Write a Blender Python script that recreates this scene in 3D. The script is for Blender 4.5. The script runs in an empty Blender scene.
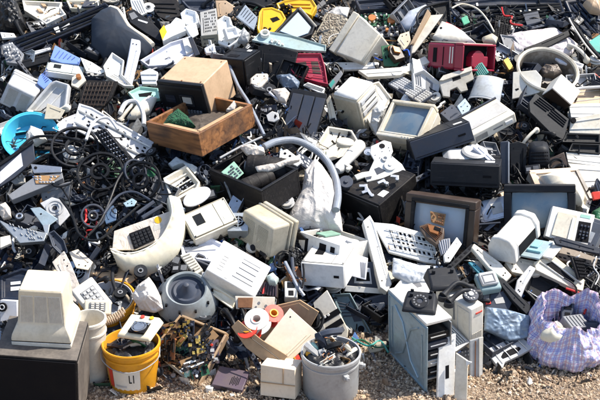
import bpy, math, random
import numpy as np
from mathutils import Matrix, Vector, Euler, noise
R = math.radians
rnd = random.Random(11)
C = bpy.context.scene.collection
scene = bpy.context.scene

# ------------------------------------------------------------------ camera
CAM = np.array([0.0, 0.0, 3.35]); PITCH = R(24.0); FPX = 1073.0
RT = np.array([1.0, 0, 0]); UPV = np.array([0, math.sin(PITCH), math.cos(PITCH)]); FW = np.array([0, math.cos(PITCH), -math.sin(PITCH)])
cd = bpy.data.cameras.new('camera'); cd.sensor_width = 36; cd.lens = FPX / 600 * 36; cd.clip_end = 500
cam = bpy.data.objects.new('camera', cd); C.objects.link(cam)
cam.location = CAM; cam.rotation_euler = (math.pi / 2 - PITCH, 0, 0)
scene.camera = cam

def ray(px, py):                                   # ray with unit depth along the view axis
    return FW + RT * ((px - 300) / FPX) + UPV * ((200 - py) / FPX)
def project(P):
    d = np.asarray(P) - CAM
    z = d @ FW
    return 300 + FPX * (d @ RT) / z, 200 - FPX * (d @ UPV) / z, z
def toe(x):                                        # where the heap meets the gravel
    return 5.12 + 0.44 * math.exp(-((x - 0.38) / 0.34) ** 2) + 0.20 / (1 + math.exp(-(x - 0.9) * 4))
def heap(x, y):
    s = y - toe(x)
    if s <= 0: return 0.0
    a = min(s, 0.5); z = 0.30 * (a / 0.5) ** 0.8 * 1.0
    if s > 0.5: z += (min(s, 3.6) - 0.5) * 0.40
    if s > 3.6: z += (min(s, 9) - 3.6) * 0.10
    return z
def hit(px, py, lift=0.0):                         # point where the sight line meets the heap's mean surface
    r = ray(px, py); t = 4.0
    while t < 30:
        p = CAM + r * t
        if p[2] <= heap(p[0], p[1]) + lift: break
        t += 0.01
    return p, t

# ------------------------------------------------------------------ pose of a boxy thing from the corners one sees
def rotv(w):                                       # batch Rodrigues (n,3)->(n,3,3)
    th = np.linalg.norm(w, axis=1) + 1e-12; k = w / th[:, None]
    K = np.zeros((len(w), 3, 3)); K[:, 0, 1] = -k[:, 2]; K[:, 0, 2] = k[:, 1]; K[:, 1, 0] = k[:, 2]; K[:, 1, 2] = -k[:, 0]; K[:, 2, 0] = -k[:, 1]; K[:, 2, 1] = k[:, 0]
    s = np.sin(th)[:, None, None]; c = (1 - np.cos(th))[:, None, None]
    return np.eye(3)[None] + s * K + c * (K @ K)
_rs = np.random.RandomState(5)
_q = _rs.normal(size=(40, 4)); _q /= np.linalg.norm(_q, axis=1)[:, None]
STARTS = [2 * math.acos(min(1, abs(q[0]))) * (q[1:] * np.sign(q[0])) / (np.linalg.norm(q[1:]) + 1e-9) for q in _q]
STARTS += [np.array([0, 0, a]) + 1e-3 for a in np.linspace(0, 2 * math.pi, 9)[:-1] - math.pi]
STARTS = np.array(STARTS)
AX = {'x': 0, 'y': 1, 'z': 2}
def code(k):
    if isinstance(k, str): return [{'-': -1.0, '+': 1.0, '0': 0.0}[c] for c in k]
    return list(k)
def fit(obs, size, lift=0.0, up=None, upw=6.0, vis='', ground=False, sw=7.0, dw=10.0):
    """obs: {corner code: (px,py)}; size: rough (w,d,h) in metres -> rotation matrix, centre, size"""
    K = np.array([code(k) for k in obs]); U = np.array([obs[k] for k in obs], float)
    size = np.array(size, float)
    mx, my = U.mean(0)
    p0, d0 = hit(mx, my); d0 -= lift
    n = len(STARTS)
    X = np.zeros((n, 9)); X[:, :3] = CAM + ray(mx, my) * d0; X[:, 3:6] = STARTS
    def res(X):
        Rm = rotv(X[:, 3:6]); S = size * np.exp(X[:, 6:9])
        loc = 0.5 * K[None] * S[:, None, :]
        P = X[:, None, :3] + np.einsum('nij,nkj->nki', Rm, loc) - CAM
        z = np.maximum(P @ FW, 0.3)
        u = 300 + FPX * (P @ RT) / z; v = 200 - FPX * (P @ UPV) / z
        out = [u - U[:, 0], v - U[:, 1], X[:, 6:9] * sw]
        if ground:
            low = X[:, 2] - 0.5 * np.sum(np.abs(Rm[:, 2, :]) * S, axis=1)
            out.append((low * 200)[:, None])
        else:
            out.append((((X[:, :3] - CAM) @ FW - d0) * dw)[:, None])
        if up:
            for a, v3 in up.items():
                out.append((Rm[:, :, AX[a]] - np.array(v3) / np.linalg.norm(v3)) * upw)
        return np.concatenate(out, axis=1)
    lam = np.full(n, 1.0)
    r = res(X); c = (r ** 2).sum(1)
    for it in range(22):
        J = np.zeros((n, r.shape[1], 9))
        for i in range(9):
            Y = X.copy(); Y[:, i] += 1e-5; J[:, :, i] = (res(Y) - r) / 1e-5
        A = np.einsum('nki,nkj->nij', J, J); g = np.einsum('nki,nk->ni', J, r)
        A += lam[:, None, None] * (np.eye(9)[None] * (np.einsum('nii->ni', A)[:, None, :] * 0.1 + 0.1))
        dx = -np.linalg.solve(A, g[:, :, None])[:, :, 0]
        Y = X + np.clip(dx, -0.7, 0.7); ry = res(Y); cy = (ry ** 2).sum(1)
        ok = cy < c
        X[ok] = Y[ok]; r[ok] = ry[ok]; c[ok] = cy[ok]
        lam = np.where(ok, lam * 0.3, lam * 4)
    Rm = rotv(X[:, 3:6])
    pen = c.copy()
    view = X[:, :3] - CAM
    for i in range(0, len(vis), 2):
        s = 1 if vis[i] == '+' else -1
        dt = s * np.einsum('nj,nj->n', Rm[:, :, AX[vis[i + 1]]], view)
        pen += np.where(dt > 0, 400.0, 0.0)
    b = int(np.argmin(pen))
    FITLOG.append((float(pen[b]), float(np.abs(X[b, 6:9]).max())))
    return Rm[b], X[b, :3], size * np.exp(X[b, 6:9])
FITLOG = []

# ------------------------------------------------------------------ mesh builder
class MB:
    def __init__(s): s.v = []; s.f = []; s.M = Matrix()
    def at(s, loc=(0, 0, 0), rot=(0, 0, 0)):
        s.M = Matrix.Translation(loc) @ Euler([R(a) for a in rot]).to_matrix().to_4x4(); return s
    def add(s, vs, fs):
        b = len(s.v); M = s.M
        s.v += [tuple(M @ Vector(p)) for p in vs]; s.f += [tuple(b + i for i in f) for f in fs]; return s
    def hexa(s, c):                                # 8 corners: bottom 4 ccw, top 4 ccw
        return s.add(c, [(3, 2, 1, 0), (4, 5, 6, 7), (0, 1, 5, 4), (1, 2, 6, 5), (2, 3, 7, 6), (3, 0, 4, 7)])
    def box(s, c, d):
        x, y, z = c; a, b, e = d[0] / 2, d[1] / 2, d[2] / 2
        return s.hexa([(x - a, y - b, z - e), (x + a, y - b, z - e), (x + a, y + b, z - e), (x - a, y + b, z - e),
                       (x - a, y - b, z + e), (x + a, y - b, z + e), (x + a, y + b, z + e), (x - a, y + b, z + e)])
    def frus_y(s, y0, w0, z00, z01, y1, w1, z10, z11):   # tapering along +y
        return s.hexa([(-w0 / 2, y0, z00), (w0 / 2, y0, z00), (w1 / 2, y1, z10), (-w1 / 2, y1, z10),
                       (-w0 / 2, y0, z01), (w0 / 2, y0, z01), (w1 / 2, y1, z11), (-w1 / 2, y1, z11)])
    def lathe(s, prof, n=28, c=(0, 0, 0), axis='z', cap=True, sx=1.0, sy=1.0):
        vs = []; fs = []
        for r, z in prof:
            for i in range(n):
                a = 2 * math.pi * i / n; p = (r * math.cos(a) * sx, r * math.sin(a) * sy, z)
                if axis == 'y': p = (p[0], -p[2], p[1])
                if axis == 'x': p = (p[2], p[1], -p[0])
                vs.append((p[0] + c[0], p[1] + c[1], p[2] + c[2]))
        m = len(prof)
        for j in range(m - 1):
            for i in range(n):
                k = (i + 1) % n; fs.append((j * n + i, j * n + k, (j + 1) * n + k, (j + 1) * n + i))
        if cap:
            if prof[0][0] > 1e-5: fs.append(tuple(range(n))[::-1])
            if prof[-1][0] > 1e-5: fs.append(tuple((m - 1) * n + i for i in range(n)))
        return s.add(vs, fs)
    def cyl(s, c, r, h, axis='z', n=24, r2=None):
        return s.lathe([(r, -h / 2), (r if r2 is None else r2, h / 2)], n, c, axis)
    def ring(s, c, ro, ri, h, axis='z', n=32):
        return s.lathe([(ri, -h / 2), (ro, -h / 2), (ro, h / 2), (ri, h / 2), (ri, -h / 2)], n, c, axis, cap=False)
    def tube(s, path, r, n=8, closed=False):
        path = [Vector(p) for p in path]; m = len(path); vs = []; fs = []
        up = Vector((0.13, 0.21, 1)).normalized()
        for i, p in enumerate(path):
            a = path[(i - 1) % m] if (i or closed) else p; b = path[(i + 1) % m] if (i < m - 1 or closed) else p
            t = (b - a).normalized() if (b - a).length > 1e-9 else Vector((0, 1, 0))
            u = t.cross(up)
            if u.length < 0.05: u = t.cross(Vector((1, 0, 0)))
            u.normalize(); w = t.cross(u)
            rr = r[i] if isinstance(r, (list, tuple)) else r
            for k in range(n):
                a_ = 2 * math.pi * k / n; vs.append(p + u * (rr * math.cos(a_)) + w * (rr * math.sin(a_)))
        for i in range(m if closed else m - 1):
            j = (i + 1) % m
            for k in range(n):
                l = (k + 1) % n; fs.append((i * n + k, i * n + l, j * n + l, j * n + k))
        if not closed: fs.append(tuple(range(n))[::-1]); fs.append(tuple((m - 1) * n + k for k in range(n)))
        return s.add(vs, fs)
    def prism(s, poly, z0, z1):
        a = sum(poly[i][0] * poly[(i + 1) % len(poly)][1] - poly[(i + 1) % len(poly)][0] * poly[i][1] for i in range(len(poly)))
        if a < 0: poly = poly[::-1]
        n = len(poly)
        vs = [(x, y, z0) for x, y in poly] + [(x, y, z1) for x, y in poly]
        fs = [tuple(range(n))[::-1], tuple(range(n, 2 * n))] + [(i, (i + 1) % n, n + (i + 1) % n, n + i) for i in range(n)]
        return s.add(vs, fs)
    def frame(s, c, w, h, t, d, plane='xz'):         # rectangular ring, t border, d thickness; sides butt end to end
        def b(u, v, a, e):
            if plane == 'xz': s.box((c[0] + u, c[1], c[2] + v), (a, d, e))
            elif plane == 'xy': s.box((c[0] + u, c[1] + v, c[2]), (a, e, d))
            else: s.box((c[0], c[1] + u, c[2] + v), (d, a, e))
        b(0, h / 2 - t / 2, w, t); b(0, -h / 2 + t / 2, w, t); b(-w / 2 + t / 2, 0, t, h - 2 * t); b(w / 2 - t / 2, 0, t, h - 2 * t)
        return s
    def mesh(s, name, sharp=34):
        me = bpy.data.meshes.new(name); me.from_pydata(s.v, [], s.f); me.validate(); me.update()
        me.polygons.foreach_set('use_smooth', [True] * len(me.polygons)); me.set_sharp_from_angle(angle=R(sharp))
        return me

def put(name, mb, mat, parent=None, bev=0.0, sharp=34, label=None):
    me = mb.mesh(name, sharp); me.materials.append(mat)
    o = bpy.data.objects.new(name, me); C.objects.link(o)
    if parent is not None: o.parent = parent
    if bev > 0:
        m = o.modifiers.new('edge', 'BEVEL'); m.width = bev; m.segments = 2; m.limit_method = 'ANGLE'; m.angle_limit = R(40)
    if label: o['label'] = label
    return o

MASK = np.zeros((100, 150), int)                    # picture area that hand-placed things cover, 4 px cells
REFS = []                                           # (px, py, short unique wording)
def cover(pts):
    pts = np.array(pts, float)
    x0, y0 = pts.min(0); x1, y1 = pts.max(0)
    # convex hull test
    P = sorted(map(tuple, pts)); 
    def half(P):
        h = []
        for p in P:
            while len(h) > 1 and (h[-1][0] - h[-2][0]) * (p[1] - h[-2][1]) - (h[-1][1] - h[-2][1]) * (p[0] - h[-2][0]) <= 0: h.pop()
            h.append(p)
        return h[:-1]
    H = half(P) + half(P[::-1])
    for j in range(max(0, int(y0 // 4)), min(100, int(y1 // 4) + 1)):
        for i in range(max(0, int(x0 // 4)), min(150, int(x1 // 4) + 1)):
            x, y = i * 4 + 2, j * 4 + 2
            if all((H[(k + 1) % len(H)][0] - H[k][0]) * (y - H[k][1]) - (H[(k + 1) % len(H)][1] - H[k][1]) * (x - H[k][0]) >= -1 for k in range(len(H))):
                MASK[j, i] += 1
LABELS = {}
def empty(name, M, label, cat, group=None):
    o = bpy.data.objects.new(name, None); C.objects.link(o); o.matrix_world = M; o.empty_display_size = 0.05
    tag(o, label, cat, group); return o
RENAME = {'car_panel': 'car_bodywork', 'printer_frame': 'printer_skeleton', 'chassis_frame': 'metal_chassis', 'machine_front': 'machine_cover', 'black_panel': 'black_board', 'wooden_drawer': 'wooden_tray', 'telephone_base': 'desk_telephone', 'monitor_back': 'vented_monitor', 'plastic_panel': 'plastic_corner', 'flat_panel': 'flat_sheet', 'slotted_lid': 'slotted_plate', 'front_bezel': 'computer_fascia', 'power_cord': 'power_cable', 'coiled_cord': 'telephone_cable',
    'case_panel': 'plain_sheet', 'case_frame': 'case_skeleton', 'case_top': 'metal_cover', 'plastic_cap': 'plastic_piece', 'keypad_panel': 'keypad_plate', 'slatted_panel': 'slatted_board', 'black_frame': 'slatted_frame_grid', 'oval_lid': 'oval_plate', 'grey_lid': 'printed_plate', 'pillar_panel': 'tall_board', 'black_side': 'black_box', 'brown_panel': 'wood_board', 'monitor_frame': 'monitor_housing',
    'grey_foot': 'curved_strut', 'side_cover': 'narrow_cover', 'drive_frame': 'notched_bracket', 'teal_panel': 'curved_sheet', 'black_blade': 'black_trim', 'vacuum_cleaner_lid': 'moulded_cover', 'cabinet_leaf': 'metal_leaf', 'black_hood': 'hood_piece', 'flat_cable': 'ribbon_cable', 'grey_tube_end': 'tube_piece'}
def tag(o, label, cat, group=None, kind=None):
    b_ = o.name.split('.')[0]
    if b_ in RENAME: o.name = RENAME[b_]
    if label:
        LABELS[label] = 1
        o['label'] = label
    if cat: o['category'] = cat
    if group: o['group'] = group
    if kind: o['kind'] = kind
def note(M, ref):
    if ref:
        x, y, _ = project(np.array(M.translation)); REFS.append((x, y, ref))
def placed(obs, size, **k):
    """matrix at the base centre of the fitted box, and its size"""
    Rm, c, S = fit(obs, size, **k)
    base = c - Rm[:, 2] * S[2] / 2
    M = Matrix([[Rm[i, 0], Rm[i, 1], Rm[i, 2], base[i]] for i in range(3)] + [[0, 0, 0, 1]])
    pts = []
    for a in (-1, 1):
        for b in (-1, 1):
            for e in (-1, 1):
                u, v, _ = project(c + Rm @ (np.array([a, b, e]) * S / 2)); pts.append((u, v))
    cover(pts)
    return M, S
class Flat:
    """a plane through the sight line of a pixel, with a chosen normal; px() gives local coordinates of picture points on it"""
    def __init__(s, cx, cy, n, lift=0.0):
        s.o, t = hit(cx, cy); s.o = CAM + ray(cx, cy) * (t - lift)
        n = np.array(n, float); n /= np.linalg.norm(n); s.n = n
        if n @ (s.o - CAM) > 0: n = -n; s.n = n
        x = np.cross([0, 0, 1.0], n); 
        if np.linalg.norm(x) < 1e-3: x = np.array([1.0, 0, 0])
        x /= np.linalg.norm(x); y = np.cross(n, x); s.x, s.y = x, y
        s.M = Matrix([[x[i], y[i], n[i], s.o[i]] for i in range(3)] + [[0, 0, 0, 1]])
    def px(s, pts):
        out = []
        for u, v in pts:
            r = ray(u, v); t = ((s.o - CAM) @ s.n) / (r @ s.n); P = CAM + r * t - s.o
            out.append((float(P @ s.x), float(P @ s.y)))
        return out
def hitpts(pts, lift):
    out = []
    for p in pts:
        l = p[2] if len(p) > 2 else lift
        _, t = hit(p[0], p[1]); out.append(Vector(CAM + ray(p[0], p[1]) * (t - l)))
    return out
def spline(pts, n=6, closed=False):
    out = []; m = len(pts)
    for i in range(m if closed else m - 1):
        g = (lambda k: pts[k % m]) if closed else (lambda k: pts[max(0, min(m - 1, k))])
        p0, p1, p2, p3 = g(i - 1), g(i), g(i + 1), g(i + 2)
        for k in range(n):
            t = k / n
            out.append(0.5 * ((2 * p1) + (p2 - p0) * t + (2 * p0 - 5 * p1 + 4 * p2 - p3) * t * t + (3 * p1 - p0 - 3 * p2 + p3) * t ** 3))
    if not closed: out.append(pts[-1])
    return out
# ------------------------------------------------------------------ materials
MATS = {}
def _mat(name):
    m = bpy.data.materials.new(name); m.use_nodes = True; nt = m.node_tree
    return m, nt, nt.nodes['Principled BSDF']
def N(nt, t, **k):
    n = nt.nodes.new(t)
    for a, b in k.items():
        if a.startswith('i_'): n.inputs[int(a[2:]) if a[2:].isdigit() else a[2:]].default_value = b
        else: setattr(n, a, b)
    return n
def coords(nt, scale=1.0):
    tc = N(nt, 'ShaderNodeTexCoord'); oi = N(nt, 'ShaderNodeObjectInfo')
    mu = N(nt, 'ShaderNodeVectorMath', operation='MULTIPLY_ADD')
    cb = N(nt, 'ShaderNodeCombineXYZ'); m1 = N(nt, 'ShaderNodeMath', operation='MULTIPLY'); m1.inputs[1].default_value = 37.0
    nt.links.new(oi.outputs['Random'], m1.inputs[0]); nt.links.new(m1.outputs[0], cb.inputs[0]); nt.links.new(m1.outputs[0], cb.inputs[2])
    nt.links.new(tc.outputs['Object'], mu.inputs[0]); mu.inputs[1].default_value = (scale,) * 3; nt.links.new(cb.outputs[0], mu.inputs[2])
    return mu.outputs[0], oi.outputs['Random'], tc
def ramp(nt, src, stops):
    r = N(nt, 'ShaderNodeValToRGB'); e = r.color_ramp.elements
    e[0].position, e[0].color = stops[0][0], (*stops[0][1], 1) if not isinstance(stops[0][1], float) else (stops[0][1],) * 3 + (1,)
    e[1].position, e[1].color = stops[-1][0], (*stops[-1][1], 1) if not isinstance(stops[-1][1], float) else (stops[-1][1],) * 3 + (1,)
    for p, c in stops[1:-1]:
        x = e.new(p); x.color = (*c, 1) if not isinstance(c, float) else (c, c, c, 1)
    nt.links.new(src, r.inputs[0]); return r.outputs['Color']
def mix(nt, f, a, b, bt='MIX'):
    m = N(nt, 'ShaderNodeMix', data_type='RGBA', blend_type=bt)
    for s, v in ((m.inputs[0], f), (m.inputs[6], a), (m.inputs[7], b)):
        if hasattr(v, 'links') or isinstance(v, bpy.types.NodeSocket): nt.links.new(v, s)
        elif isinstance(v, (int, float)): s.default_value = v
        else: s.default_value = (*v, 1)
    return m.outputs[2]
def surf(name, col, rough=0.45, dirt=0.35, metal=0.0, dirtc=(0.10, 0.075, 0.05), bump=0.15, vary=0.12, spec=0.5, scratch=0.0, sc=1.0, blot=None):
    if name in MATS: return MATS[name]
    m, nt, bs = _mat(name)
    co, rn, tc = coords(nt)
    n1 = N(nt, 'ShaderNodeTexNoise', i_Scale=7.0 * sc, i_Detail=6.0, i_Roughness=0.65); nt.links.new(co, n1.inputs['Vector'])
    n2 = N(nt, 'ShaderNodeTexNoise', i_Scale=60.0 * sc, i_Detail=3.0); nt.links.new(co, n2.inputs['Vector'])
    n3 = N(nt, 'ShaderNodeTexNoise', i_Scale=22.0 * sc, i_Detail=5.0, i_Distortion=1.2); nt.links.new(co, n3.inputs['Vector'])
    hs = N(nt, 'ShaderNodeHueSaturation'); hs.inputs['Color'].default_value = (*col, 1)
    mr = N(nt, 'ShaderNodeMapRange'); nt.links.new(rn, mr.inputs[0]); mr.inputs[3].default_value = 1 - vary; mr.inputs[4].default_value = 1 + vary * 0.6
    nt.links.new(mr.outputs[0], hs.inputs['Value'])
    c = hs.outputs[0]
    c = mix(nt, ramp(nt, n1.outputs[0], [(0.46, 0.0), (0.72, min(1.0, dirt * 1.1))]), c, dirtc)
    if max(col) > .4 and metal == 0 and max(col) - min(col) < .3:
        n4 = N(nt, 'ShaderNodeTexNoise', i_Scale=1.7, i_Detail=4.0, i_Roughness=0.6); nt.links.new(co, n4.inputs['Vector'])
        c = mix(nt, ramp(nt, n4.outputs[0], [(0.45, 0.0), (0.68, 0.55)]), c, (col[0] * .92, col[1] * .80, col[2] * .56))
    c = mix(nt, ramp(nt, n3.outputs[0], [(0.60, 0.0), (0.78, min(1.0, dirt * .9))]), c, tuple(x * 0.7 for x in dirtc))
    c = mix(nt, ramp(nt, n2.outputs[0], [(0.3, dirt * 0.35), (0.55, 0.0)]), c, dirtc)
    if scratch > 0:
        mp = N(nt, 'ShaderNodeMapping'); mp.inputs['Scale'].default_value = (3, 90, 40); mp.inputs['Rotation'].default_value = (0.4, 0.5, 0.7); nt.links.new(co, mp.inputs[0])
        ns = N(nt, 'ShaderNodeTexNoise', i_Scale=1.5, i_Detail=4.0); nt.links.new(mp.outputs[0], ns.inputs['Vector'])
        c = mix(nt, ramp(nt, ns.outputs[0], [(0.60, 0.0), (0.68, scratch)]), c, tuple(min(0.6, x * 2.5 + 0.12) for x in col))
    if blot is not None:
        nb = N(nt, 'ShaderNodeTexNoise', i_Scale=3.2, i_Detail=5.0, i_Roughness=0.7); nt.links.new(co, nb.inputs['Vector'])
        c = mix(nt, ramp(nt, nb.outputs[0], [(0.52, 0.0), (0.6, 0.85)]), c, blot)
    nt.links.new(c, bs.inputs['Base Color'])
    rr = N(nt, 'ShaderNodeMapRange'); nt.links.new(n1.outputs[0], rr.inputs[0]); rr.inputs[3].default_value = max(0.05, rough - 0.18); rr.inputs[4].default_value = min(1, rough + 0.25)
    nt.links.new(rr.outputs[0], bs.inputs['Roughness'])
    bs.inputs['Metallic'].default_value = metal; bs.inputs['Specular IOR Level'].default_value = spec
    if bump:
        b = N(nt, 'ShaderNodeBump', i_Strength=bump, i_Distance=0.004); nt.links.new(n3.outputs[0], b.inputs['Height']); nt.links.new(b.outputs[0], bs.inputs['Normal'])
    MATS[name] = m; return m
P = surf
white = P('white_plastic', (0.79, 0.785, 0.76), dirt=0.26)
cream = P('cream_plastic', (0.74, 0.69, 0.59), dirt=0.3)
ivory = P('ivory_plastic', (0.74, 0.69, 0.55), dirt=0.17)
beige = P('beige_plastic', (0.48, 0.44, 0.35), dirt=0.32)
lgrey = P('light_grey_plastic', (0.54, 0.55, 0.57), dirt=0.28)
warmg = P('warm_grey_plastic', (0.44, 0.42, 0.38), dirt=0.4)
mgrey = P('mid_grey_plastic', (0.19, 0.20, 0.22), dirt=0.35)
slate = P('slate_plastic', (0.040, 0.050, 0.074), dirt=0.2, rough=0.5, spec=.3)
dgrey = P('dark_grey_plastic', (0.015, 0.017, 0.022), dirt=0.25, rough=0.5, scratch=0.1, spec=.18, dirtc=(.05, .045, .04))
black = P('black_plastic', (0.008, 0.009, 0.011), dirt=0.2, rough=0.42, scratch=0.1, spec=.2, dirtc=(.035, .03, .03))
bblack = P('dusty_black_plastic', (0.013, 0.012, 0.013), dirt=0.3, rough=0.55, dirtc=(0.07, 0.06, 0.05), scratch=0.15, spec=.18)
navy = P('dark_blue_plastic', (0.010, 0.017, 0.034), dirt=0.2, rough=0.4, scratch=0.15, spec=.25)
lilac = P('lilac_white_plastic', (0.66, 0.68, 0.77), dirt=0.14)
bluep = P('light_blue_plastic', (0.20, 0.32, 0.74), dirt=0.15)
cyan = P('sky_blue_plastic', (0.07, 0.50, 0.74), dirt=0.12, rough=0.3)
mint = P('mint_plastic', (0.35, 0.62, 0.56), dirt=0.2)
teal = P('teal_plastic', (0.03, 0.32, 0.27), dirt=0.25)
red = P('dark_red_plastic', (0.30, 0.018, 0.045), dirt=0.15, rough=0.35, dirtc=(0.12, 0.05, 0.05))
bred = P('bright_red_plastic', (0.72, 0.06, 0.035), dirt=0.12, rough=0.3)
yellow = P('yellow_plastic', (0.80, 0.45, 0.015), dirt=0.12, rough=0.35)
orange = P('yellow_bucket_plastic', (0.80, 0.36, 0.015), dirt=0.34, rough=0.4, dirtc=(0.30, 0.12, 0.03))
brown = P('dark_brown_plastic', (0.045, 0.028, 0.02), dirt=0.25, rough=0.4)
purple = P('dark_purple_plastic', (0.075, 0.05, 0.075), dirt=0.4)
tan = P('tan_painted_metal', (0.58, 0.40, 0.25), dirt=0.3, rough=0.5, dirtc=(0.2, 0.12, 0.06))
tanp = P('tan_plastic', (0.50, 0.36, 0.24), dirt=0.35)
steel = P('galvanised_steel', (0.46, 0.50, 0.53), rough=0.42, metal=0.75, dirt=0.3, vary=0.15)
bsteel = P('blue_grey_steel', (0.40, 0.52, 0.58), rough=0.42, metal=0.45, dirt=0.3, vary=0.08, scratch=0.3)
csteel = P('crushed_blue_steel', (0.16, 0.22, 0.30), rough=0.5, metal=0.4, dirt=0.4, bump=0.6, scratch=0.3)
chrome = P('bare_metal', (0.62, 0.64, 0.66), rough=0.28, metal=0.9, dirt=0.3)
zinc = P('dull_zinc', (0.42, 0.43, 0.44), rough=0.55, metal=0.35, dirt=0.35, dirtc=(0.22, 0.19, 0.16))
rust = P('rusty_steel', (0.28, 0.13, 0.06), rough=0.7, metal=0.3, dirt=0.6, dirtc=(0.10, 0.04, 0.02))
copper = P('copper_winding', (0.55, 0.22, 0.08), rough=0.4, metal=0.7, dirt=0.3)
card = P('cardboard', (0.50, 0.34, 0.20), rough=0.8, dirt=0.25, spec=0.1)
cardw = P('white_cardboard', (0.76, 0.66, 0.54), rough=0.75, dirt=0.16, spec=0.15)
paper = P('paper', (0.80, 0.80, 0.78), rough=0.8, dirt=0.15, spec=0.1)
foam = P('polystyrene_foam', (0.84, 0.86, 0.88), rough=0.9, dirt=0.06, spec=0.1, vary=0.04)
hose = P('grey_hose_rubber', (0.24, 0.27, 0.32), dirt=0.25, rough=0.4)
gold = P('brass_metal', (0.55, 0.38, 0.10), rough=0.35, metal=0.8, dirt=0.3)
hay = P('green_pcb', (0.02, 0.13, 0.055), dirt=0.3, rough=0.4)
pcbb = P('brown_pcb', (0.30, 0.17, 0.07), dirt=0.4, rough=0.5)
pcbt = P('pale_green_pcb', (0.22, 0.40, 0.31), dirt=0.35, rough=0.5)
ink = P('black_ink', (0.006, 0.006, 0.008), dirt=0.0, rough=0.7, bump=0, vary=0, spec=.15)
blueb = P('cable_blue', (0.02, 0.10, 0.55), dirt=0.1, rough=0.35)
redb = P('cable_red', (0.55, 0.02, 0.02), dirt=0.1, rough=0.35)
def speck(name, a, b, scale=45, rough=0.9, bump=1.0, cols=None):
    m, nt, bs = _mat(name); co, rn, tc = coords(nt)
    v = N(nt, 'ShaderNodeTexVoronoi', i_Scale=float(scale)); nt.links.new(co, v.inputs['Vector'])
    n = N(nt, 'ShaderNodeTexNoise', i_Scale=scale * 0.4, i_Detail=6.0); nt.links.new(co, n.inputs['Vector'])
    sp = N(nt, 'ShaderNodeSeparateColor'); nt.links.new(v.outputs['Color'], sp.inputs[0])
    stops = cols or [(0.0, a), (1.0, b)]
    c = ramp(nt, sp.outputs[0], stops)
    c = mix(nt, ramp(nt, n.outputs[0], [(0.4, 0.0), (0.65, 0.6)]), c, tuple(x * 0.6 for x in a))
    nt.links.new(c, bs.inputs['Base Color']); bs.inputs['Roughness'].default_value = rough
    bp = N(nt, 'ShaderNodeBump', i_Strength=bump, i_Distance=0.01); nt.links.new(v.outputs['Distance'], bp.inputs['Height']); bp.invert = True
    nt.links.new(bp.outputs[0], bs.inputs['Normal']); MATS[name] = m; return m
soil = speck('gravelly_soil', (0.11, 0.075, 0.05), (0.38, 0.28, 0.19), 70)
corky = speck('crumbly_board', (0.20, 0.16, 0.12), (0.50, 0.45, 0.36), 60)
mesh_green = speck('green_scourer', (0.008, 0.05, 0.025), (0.03, 0.16, 0.07), 120)
def stone_mat():
    m, nt, bs = _mat('pebble'); g = N(nt, 'ShaderNodeNewGeometry')
    c = ramp(nt, g.outputs['Random Per Island'], [(0.0, (0.17, 0.10, 0.06)), (0.25, (0.42, 0.30, 0.19)), (0.5, (0.58, 0.45, 0.31)), (0.72, (0.28, 0.21, 0.15)), (0.88, (0.70, 0.60, 0.48)), (1.0, (0.36, 0.21, 0.12))])
    co, rn, tc = coords(nt); n = N(nt, 'ShaderNodeTexNoise', i_Scale=130.0, i_Detail=3.0); nt.links.new(co, n.inputs['Vector'])
    c = mix(nt, ramp(nt, n.outputs[0], [(0.45, 0.0), (0.7, 0.5)]), c, (0.16, 0.12, 0.08)); nt.links.new(c, bs.inputs['Base Color']); bs.inputs['Roughness'].default_value = 0.85
    return m
pebblem = stone_mat()
def bits_mat():
    m, nt, bs = _mat('mixed_bits'); g = N(nt, 'ShaderNodeNewGeometry')
    r = N(nt, 'ShaderNodeValToRGB'); r.color_ramp.interpolation = 'CONSTANT'
    cols = [(0.0, (0.012, 0.012, 0.014)), (0.40, (0.03, 0.032, 0.038)), (0.50, (0.09, 0.10, 0.12)), (0.58, (0.34, 0.35, 0.36)), (0.65, (0.66, 0.66, 0.64)), (0.73, (0.58, 0.50, 0.38)),
            (0.78, (0.26, 0.19, 0.13)), (0.83, (0.20, 0.26, 0.36)), (0.88, (0.05, 0.14, 0.08)), (0.91, (0.45, 0.24, 0.10)), (0.94, (0.10, 0.20, 0.45)), (0.955, (0.45, 0.05, 0.03)), (0.97, (0.75, 0.75, 0.72))]
    e = r.color_ramp.elements; e[0].position = 0; e[0].color = (*cols[0][1], 1); e[1].position = cols[1][0]; e[1].color = (*cols[1][1], 1)
    for p, c in cols[2:]: x = e.new(p); x.color = (*c, 1)
    nt.links.new(g.outputs['Random Per Island'], r.inputs[0])
    co, rn, tc = coords(nt); n = N(nt, 'ShaderNodeTexNoise', i_Scale=40.0, i_Detail=5.0); nt.links.new(co, n.inputs['Vector'])
    c = mix(nt, ramp(nt, n.outputs[0], [(0.45, 0.0), (0.7, 0.6)]), r.outputs[0], (0.07, 0.055, 0.04))
    nt.links.new(c, bs.inputs['Base Color']); bs.inputs['Roughness'].default_value = 0.5
    return m
bitsm = bits_mat()
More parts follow.
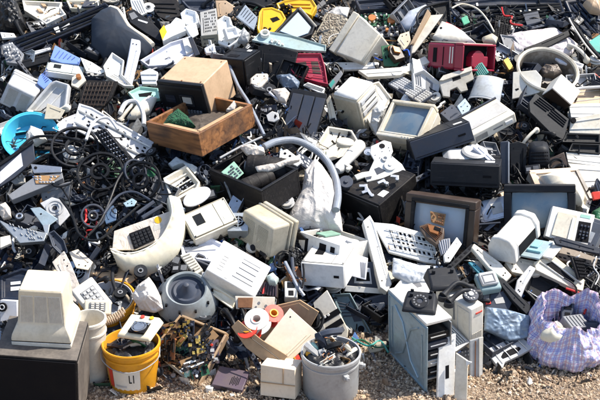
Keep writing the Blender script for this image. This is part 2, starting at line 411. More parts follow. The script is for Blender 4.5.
def wood_mat():
    m, nt, bs = _mat('wood'); co, rn, tc = coords(nt)
    mp = N(nt, 'ShaderNodeMapping'); mp.inputs['Scale'].default_value = (1.4, 14, 14); nt.links.new(co, mp.inputs[0])
    n = N(nt, 'ShaderNodeTexNoise', i_Scale=2.5, i_Detail=8.0, i_Distortion=0.6); nt.links.new(mp.outputs[0], n.inputs['Vector'])
    n2 = N(nt, 'ShaderNodeTexNoise', i_Scale=5.0, i_Detail=6.0); nt.links.new(co, n2.inputs['Vector'])
    c = ramp(nt, n.outputs[0], [(0.3, (0.10, 0.04, 0.015)), (0.5, (0.25, 0.105, 0.036)), (0.7, (0.35, 0.155, 0.055))])
    c = mix(nt, ramp(nt, n2.outputs[0], [(0.5, 0.0), (0.68, 0.8)]), c, (0.055, 0.03, 0.02))
    nt.links.new(c, bs.inputs['Base Color']); bs.inputs['Roughness'].default_value = 0.6
    b = N(nt, 'ShaderNodeBump', i_Strength=0.4, i_Distance=0.004); nt.links.new(n.outputs[0], b.inputs['Height']); nt.links.new(b.outputs[0], bs.inputs['Normal'])
    return m
wood = wood_mat()
def glass_mat(name, col, rough=0.12):
    m, nt, bs = _mat(name); co, rn, tc = coords(nt)
    n = N(nt, 'ShaderNodeTexNoise', i_Scale=9.0, i_Detail=6.0); nt.links.new(co, n.inputs['Vector'])
    c = mix(nt, ramp(nt, n.outputs[0], [(0.4, 0.0), (0.75, 0.45)]), col, (0.30, 0.29, 0.27)); nt.links.new(c, bs.inputs['Base Color'])
    rr = N(nt, 'ShaderNodeMapRange'); nt.links.new(n.outputs[0], rr.inputs[0]); rr.inputs[3].default_value = rough; rr.inputs[4].default_value = rough + 0.4
    nt.links.new(rr.outputs[0], bs.inputs['Roughness']); bs.inputs['Coat Weight'].default_value = 0.4; bs.inputs['Coat Roughness'].default_value = 0.1
    MATS[name] = m; return m
screen = glass_mat('blue_grey_tube_glass', (0.11, 0.18, 0.25), 0.08)
screeng = glass_mat('green_grey_tube_glass', (0.20, 0.30, 0.36))
screenl = glass_mat('sky_toned_tube_glass', (0.40, 0.49, 0.60), 0.16)  # base colour kept pale blue to carry the sky's reflection
def clear_mat():
    m, nt, bs = _mat('cloudy_clear_plastic'); bs.inputs['Base Color'].default_value = (0.75, 0.8, 0.82, 1); bs.inputs['Roughness'].default_value = 0.25
    bs.inputs['Transmission Weight'].default_value = 0.45; bs.inputs['IOR'].default_value = 1.3; return m
clear = clear_mat()
def bagm(name, col, check=False):
    m, nt, bs = _mat(name); co, rn, tc = coords(nt)
    n = N(nt, 'ShaderNodeTexNoise', i_Scale=9.0, i_Detail=7.0, i_Distortion=1.5); nt.links.new(co, n.inputs['Vector'])
    c = mix(nt, ramp(nt, n.outputs[0], [(0.5, 0.0), (0.75, 0.35)]), col, tuple(x * 0.5 for x in col))
    if check:
        uv = tc.outputs['UV']; sep = N(nt, 'ShaderNodeSeparateXYZ'); nt.links.new(uv, sep.inputs[0])
        def bars(src, freq, lo, hi, ph=0.0):
            a = N(nt, 'ShaderNodeMath', operation='MULTIPLY_ADD'); nt.links.new(src, a.inputs[0]); a.inputs[1].default_value = freq; a.inputs[2].default_value = ph
            f = N(nt, 'ShaderNodeMath', operation='FRACT'); nt.links.new(a.outputs[0], f.inputs[0])
            g = N(nt, 'ShaderNodeMath', operation='COMPARE'); nt.links.new(f.outputs[0], g.inputs[0]); g.inputs[1].default_value = (lo + hi) / 2; g.inputs[2].default_value = (hi - lo) / 2
            return g.outputs[0]
        def sc(sock, k):
            q = N(nt, 'ShaderNodeMath', operation='MULTIPLY'); nt.links.new(sock, q.inputs[0]); q.inputs[1].default_value = k; return q.outputs[0]
        c = mix(nt, sc(bars(sep.outputs[0], 5, 0.05, 0.45), 0.75), c, (0.16, 0.18, 0.52)); c = mix(nt, sc(bars(sep.outputs[1], 5, 0.05, 0.45), 0.65), c, (0.20, 0.20, 0.55))
        c = mix(nt, sc(bars(sep.outputs[0], 5, 0.60, 0.82), 0.6), c, (0.50, 0.20, 0.28)); c = mix(nt, sc(bars(sep.outputs[1], 5, 0.62, 0.80), 0.5), c, (0.50, 0.24, 0.32))
        c = mix(nt, sc(bars(sep.outputs[0], 25, 0.0, 0.18), 0.55), c, (0.85, 0.85, 0.9)); c = mix(nt, sc(bars(sep.outputs[1], 25, 0.0, 0.18), 0.55), c, (0.85, 0.85, 0.9))
    nt.links.new(c, bs.inputs['Base Color']); bs.inputs['Roughness'].default_value = 0.42
    bp = N(nt, 'ShaderNodeBump', i_Strength=0.9, i_Distance=0.02); nt.links.new(n.outputs[0], bp.inputs['Height']); nt.links.new(bp.outputs[0], bs.inputs['Normal'])
    MATS[name] = m; return m
bagw = bagm('white_bag_plastic', (0.64, 0.60, 0.56)); bagc = bagm('checked_bag_weave', (0.70, 0.70, 0.80), True)
bagb = bagm('black_bag_plastic', (0.012, 0.012, 0.014)); clothp = bagm('pale_cloth', (0.66, 0.58, 0.50))
# ------------------------------------------------------------------ kits: each fills a root with parts; front looks to local -Y, base at z = 0
def bulge(w, h, y, b, n=8, z0=0.0):
    vs = []; fs = []
    for j in range(n + 1):
        for i in range(n + 1):
            u = i / n * 2 - 1; v = j / n * 2 - 1
            k = 1 - 0.03 * (v * v); l = 1 - 0.03 * (u * u)
            vs.append((u * w / 2 * k, y - b * (1 - u * u) * (1 - v * v) ** 0.8 if abs(v) < 1 else y, z0 + v * h / 2 * l))
    for j in range(n):
        for i in range(n): a = j * (n + 1) + i; fs.append((a, a + 1, a + n + 2, a + n + 1))
    return vs, fs
def k_crt(root, w, d, h, case, scr, border=0.12, front=0.22, rk=0.62, chin=0.06, vents=True, casef=None, sink=0.02):
    f = d * front; t = border * min(w, h); yb = -d / 2
    m = MB(); m.frame((0, yb + f / 2, h / 2), w, h, t, f)
    m.box((0, yb + f * 0.5, t + chin * h / 2), (w - 2 * t, f * 0.98, chin * h)); put('bezel', m, casef or case, root, 0.006)
    m = MB(); ih = h - 2 * t - chin * h; vs, fs = bulge(w - 2 * t, ih, yb + sink + 0.012, 0.014, z0=t + chin * h + ih / 2); m.add(vs, fs); put('screen', m, scr, root)
    m = MB(); m.frus_y(yb + f, w * 0.985, 0.01 * h, h * 0.985, yb + f + (d - f) * 0.35, w * 0.93, 0.03 * h, h * 0.95)
    m.frus_y(yb + f + (d - f) * 0.352, w * 0.90, 0.04 * h, h * 0.93, d / 2, w * rk, h * (1 - rk) * 0.45, h * (1 - (1 - rk) * 0.45)); hs = put('housing', m, case, root, 0.012)
    if vents:
        m = MB()
        for k in range(9):
            for sx in (-1, 1): m.box((sx * w * 0.16, yb + f + (d - f) * (0.42 + 0.055 * k), h * (0.935 - 0.011 * k) + 0.001), (w * 0.22, 0.004, 0.003))
        put('vent', m, ink, hs)
    m = MB()
    for k in range(4): m.box((w * (0.12 + 0.07 * k), yb - 0.001, t * 0.55), (w * 0.035, 0.006, t * 0.3))
    put('control_button', m, casef or case, root, 0.001)
def k_crt_rear(root, w, d, h, case, flare=1.25):   # monitor shell seen from its back: the back looks to -Y
    m = MB(); m.frus_y(-d / 2, w * 0.92, 0.04 * h, h * 0.96, d * 0.2, w, 0, h); hs = put('housing', m, case, root, 0.014)
    m = MB(); m.box((0, d * 0.26, h / 2), (w * 1.04, d * 0.1, h * 1.04)); m.box((0, d * 0.40, h / 2), (w * 1.10, d * 0.17, h * 1.10)); put('bezel', m, case, root, 0.01)
    m = MB()
    for s in (-1, 1):
        for k in range(16): m.box((s * w * 0.2 + 0 * k, -d / 2 + d * 0.001 - 0.001, h * (0.16 + 0.042 * k)), (w * 0.30, 0.003, 0.003))
    put('vent', m, warmg, hs)
    m = MB(); m.cyl((0, -d / 2 - 0.003, h * 0.08), 0.02, 0.008, 'y'); m.box((w * 0.3, -d / 2 - 0.003, h * 0.09), (0.05, 0.006, 0.02)); put('socket', m, dgrey, hs)
def k_tower(root, w, d, h, shell, bez, slots='front', nb=3):
    m = MB(); m.box((0, 0.012, h / 2), (w, d - 0.024, h)); put('case', m, shell, root, 0.004)
    m = MB(); m.box((0, -d / 2 + 0.012, h / 2), (w * 1.03, 0.026, h * 1.02)); b = put('front_bezel', m, bez, root, 0.005)
    y = -d / 2 - 0.003
    for k in range(nb):
        m = MB(); m.box((0, y, h * (0.88 - 0.13 * k)), (w * 0.78, 0.008, h * 0.10)); p = put('drive_cover', m, lgrey if k == 0 else bez, b, 0.002)
        m = MB(); m.box((0, y - 0.005, h * (0.88 - 0.13 * k)), (w * 0.6, 0.003, h * 0.012)); put('slot', m, ink, p)
    m = MB(); m.cyl((0, y - 0.002, h * 0.32), w * 0.07, 0.012, 'y'); put('power_button', m, lgrey, b)
    m = MB()
    for k in range(7): m.box((0, y + 0.001, h * (0.08 + 0.022 * k)), (w * 0.66, 0.004, h * 0.008))
    put('vent', m, ink, b)
def k_keyboard(root, w, d, h, base, key):
    m = MB(); m.box((0, 0, h * 0.4), (w, d, h * 0.8)); put('base', m, base, root, 0.004)
    m = MB(); nx, ny = 17, 6
    for j in range(ny):
        for i in range(nx):
            if j == 5 and 4 < i < 9: continue
            if (i == 13): continue
            cx = -w / 2 + w * (i + 0.7) / (nx + 0.4); cy = d / 2 - d * (j + 0.8) / (ny + 0.6)
            a, b = w / nx * 0.45, d / (ny + 1) * 0.45
            m.hexa([(cx - a, cy - b, h * .8), (cx + a, cy - b, h * .8), (cx + a, cy + b, h * .8), (cx - a, cy + b, h * .8), (cx - a * .75, cy - b * .75, h * 1.3), (cx + a * .75, cy - b * .75, h * 1.3), (cx + a * .75, cy + b * .75, h * 1.3), (cx - a * .75, cy + b * .75, h * 1.3)])
    put('keys', m, key, root)
def k_crate(root, w, d, h, mat, t=0.012, floor=True, bev=0.003):
    m = MB(); m.frame((0, 0, h / 2), w, d, t, h, 'xy'); put('side_panel', m, mat, root, bev)
    if floor: m = MB(); m.box((0, 0, 0.006), (w - 2 * t - 0.004, d - 2 * t - 0.004, 0.01)); put('bottom_panel', m, mat, root)
def k_phone(root, w, d, h, mat, dial=True, handset=True):
    m = MB(); m.hexa([(-w / 2, -d / 2, 0), (w / 2, -d / 2, 0), (w / 2, d / 2, 0), (-w / 2, d / 2, 0), (-w * .44, -d * .44, h * .28), (w * .44, -d * .44, h * .28), (w * .40, d * .40, h * .75), (-w * .40, d * .40, h * .75)]); b = put('body', m, mat, root, 0.01)
    m = MB()
    for s in (-1, 1):
        for q in (0.12, 0.36): m.box((s * w * .27, d * q, h * (.70 + .06 * (q > .2))), (w * .10, d * .07, h * .22))
    put('cradle', m, mat, b, 0.003)
    if dial:
        m = MB().at((0, -d * .13, h * .55), (28, 0, 0)); m.cyl((0, 0, 0), w * .25, h * .10, 'z', 28); dl = put('dial_plate', m, slate, b)
        m = MB().at((0, -d * .13, h * .55), (28, 0, 0)); m.ring((0, 0, h * .08), w * .24, w * .09, h * .05)
        put('dial_ring', m, dgrey, dl)
        m = MB().at((0, -d * .13, h * .55), (28, 0, 0))
        for k in range(10): a = k * .52; m.cyl((w * .17 * math.cos(a), w * .17 * math.sin(a), h * .11), w * .03, h * .02, 'z', 10)
        put('finger_hole', m, mgrey, dl)
    if handset: k_handset(root, w * 1.15, mat, (0, d * .24, h * 1.0))
def k_handset(root, L, mat, c=(0, 0, 0.03), rz=0, name='handset'):
    m = MB(); pts = spline([Vector((c[0] + x * L * math.cos(rz) , c[1] + x * L * math.sin(rz), c[2] + z * L)) for x, z in ((-.46, -.05), (-.40, .03), (-.2, .10), (0, .12), (.2, .10), (.40, .03), (.46, -.05))], 4)
    rr = [L * (.115 if abs(i / (len(pts) - 1) - .5) > .40 else .065 + .05 * max(0, abs(i / (len(pts) - 1) - .5) - .28) / .12) for i in range(len(pts))]
    m.tube(pts, rr, 10)
    for s in (-1, 1): m.cyl((c[0] + s * .43 * L * math.cos(rz), c[1] + s * .43 * L * math.sin(rz), c[2] - .055 * L), .125 * L, .07 * L, 'z', 18)
    return put(name, m, mat, root)
def pcb_parts(root, w, d, brd, n=26, seed=0, z=0.0, rich=True):
    q = random.Random(seed); m = MB(); m.box((0, 0, z), (w, d, 0.003)); b = put('board', m, brd, root)
    chip = MB(); cap = MB(); met = MB(); con = MB()
    for i in range(n):
        x, y = q.uniform(-.45, .45) * w, q.uniform(-.44, .44) * d; k = q.random()
        if k < .4: chip.box((x, y, z + .004), (q.uniform(.012, .04), q.uniform(.008, .02), .006))
        elif k < .65: r = q.uniform(.004, .010); cap.cyl((x, y, z + .012), r, .022, 'z', 10)
        elif k < .85: met.box((x, y, z + .007), (q.uniform(.01, .03), q.uniform(.01, .03), .012))
        else: con.box((x, y, z + .007), (.05, .008, .012))
    for nm, mm, mt in (('chip', chip, ink), ('capacitor', cap, q.choice([slate, navy, dgrey, brown])), ('metal_can', met, q.choice([zinc, gold, bblack, rust, brown])), ('connector', con, q.choice([white, bblack, cream, rust]))):
        if mm.v: put(nm, mm, mt, b)
def k_fan(root, s, h, mat, bl=None):
    m = MB(); m.ring((0, 0, h / 2), s * .5, s * .46, h, 'z', 32)
    for a in (45, 135, 225, 315): m.box((s * .44 * math.copysign(1, math.cos(R(a))), s * .44 * math.copysign(1, math.sin(R(a))), h / 2), (s * .12, s * .12, h * .9))
    put('frame', m, mat, root, 0.001)
    m = MB(); m.cyl((0, 0, h * .5), s * .17, h * .8)
    for k in range(7):
        m.at((0, 0, h * .5), (0, 0, k * 51.4)); m.hexa([(s * .16, -s * .05, -h * .3), (s * .43, -s * .10, -h * .3), (s * .43, -s * .085, -h * .3), (s * .16, -s * .035, -h * .3), (s * .16, s * .05, h * .3), (s * .43, s * .08, h * .3), (s * .43, s * .095, h * .3), (s * .16, s * .065, h * .3)])
    put('rotor', m, bl or mat, root)
def spoked(m, r, t, ro=0.035, hub=.3, n=8):            # ring with spokes and hub
    m.tube([(r * math.cos(a), r * math.sin(a), 0) for a in [2 * math.pi * i / 40 for i in range(40)]], ro * .5, 8, True)
    m.ring((0, 0, 0), r * hub * 1.15, r * hub * .8, t, 'z', 24)
    for k in range(n):
        m.at((0, 0, 0), (0, 0, 360 * k / n)); m.box((r * (hub + 1) / 2 + .0, 0, 0), (r * (1 - hub), ro * .6, t * .5))
    m.at()
def puffmesh(pts, H, seed=0, rings=9, seg=56, folds=1.0, flat=.55, base=-0.02, pleat=None):
    """closed lumpy body inside a local outline: crumpled bags, cloth, soft shells"""
    n = len(pts); P2 = [Vector((p[0], p[1])) for p in pts]
    cx = sum(p[0] for p in pts) / n; cy = sum(p[1] for p in pts) / n
    L = [0]; 
    for i in range(n): L.append(L[-1] + (P2[(i + 1) % n] - P2[i]).length)
    out = []
    for k in range(seg):
        s = L[-1] * k / seg; i = max(j for j in range(n) if L[j] <= s + 1e-9); f = (s - L[i]) / max(1e-9, L[i + 1] - L[i]); out.append(P2[i].lerp(P2[(i + 1) % n], f))
    vs = []; fs = []
    for r in range(rings + 1):
        q = r / rings
        for k in range(seg):
            x = cx + (out[k][0] - cx) * q; y = cy + (out[k][1] - cy) * q
            z = H * max(0.0, 1 - q ** 2.2) ** flat
            nz = noise.fractal(Vector((x * 9 + seed, y * 9, seed * 3.1)), 0.8, 2.1, 4)
            rg = abs(noise.noise(Vector((x * 14 + seed * 7, y * 14, 1.7)))) 
            rg2 = abs(noise.noise(Vector((x * 34 + seed, y * 30, 4.2))))
            z += folds * H * (nz * .22 + (0.25 - rg) * .55 + (.2 - rg2) * .22) * min(1, (1 - q) * 4 + .25)
            if pleat:
                an = math.atan2(y - cy - pleat[1], x - cx - pleat[0]); dr = math.hypot(x - cx - pleat[0], y - cy - pleat[1])
                z += H * .30 * (.28 - abs(noise.noise(Vector((math.cos(an) * 4 + seed, math.sin(an) * 4, dr * 2.5))))) * min(1, dr * 9) * min(1, (1 - q) * 3 + .3) + H * .10 * (.3 - abs(noise.noise(Vector((math.cos(an) * 11 + seed, math.sin(an) * 11, dr * 7))))) * min(1, dr * 9)
            if r == 0 and k > 0: z = vs[0][2]
            vs.append((x, y, z))
    for r in range(rings):
        for k in range(seg): l = (k + 1) % seg; fs.append((r * seg + k, (r + 1) * seg + k, (r + 1) * seg + l, r * seg + l))
    b = len(vs); vs += [(out[k][0] * .97 + cx * .03, out[k][1] * .97 + cy * .03, base) for k in range(seg)]
    for k in range(seg): l = (k + 1) % seg; fs.append((rings * seg + k, b + k, b + l, rings * seg + l))
    fs.append(tuple(b + k for k in range(seg))[::-1])
    return vs, fs
# ------------------------------------------------------------------ things from picture outlines
UPN = (0.0, -0.45, 0.9)
def boxthing(name, label, cat, obs, size, kit, ref=None, group=None, **k):
    M, S = placed(obs, size, **k)
    r = empty(name, M, label, cat, group); kit(r, *[float(a) for a in S]); note(M, ref); return r, M, S
def inset(poly, d):
    n = len(poly); a = sum(poly[i][0] * poly[(i + 1) % n][1] - poly[(i + 1) % n][0] * poly[i][1] for i in range(n)); sg = 1 if a > 0 else -1
    out = []
    for i in range(n):
        p0, p, p1 = Vector(poly[i - 1]), Vector(poly[i]), Vector(poly[(i + 1) % n])
        e0 = (p - p0).normalized(); e1 = (p1 - p).normalized(); n0 = Vector((-e0.y, e0.x)) * sg; n1 = Vector((-e1.y, e1.x)) * sg
        b = n0 + n1; l = max(.35, b.length_squared / 2) 
        out.append(tuple(p + b / l * d))
    return out
def dish(m, poly, z0, z1, lip, depth, seed=0):         # plate with a raised rim round a sunken, slightly uneven middle
    n = len(poly); a = sum(poly[i][0] * poly[(i + 1) % n][1] - poly[(i + 1) % n][0] * poly[i][1] for i in range(n))
    if a < 0: poly = poly[::-1]
    i1 = inset(poly, lip); i2 = inset(poly, lip + depth * .6)
    vs = [(x, y, z0) for x, y in poly] + [(x, y, z1) for x, y in poly] + [(x, y, z1) for x, y in i1] + [(x, y, z1 - depth) for x, y in i2]
    fs = [tuple(range(n))[::-1]]
    for L in range(3): fs += [(L * n + i, L * n + (i + 1) % n, (L + 1) * n + (i + 1) % n, (L + 1) * n + i) for i in range(n)]
    fs.append(tuple(3 * n + i for i in range(n)))
    m.add(vs, fs)
def slab(name, label, cat, pts, mat, n=UPN, th=0.02, lift=0.05, det=(), ref=None, group=None, lip=0.0, part='panel', cov=True, bev=0.003, depth=None):
    """flat thing from its picture outline, on a plane of its own in the heap. det: (part, px outline | ('dots',..)|..., mat, height[, label])"""
    cx = sum(p[0] for p in pts) / len(pts); cy = sum(p[1] for p in pts) / len(pts)
    F = Flat(cx, cy, n, lift); L = F.px(pts)
    if cov: cover(pts)
    m = MB()
    if lip: dish(m, L, -th, 0, lip, depth or th * .6)
    else: m.prism(L, -th, 0)
    auto = not det; det = list(det)
    if auto and max(p[0] for p in pts) - min(p[0] for p in pts) > 12:
        q = random.Random(len(label) * 31 + int(cx)); A = Vector(L[0]); cc = Vector((sum(p[0] for p in L) / len(L), sum(p[1] for p in L) / len(L))); zt = -(depth or th * .6) if lip else 0
        ins = inset(L, .02); es = sorted(range(len(L)), key=lambda i: -(Vector(L[i]) - Vector(L[(i + 1) % len(L)])).length)[:2]
        det = [('moulded_rib', ('loc', [(Vector(ins[i]).lerp(cc, t), Vector(ins[(i + 1) % len(L)]).lerp(cc, t)) for i in es[:1] for t in (.12, .3, .55)][:q.randint(1, 3)], .0025), mat, .003),
               ('screw_hole', ('pts', [Vector(ins[i]).lerp(cc, .15) for i in range(len(L)) if q.random() < .7] or [cc]), ink, .0012)]
    if det:
        r = empty(name, F.M, label, cat, group); p = put(part, m, mat, r, bev)
        zt = -(depth or th * .6) if lip else 0
        for dd in det:
            q = MB(); kind, o, mt, hh = dd[:4]
            if isinstance(o[0], str):
                if o[0] == 'loc':
                    for a_, b_ in o[1]: q.tube([(a_.x, a_.y, zt + .001), (b_.x, b_.y, zt + .001)], o[2], 4)
                elif o[0] == 'pts':
                    for a_ in o[1]: q.cyl((a_.x, a_.y, zt), .0045, .003, n=10)
                elif o[0] == 'lines':                      # parallel bars between two picture segments
                    _, a0, a1, b0, b1, k, wd = o; A0, A1, B0, B1 = [Vector((*v, 0)) for v in F.px([a0, a1, b0, b1])]
                    for i in range(k):
                        t = (i + .5) / k; s = A0.lerp(B0, t); e = A1.lerp(B1, t); q.tube([s + Vector((0, 0, zt + hh * .5)), e + Vector((0, 0, zt + hh * .5))], wd, 4)
                elif o[0] == 'disc':
                    _, c0, rr = o; c1 = F.px([c0])[0]; q.cyl((c1[0], c1[1], zt + hh / 2), rr, hh)
                elif o[0] == 'ring':
                    _, c0, ro, ri = o; c1 = F.px([c0])[0]; q.ring((c1[0], c1[1], zt + hh / 2), ro, ri, hh)
                elif o[0] == 'grid':                     # scattered little blocks in a picture quad
                    _, qa, nx, ny, fill, sz = o; A, B, Cc, D = [Vector((*v, 0)) for v in F.px(qa)]; rq = random.Random(len(label) * 7 + nx)
                    for j in range(ny):
                        for i in range(nx):
                            if rq.random() > fill: continue
                            u, v = (i + .5) / nx, (j + .5) / ny; c1 = A.lerp(B, u).lerp(D.lerp(Cc, u), v)
                            ux = (B - A) / nx * sz; vy = (D - A) / ny * sz
                            cs = [c1 - ux / 2 - vy / 2, c1 + ux / 2 - vy / 2, c1 + ux / 2 + vy / 2, c1 - ux / 2 + vy / 2]
                            if (B - A).cross(D - A).z < 0: cs = cs[::-1]
                            q.hexa([(c.x, c.y, zt - .001) for c in cs] + [(c.x, c.y, zt + hh) for c in cs])
            else: q.prism(F.px(o), zt - .0015, zt + hh)
            put(kind, q, mt, r, .0015 if hh > .006 else 0, label=(dd[4] if len(dd) > 4 else None))
    else:
        r = put(name, m, mat, None, bev); r.matrix_world = F.M; tag(r, label, cat, group)
    note(F.M, ref); return r, F
def puff(name, label, cat, pts, mat, n=UPN, H=0.08, lift=0.05, seed=1, ref=None, folds=1.0, group=None, cov=True, pleat=None, flat=.55):
    cx = sum(p[0] for p in pts) / len(pts); cy = sum(p[1] for p in pts) / len(pts)
    F = Flat(cx, cy, n, lift)
    if cov: cover(pts)
    m = MB(); L = F.px(pts); pl = None
    if pleat: q_ = F.px([pleat])[0]; pl = (q_[0] - sum(p[0] for p in L) / len(L), q_[1] - sum(p[1] for p in L) / len(L))
    m.add(*puffmesh(L, H, seed, folds=folds, flat=flat, rings=24, seg=150, pleat=pl)); r = put(name, m, mat, None, 0, 75 if mat is not foam else 35); r.matrix_world = F.M; tag(r, label, cat, group); note(F.M, ref)
    return r, F
def cable(name, label, cat, pts, r, mat, lift=0.08, group=None, closed=False, n=6):
    W = spline(hitpts(pts, lift), n, closed); c = sum(W, Vector()) / len(W); m = MB(); m.tube([p - c for p in W], r, 8, closed)
    o = put(name, m, mat, None); o.location = c; tag(o, label, cat, group); return o
def gthing(name, label, cat, cx, cy, size, kit, n=UPN, lift=0.05, spin=0.0, ref=None, group=None, cov=None):
    """a kit object with its base plane normal n at picture point, spun about the normal (degrees)"""
    F = Flat(cx, cy, n, lift); M = F.M @ Matrix.Rotation(R(spin), 4, 'Z')
    if cov: cover([(cx - cov, cy - cov * .7), (cx + cov, cy - cov * .7), (cx + cov, cy + cov * .7), (cx - cov, cy + cov * .7)])
    r = empty(name, M, label, cat, group); kit(r, *size); note(M, ref); return r, F
# ================================================================== FRONT ROW (stands on the gravel)
FL = (0.0, -0.92, 0.40)                              # leaning panels that face the viewer
def k(root, w, d, h):
    m = MB(); m.box((0, .002, h / 2), (w, d - .004, h)); c = put('cabinet', m, bblack, root, .006)
    m = MB(); m.box((0, -d / 2 - .002, h / 2), (w * .96, .006, h * .95)); put('front_panel', m, ink, root, .002)
    m = MB(); m.box((0, 0, h + .002), (w * .99, d * .985, .006)); put('top_board', m, P('dusty_board', (.085, .072, .062), dirt=.7, dirtc=(.2, .17, .14), rough=.7), root, .002); m = MB(); m.box((w / 2 + .002, 0, h * .49), (.004, d * .97, h * .95)); put('side_board', m, MATS['dusty_board'], root, .001)
tvb, tvM, tvS = boxthing('wooden_cabinet', 'large black wooden cabinet with dusty top under the white face-down monitor', 'cabinet',
    {'--+': (-3, 355), '+-+': (74, 362), '+++': (92, 321), '+--': (78, 428), '-++': (6, 317)}, (.44, .36, .42), k, 'the black cabinet', vis='-y+z+x', ground=True)
_, _, zz = project(np.array(tvM @ Vector((0, 0, tvS[2] + .15)))); _, dd0 = hit(48, 312)
def k(root, w, d, h):
    m = MB(); m.box((0, -d * .455, h / 2), (w, d * .09, h)); bz = put('bezel', m, cream, root, .006)
    m = MB(); m.box((0, -d * .408, h / 2), (w * .985, d * .012, h * .985)); put('seam', m, ink, bz)
    m = MB(); vs = []; fs = []; sec = [(-.402, 1.0), (-.35, .995), (-.29, .97), (-.23, .92), (-.18, .865), (-.14, .82), (-.10, .79), (.10, .765), (.46, .72), (.49, .71), (.50, .68)]
    for y_, k_ in sec: vs += [(-w * k_ / 2, d * y_, h * (.5 - k_ / 2)), (w * k_ / 2, d * y_, h * (.5 - k_ / 2)), (w * k_ / 2, d * y_, h * (.5 + k_ / 2)), (-w * k_ / 2, d * y_, h * (.5 + k_ / 2))]
    for j in range(len(sec) - 1): fs += [(j * 4 + i, (j + 1) * 4 + i, (j + 1) * 4 + (i + 1) % 4, j * 4 + (i + 1) % 4) for i in range(4)]
    fs += [(0, 1, 2, 3), tuple(4 * (len(sec) - 1) + i for i in (3, 2, 1, 0))]; m.add(vs, fs); hs = put('housing', m, cream, root, .012, 25)
    for q in (-1, 0, 1):
        m = MB(); m.hexa([(w * (.25 * q - .11), d * -.09, h * .888), (w * (.25 * q + .11), d * -.09, h * .888), (w * (.225 * q + .10), d * .40, h * .860), (w * (.225 * q - .10), d * .40, h * .860), (w * (.25 * q - .11), d * -.09, h * .896), (w * (.25 * q + .11), d * -.09, h * .896), (w * (.225 * q + .10), d * .40, h * .868), (w * (.225 * q - .10), d * .40, h * .868)]); put('vent_field', m, cream, hs, .001)
        m = MB()
        for i in range(9): x_ = .235 * q - .09 + .0225 * i; m.tube([(w * x_ * 1.03, d * -.08, h * .896), (w * x_ * .93, d * .39, h * .869)], .0013, 4)
        put('vent', m, warmg, hs)
boxthing('crt_monitor', 'white computer monitor lying face down on the black cabinet', 'monitor',
    {'--+': (11, 345), '+-+': (73, 352), '+--': (81, 316), (-.78, 1, .78): (17, 289), (.78, 1, .78): (62, 292), (.76, 1, -.6): (70, 275), (-.76, 1, -.6): (25, 272)}, (.35, .36, .31), k, 'the face-down monitor',
    lift=dd0 - zz, up={'y': (0, 0, 1)}, upw=12, vis='+y+z')
# ---- yellow bucket and what is in it
def bucket(name, label, cx, top, bot, rpx, mat, ref=None, taper=.86, ground=True, z0=None, h=None, rim=True, handle=False, tilt=(0, 0, 0), lift=.05):
    """round pail: rim centre at (cx,top) px, rpx rim half width"""
    if ground:
        y = 5.0
        for _ in range(40):                          # find the standing point: floor z=0 under the rim centre
            d = (y * math.cos(PITCH) + (CAM[2] - 0) * math.sin(PITCH)); r = rpx / FPX * d
            u, v, z = project((0, y, 0)); y += (v - (bot - r * taper * FPX / z * .5)) * .004
            y = max(4.3, min(6.5, y))
        x = (cx - 300) / FPX * (y * math.cos(PITCH) + CAM[2] * math.sin(PITCH))
        hh = .3
        for _ in range(40):
            u, v, z = project((x, y, hh)); hh += (v - top) * .002
        _, _, z = project((x, y, hh)); rad = rpx / FPX * z; x = (cx - 300) / FPX * z
        M = Matrix.Translation((x, y, 0))
    else:
        p, t = hit(cx, top, 0); p = CAM + ray(cx, top) * (t - lift); rad = rpx / FPX * t; hh = h
        M = Matrix.Translation(p) @ Euler([R(a) for a in tilt]).to_matrix().to_4x4() @ Matrix.Translation((0, 0, -h))
    r = empty(name, M, label, 'bucket'); b = rad * taper; w = .006
    m = MB(); m.lathe([(0, .004), (b * .98, 0), (b, .01), (b + (rad - b) * .5, hh * .5), (rad, hh - .02), (rad + .004, hh), (rad - w * .5, hh), (rad - w, hh - .01), (b - w, .02), (0, .02)], 48, cap=False); s = put('wall', m, mat, r)
    if rim:
        m = MB(); m.ring((0, 0, hh - .012), rad + .007, rad + .001, .018, n=48); m.ring((0, 0, hh * .80), rad * .99 + .004, rad * .96, .01, n=48); put('rim', m, mat, s)
    cover([(cx - rpx, top), (cx + rpx, top), (cx + rpx * .9, bot), (cx - rpx * .9, bot)]); note(M, ref)
    return r, M, rad, hh
yb, yM, yr, yh = bucket('plastic_bucket', 'yellow plastic bucket filled with black film and scrap, dirty white label on its side', 131, 342, 395, 28, orange, 'the yellow bucket')
def wrap(name, root, rad, h0, h1, a0, a1, mat, n=14, jag=0, lean=0):
    m = MB(); vs = []; fs = []
    for i in range(n + 1):
        a = R(a0 + (a1 - a0) * i / n); j = jag * math.sin(i * 2.3)
        r0 = rad + lean * h0; r1 = rad + lean * h1
        vs += [(r0 * math.cos(a), r0 * math.sin(a), h0 + j), (r1 * math.cos(a), r1 * math.sin(a), h1 - j)]
    for i in range(n): fs.append((2 * i, 2 * i + 2, 2 * i + 3, 2 * i + 1))
    m.add(vs, fs); return put(name, m, mat, root)
tl = yr * .14 / yh
lb = wrap('paper_label', yb, yr * .86 + .003, yh * .16, yh * .62, -128, -66, paper, jag=.004, lean=tl)
wrap('printed_letter', yb, yr * .86 + .005, yh * .34, yh * .54, -90, -88, ink, 2, lean=tl)
wrap('printed_letter', yb, yr * .86 + .005, yh * .34, yh * .37, -87.9, -84, ink, 2, lean=tl)
wrap('printed_letter', yb, yr * .86 + .005, yh * .34, yh * .54, -81, -79, ink, 2, lean=tl)
wrap('printed_stripe', yb, yr * .86 + .004, yh * .18, yh * .64, -141, -128.3, bred, 4, jag=.006, lean=tl)
wrap('printed_stripe', yb, yr * .86 + .0045, yh * .22, yh * .27, -122, -96, lgrey, 6, lean=tl)
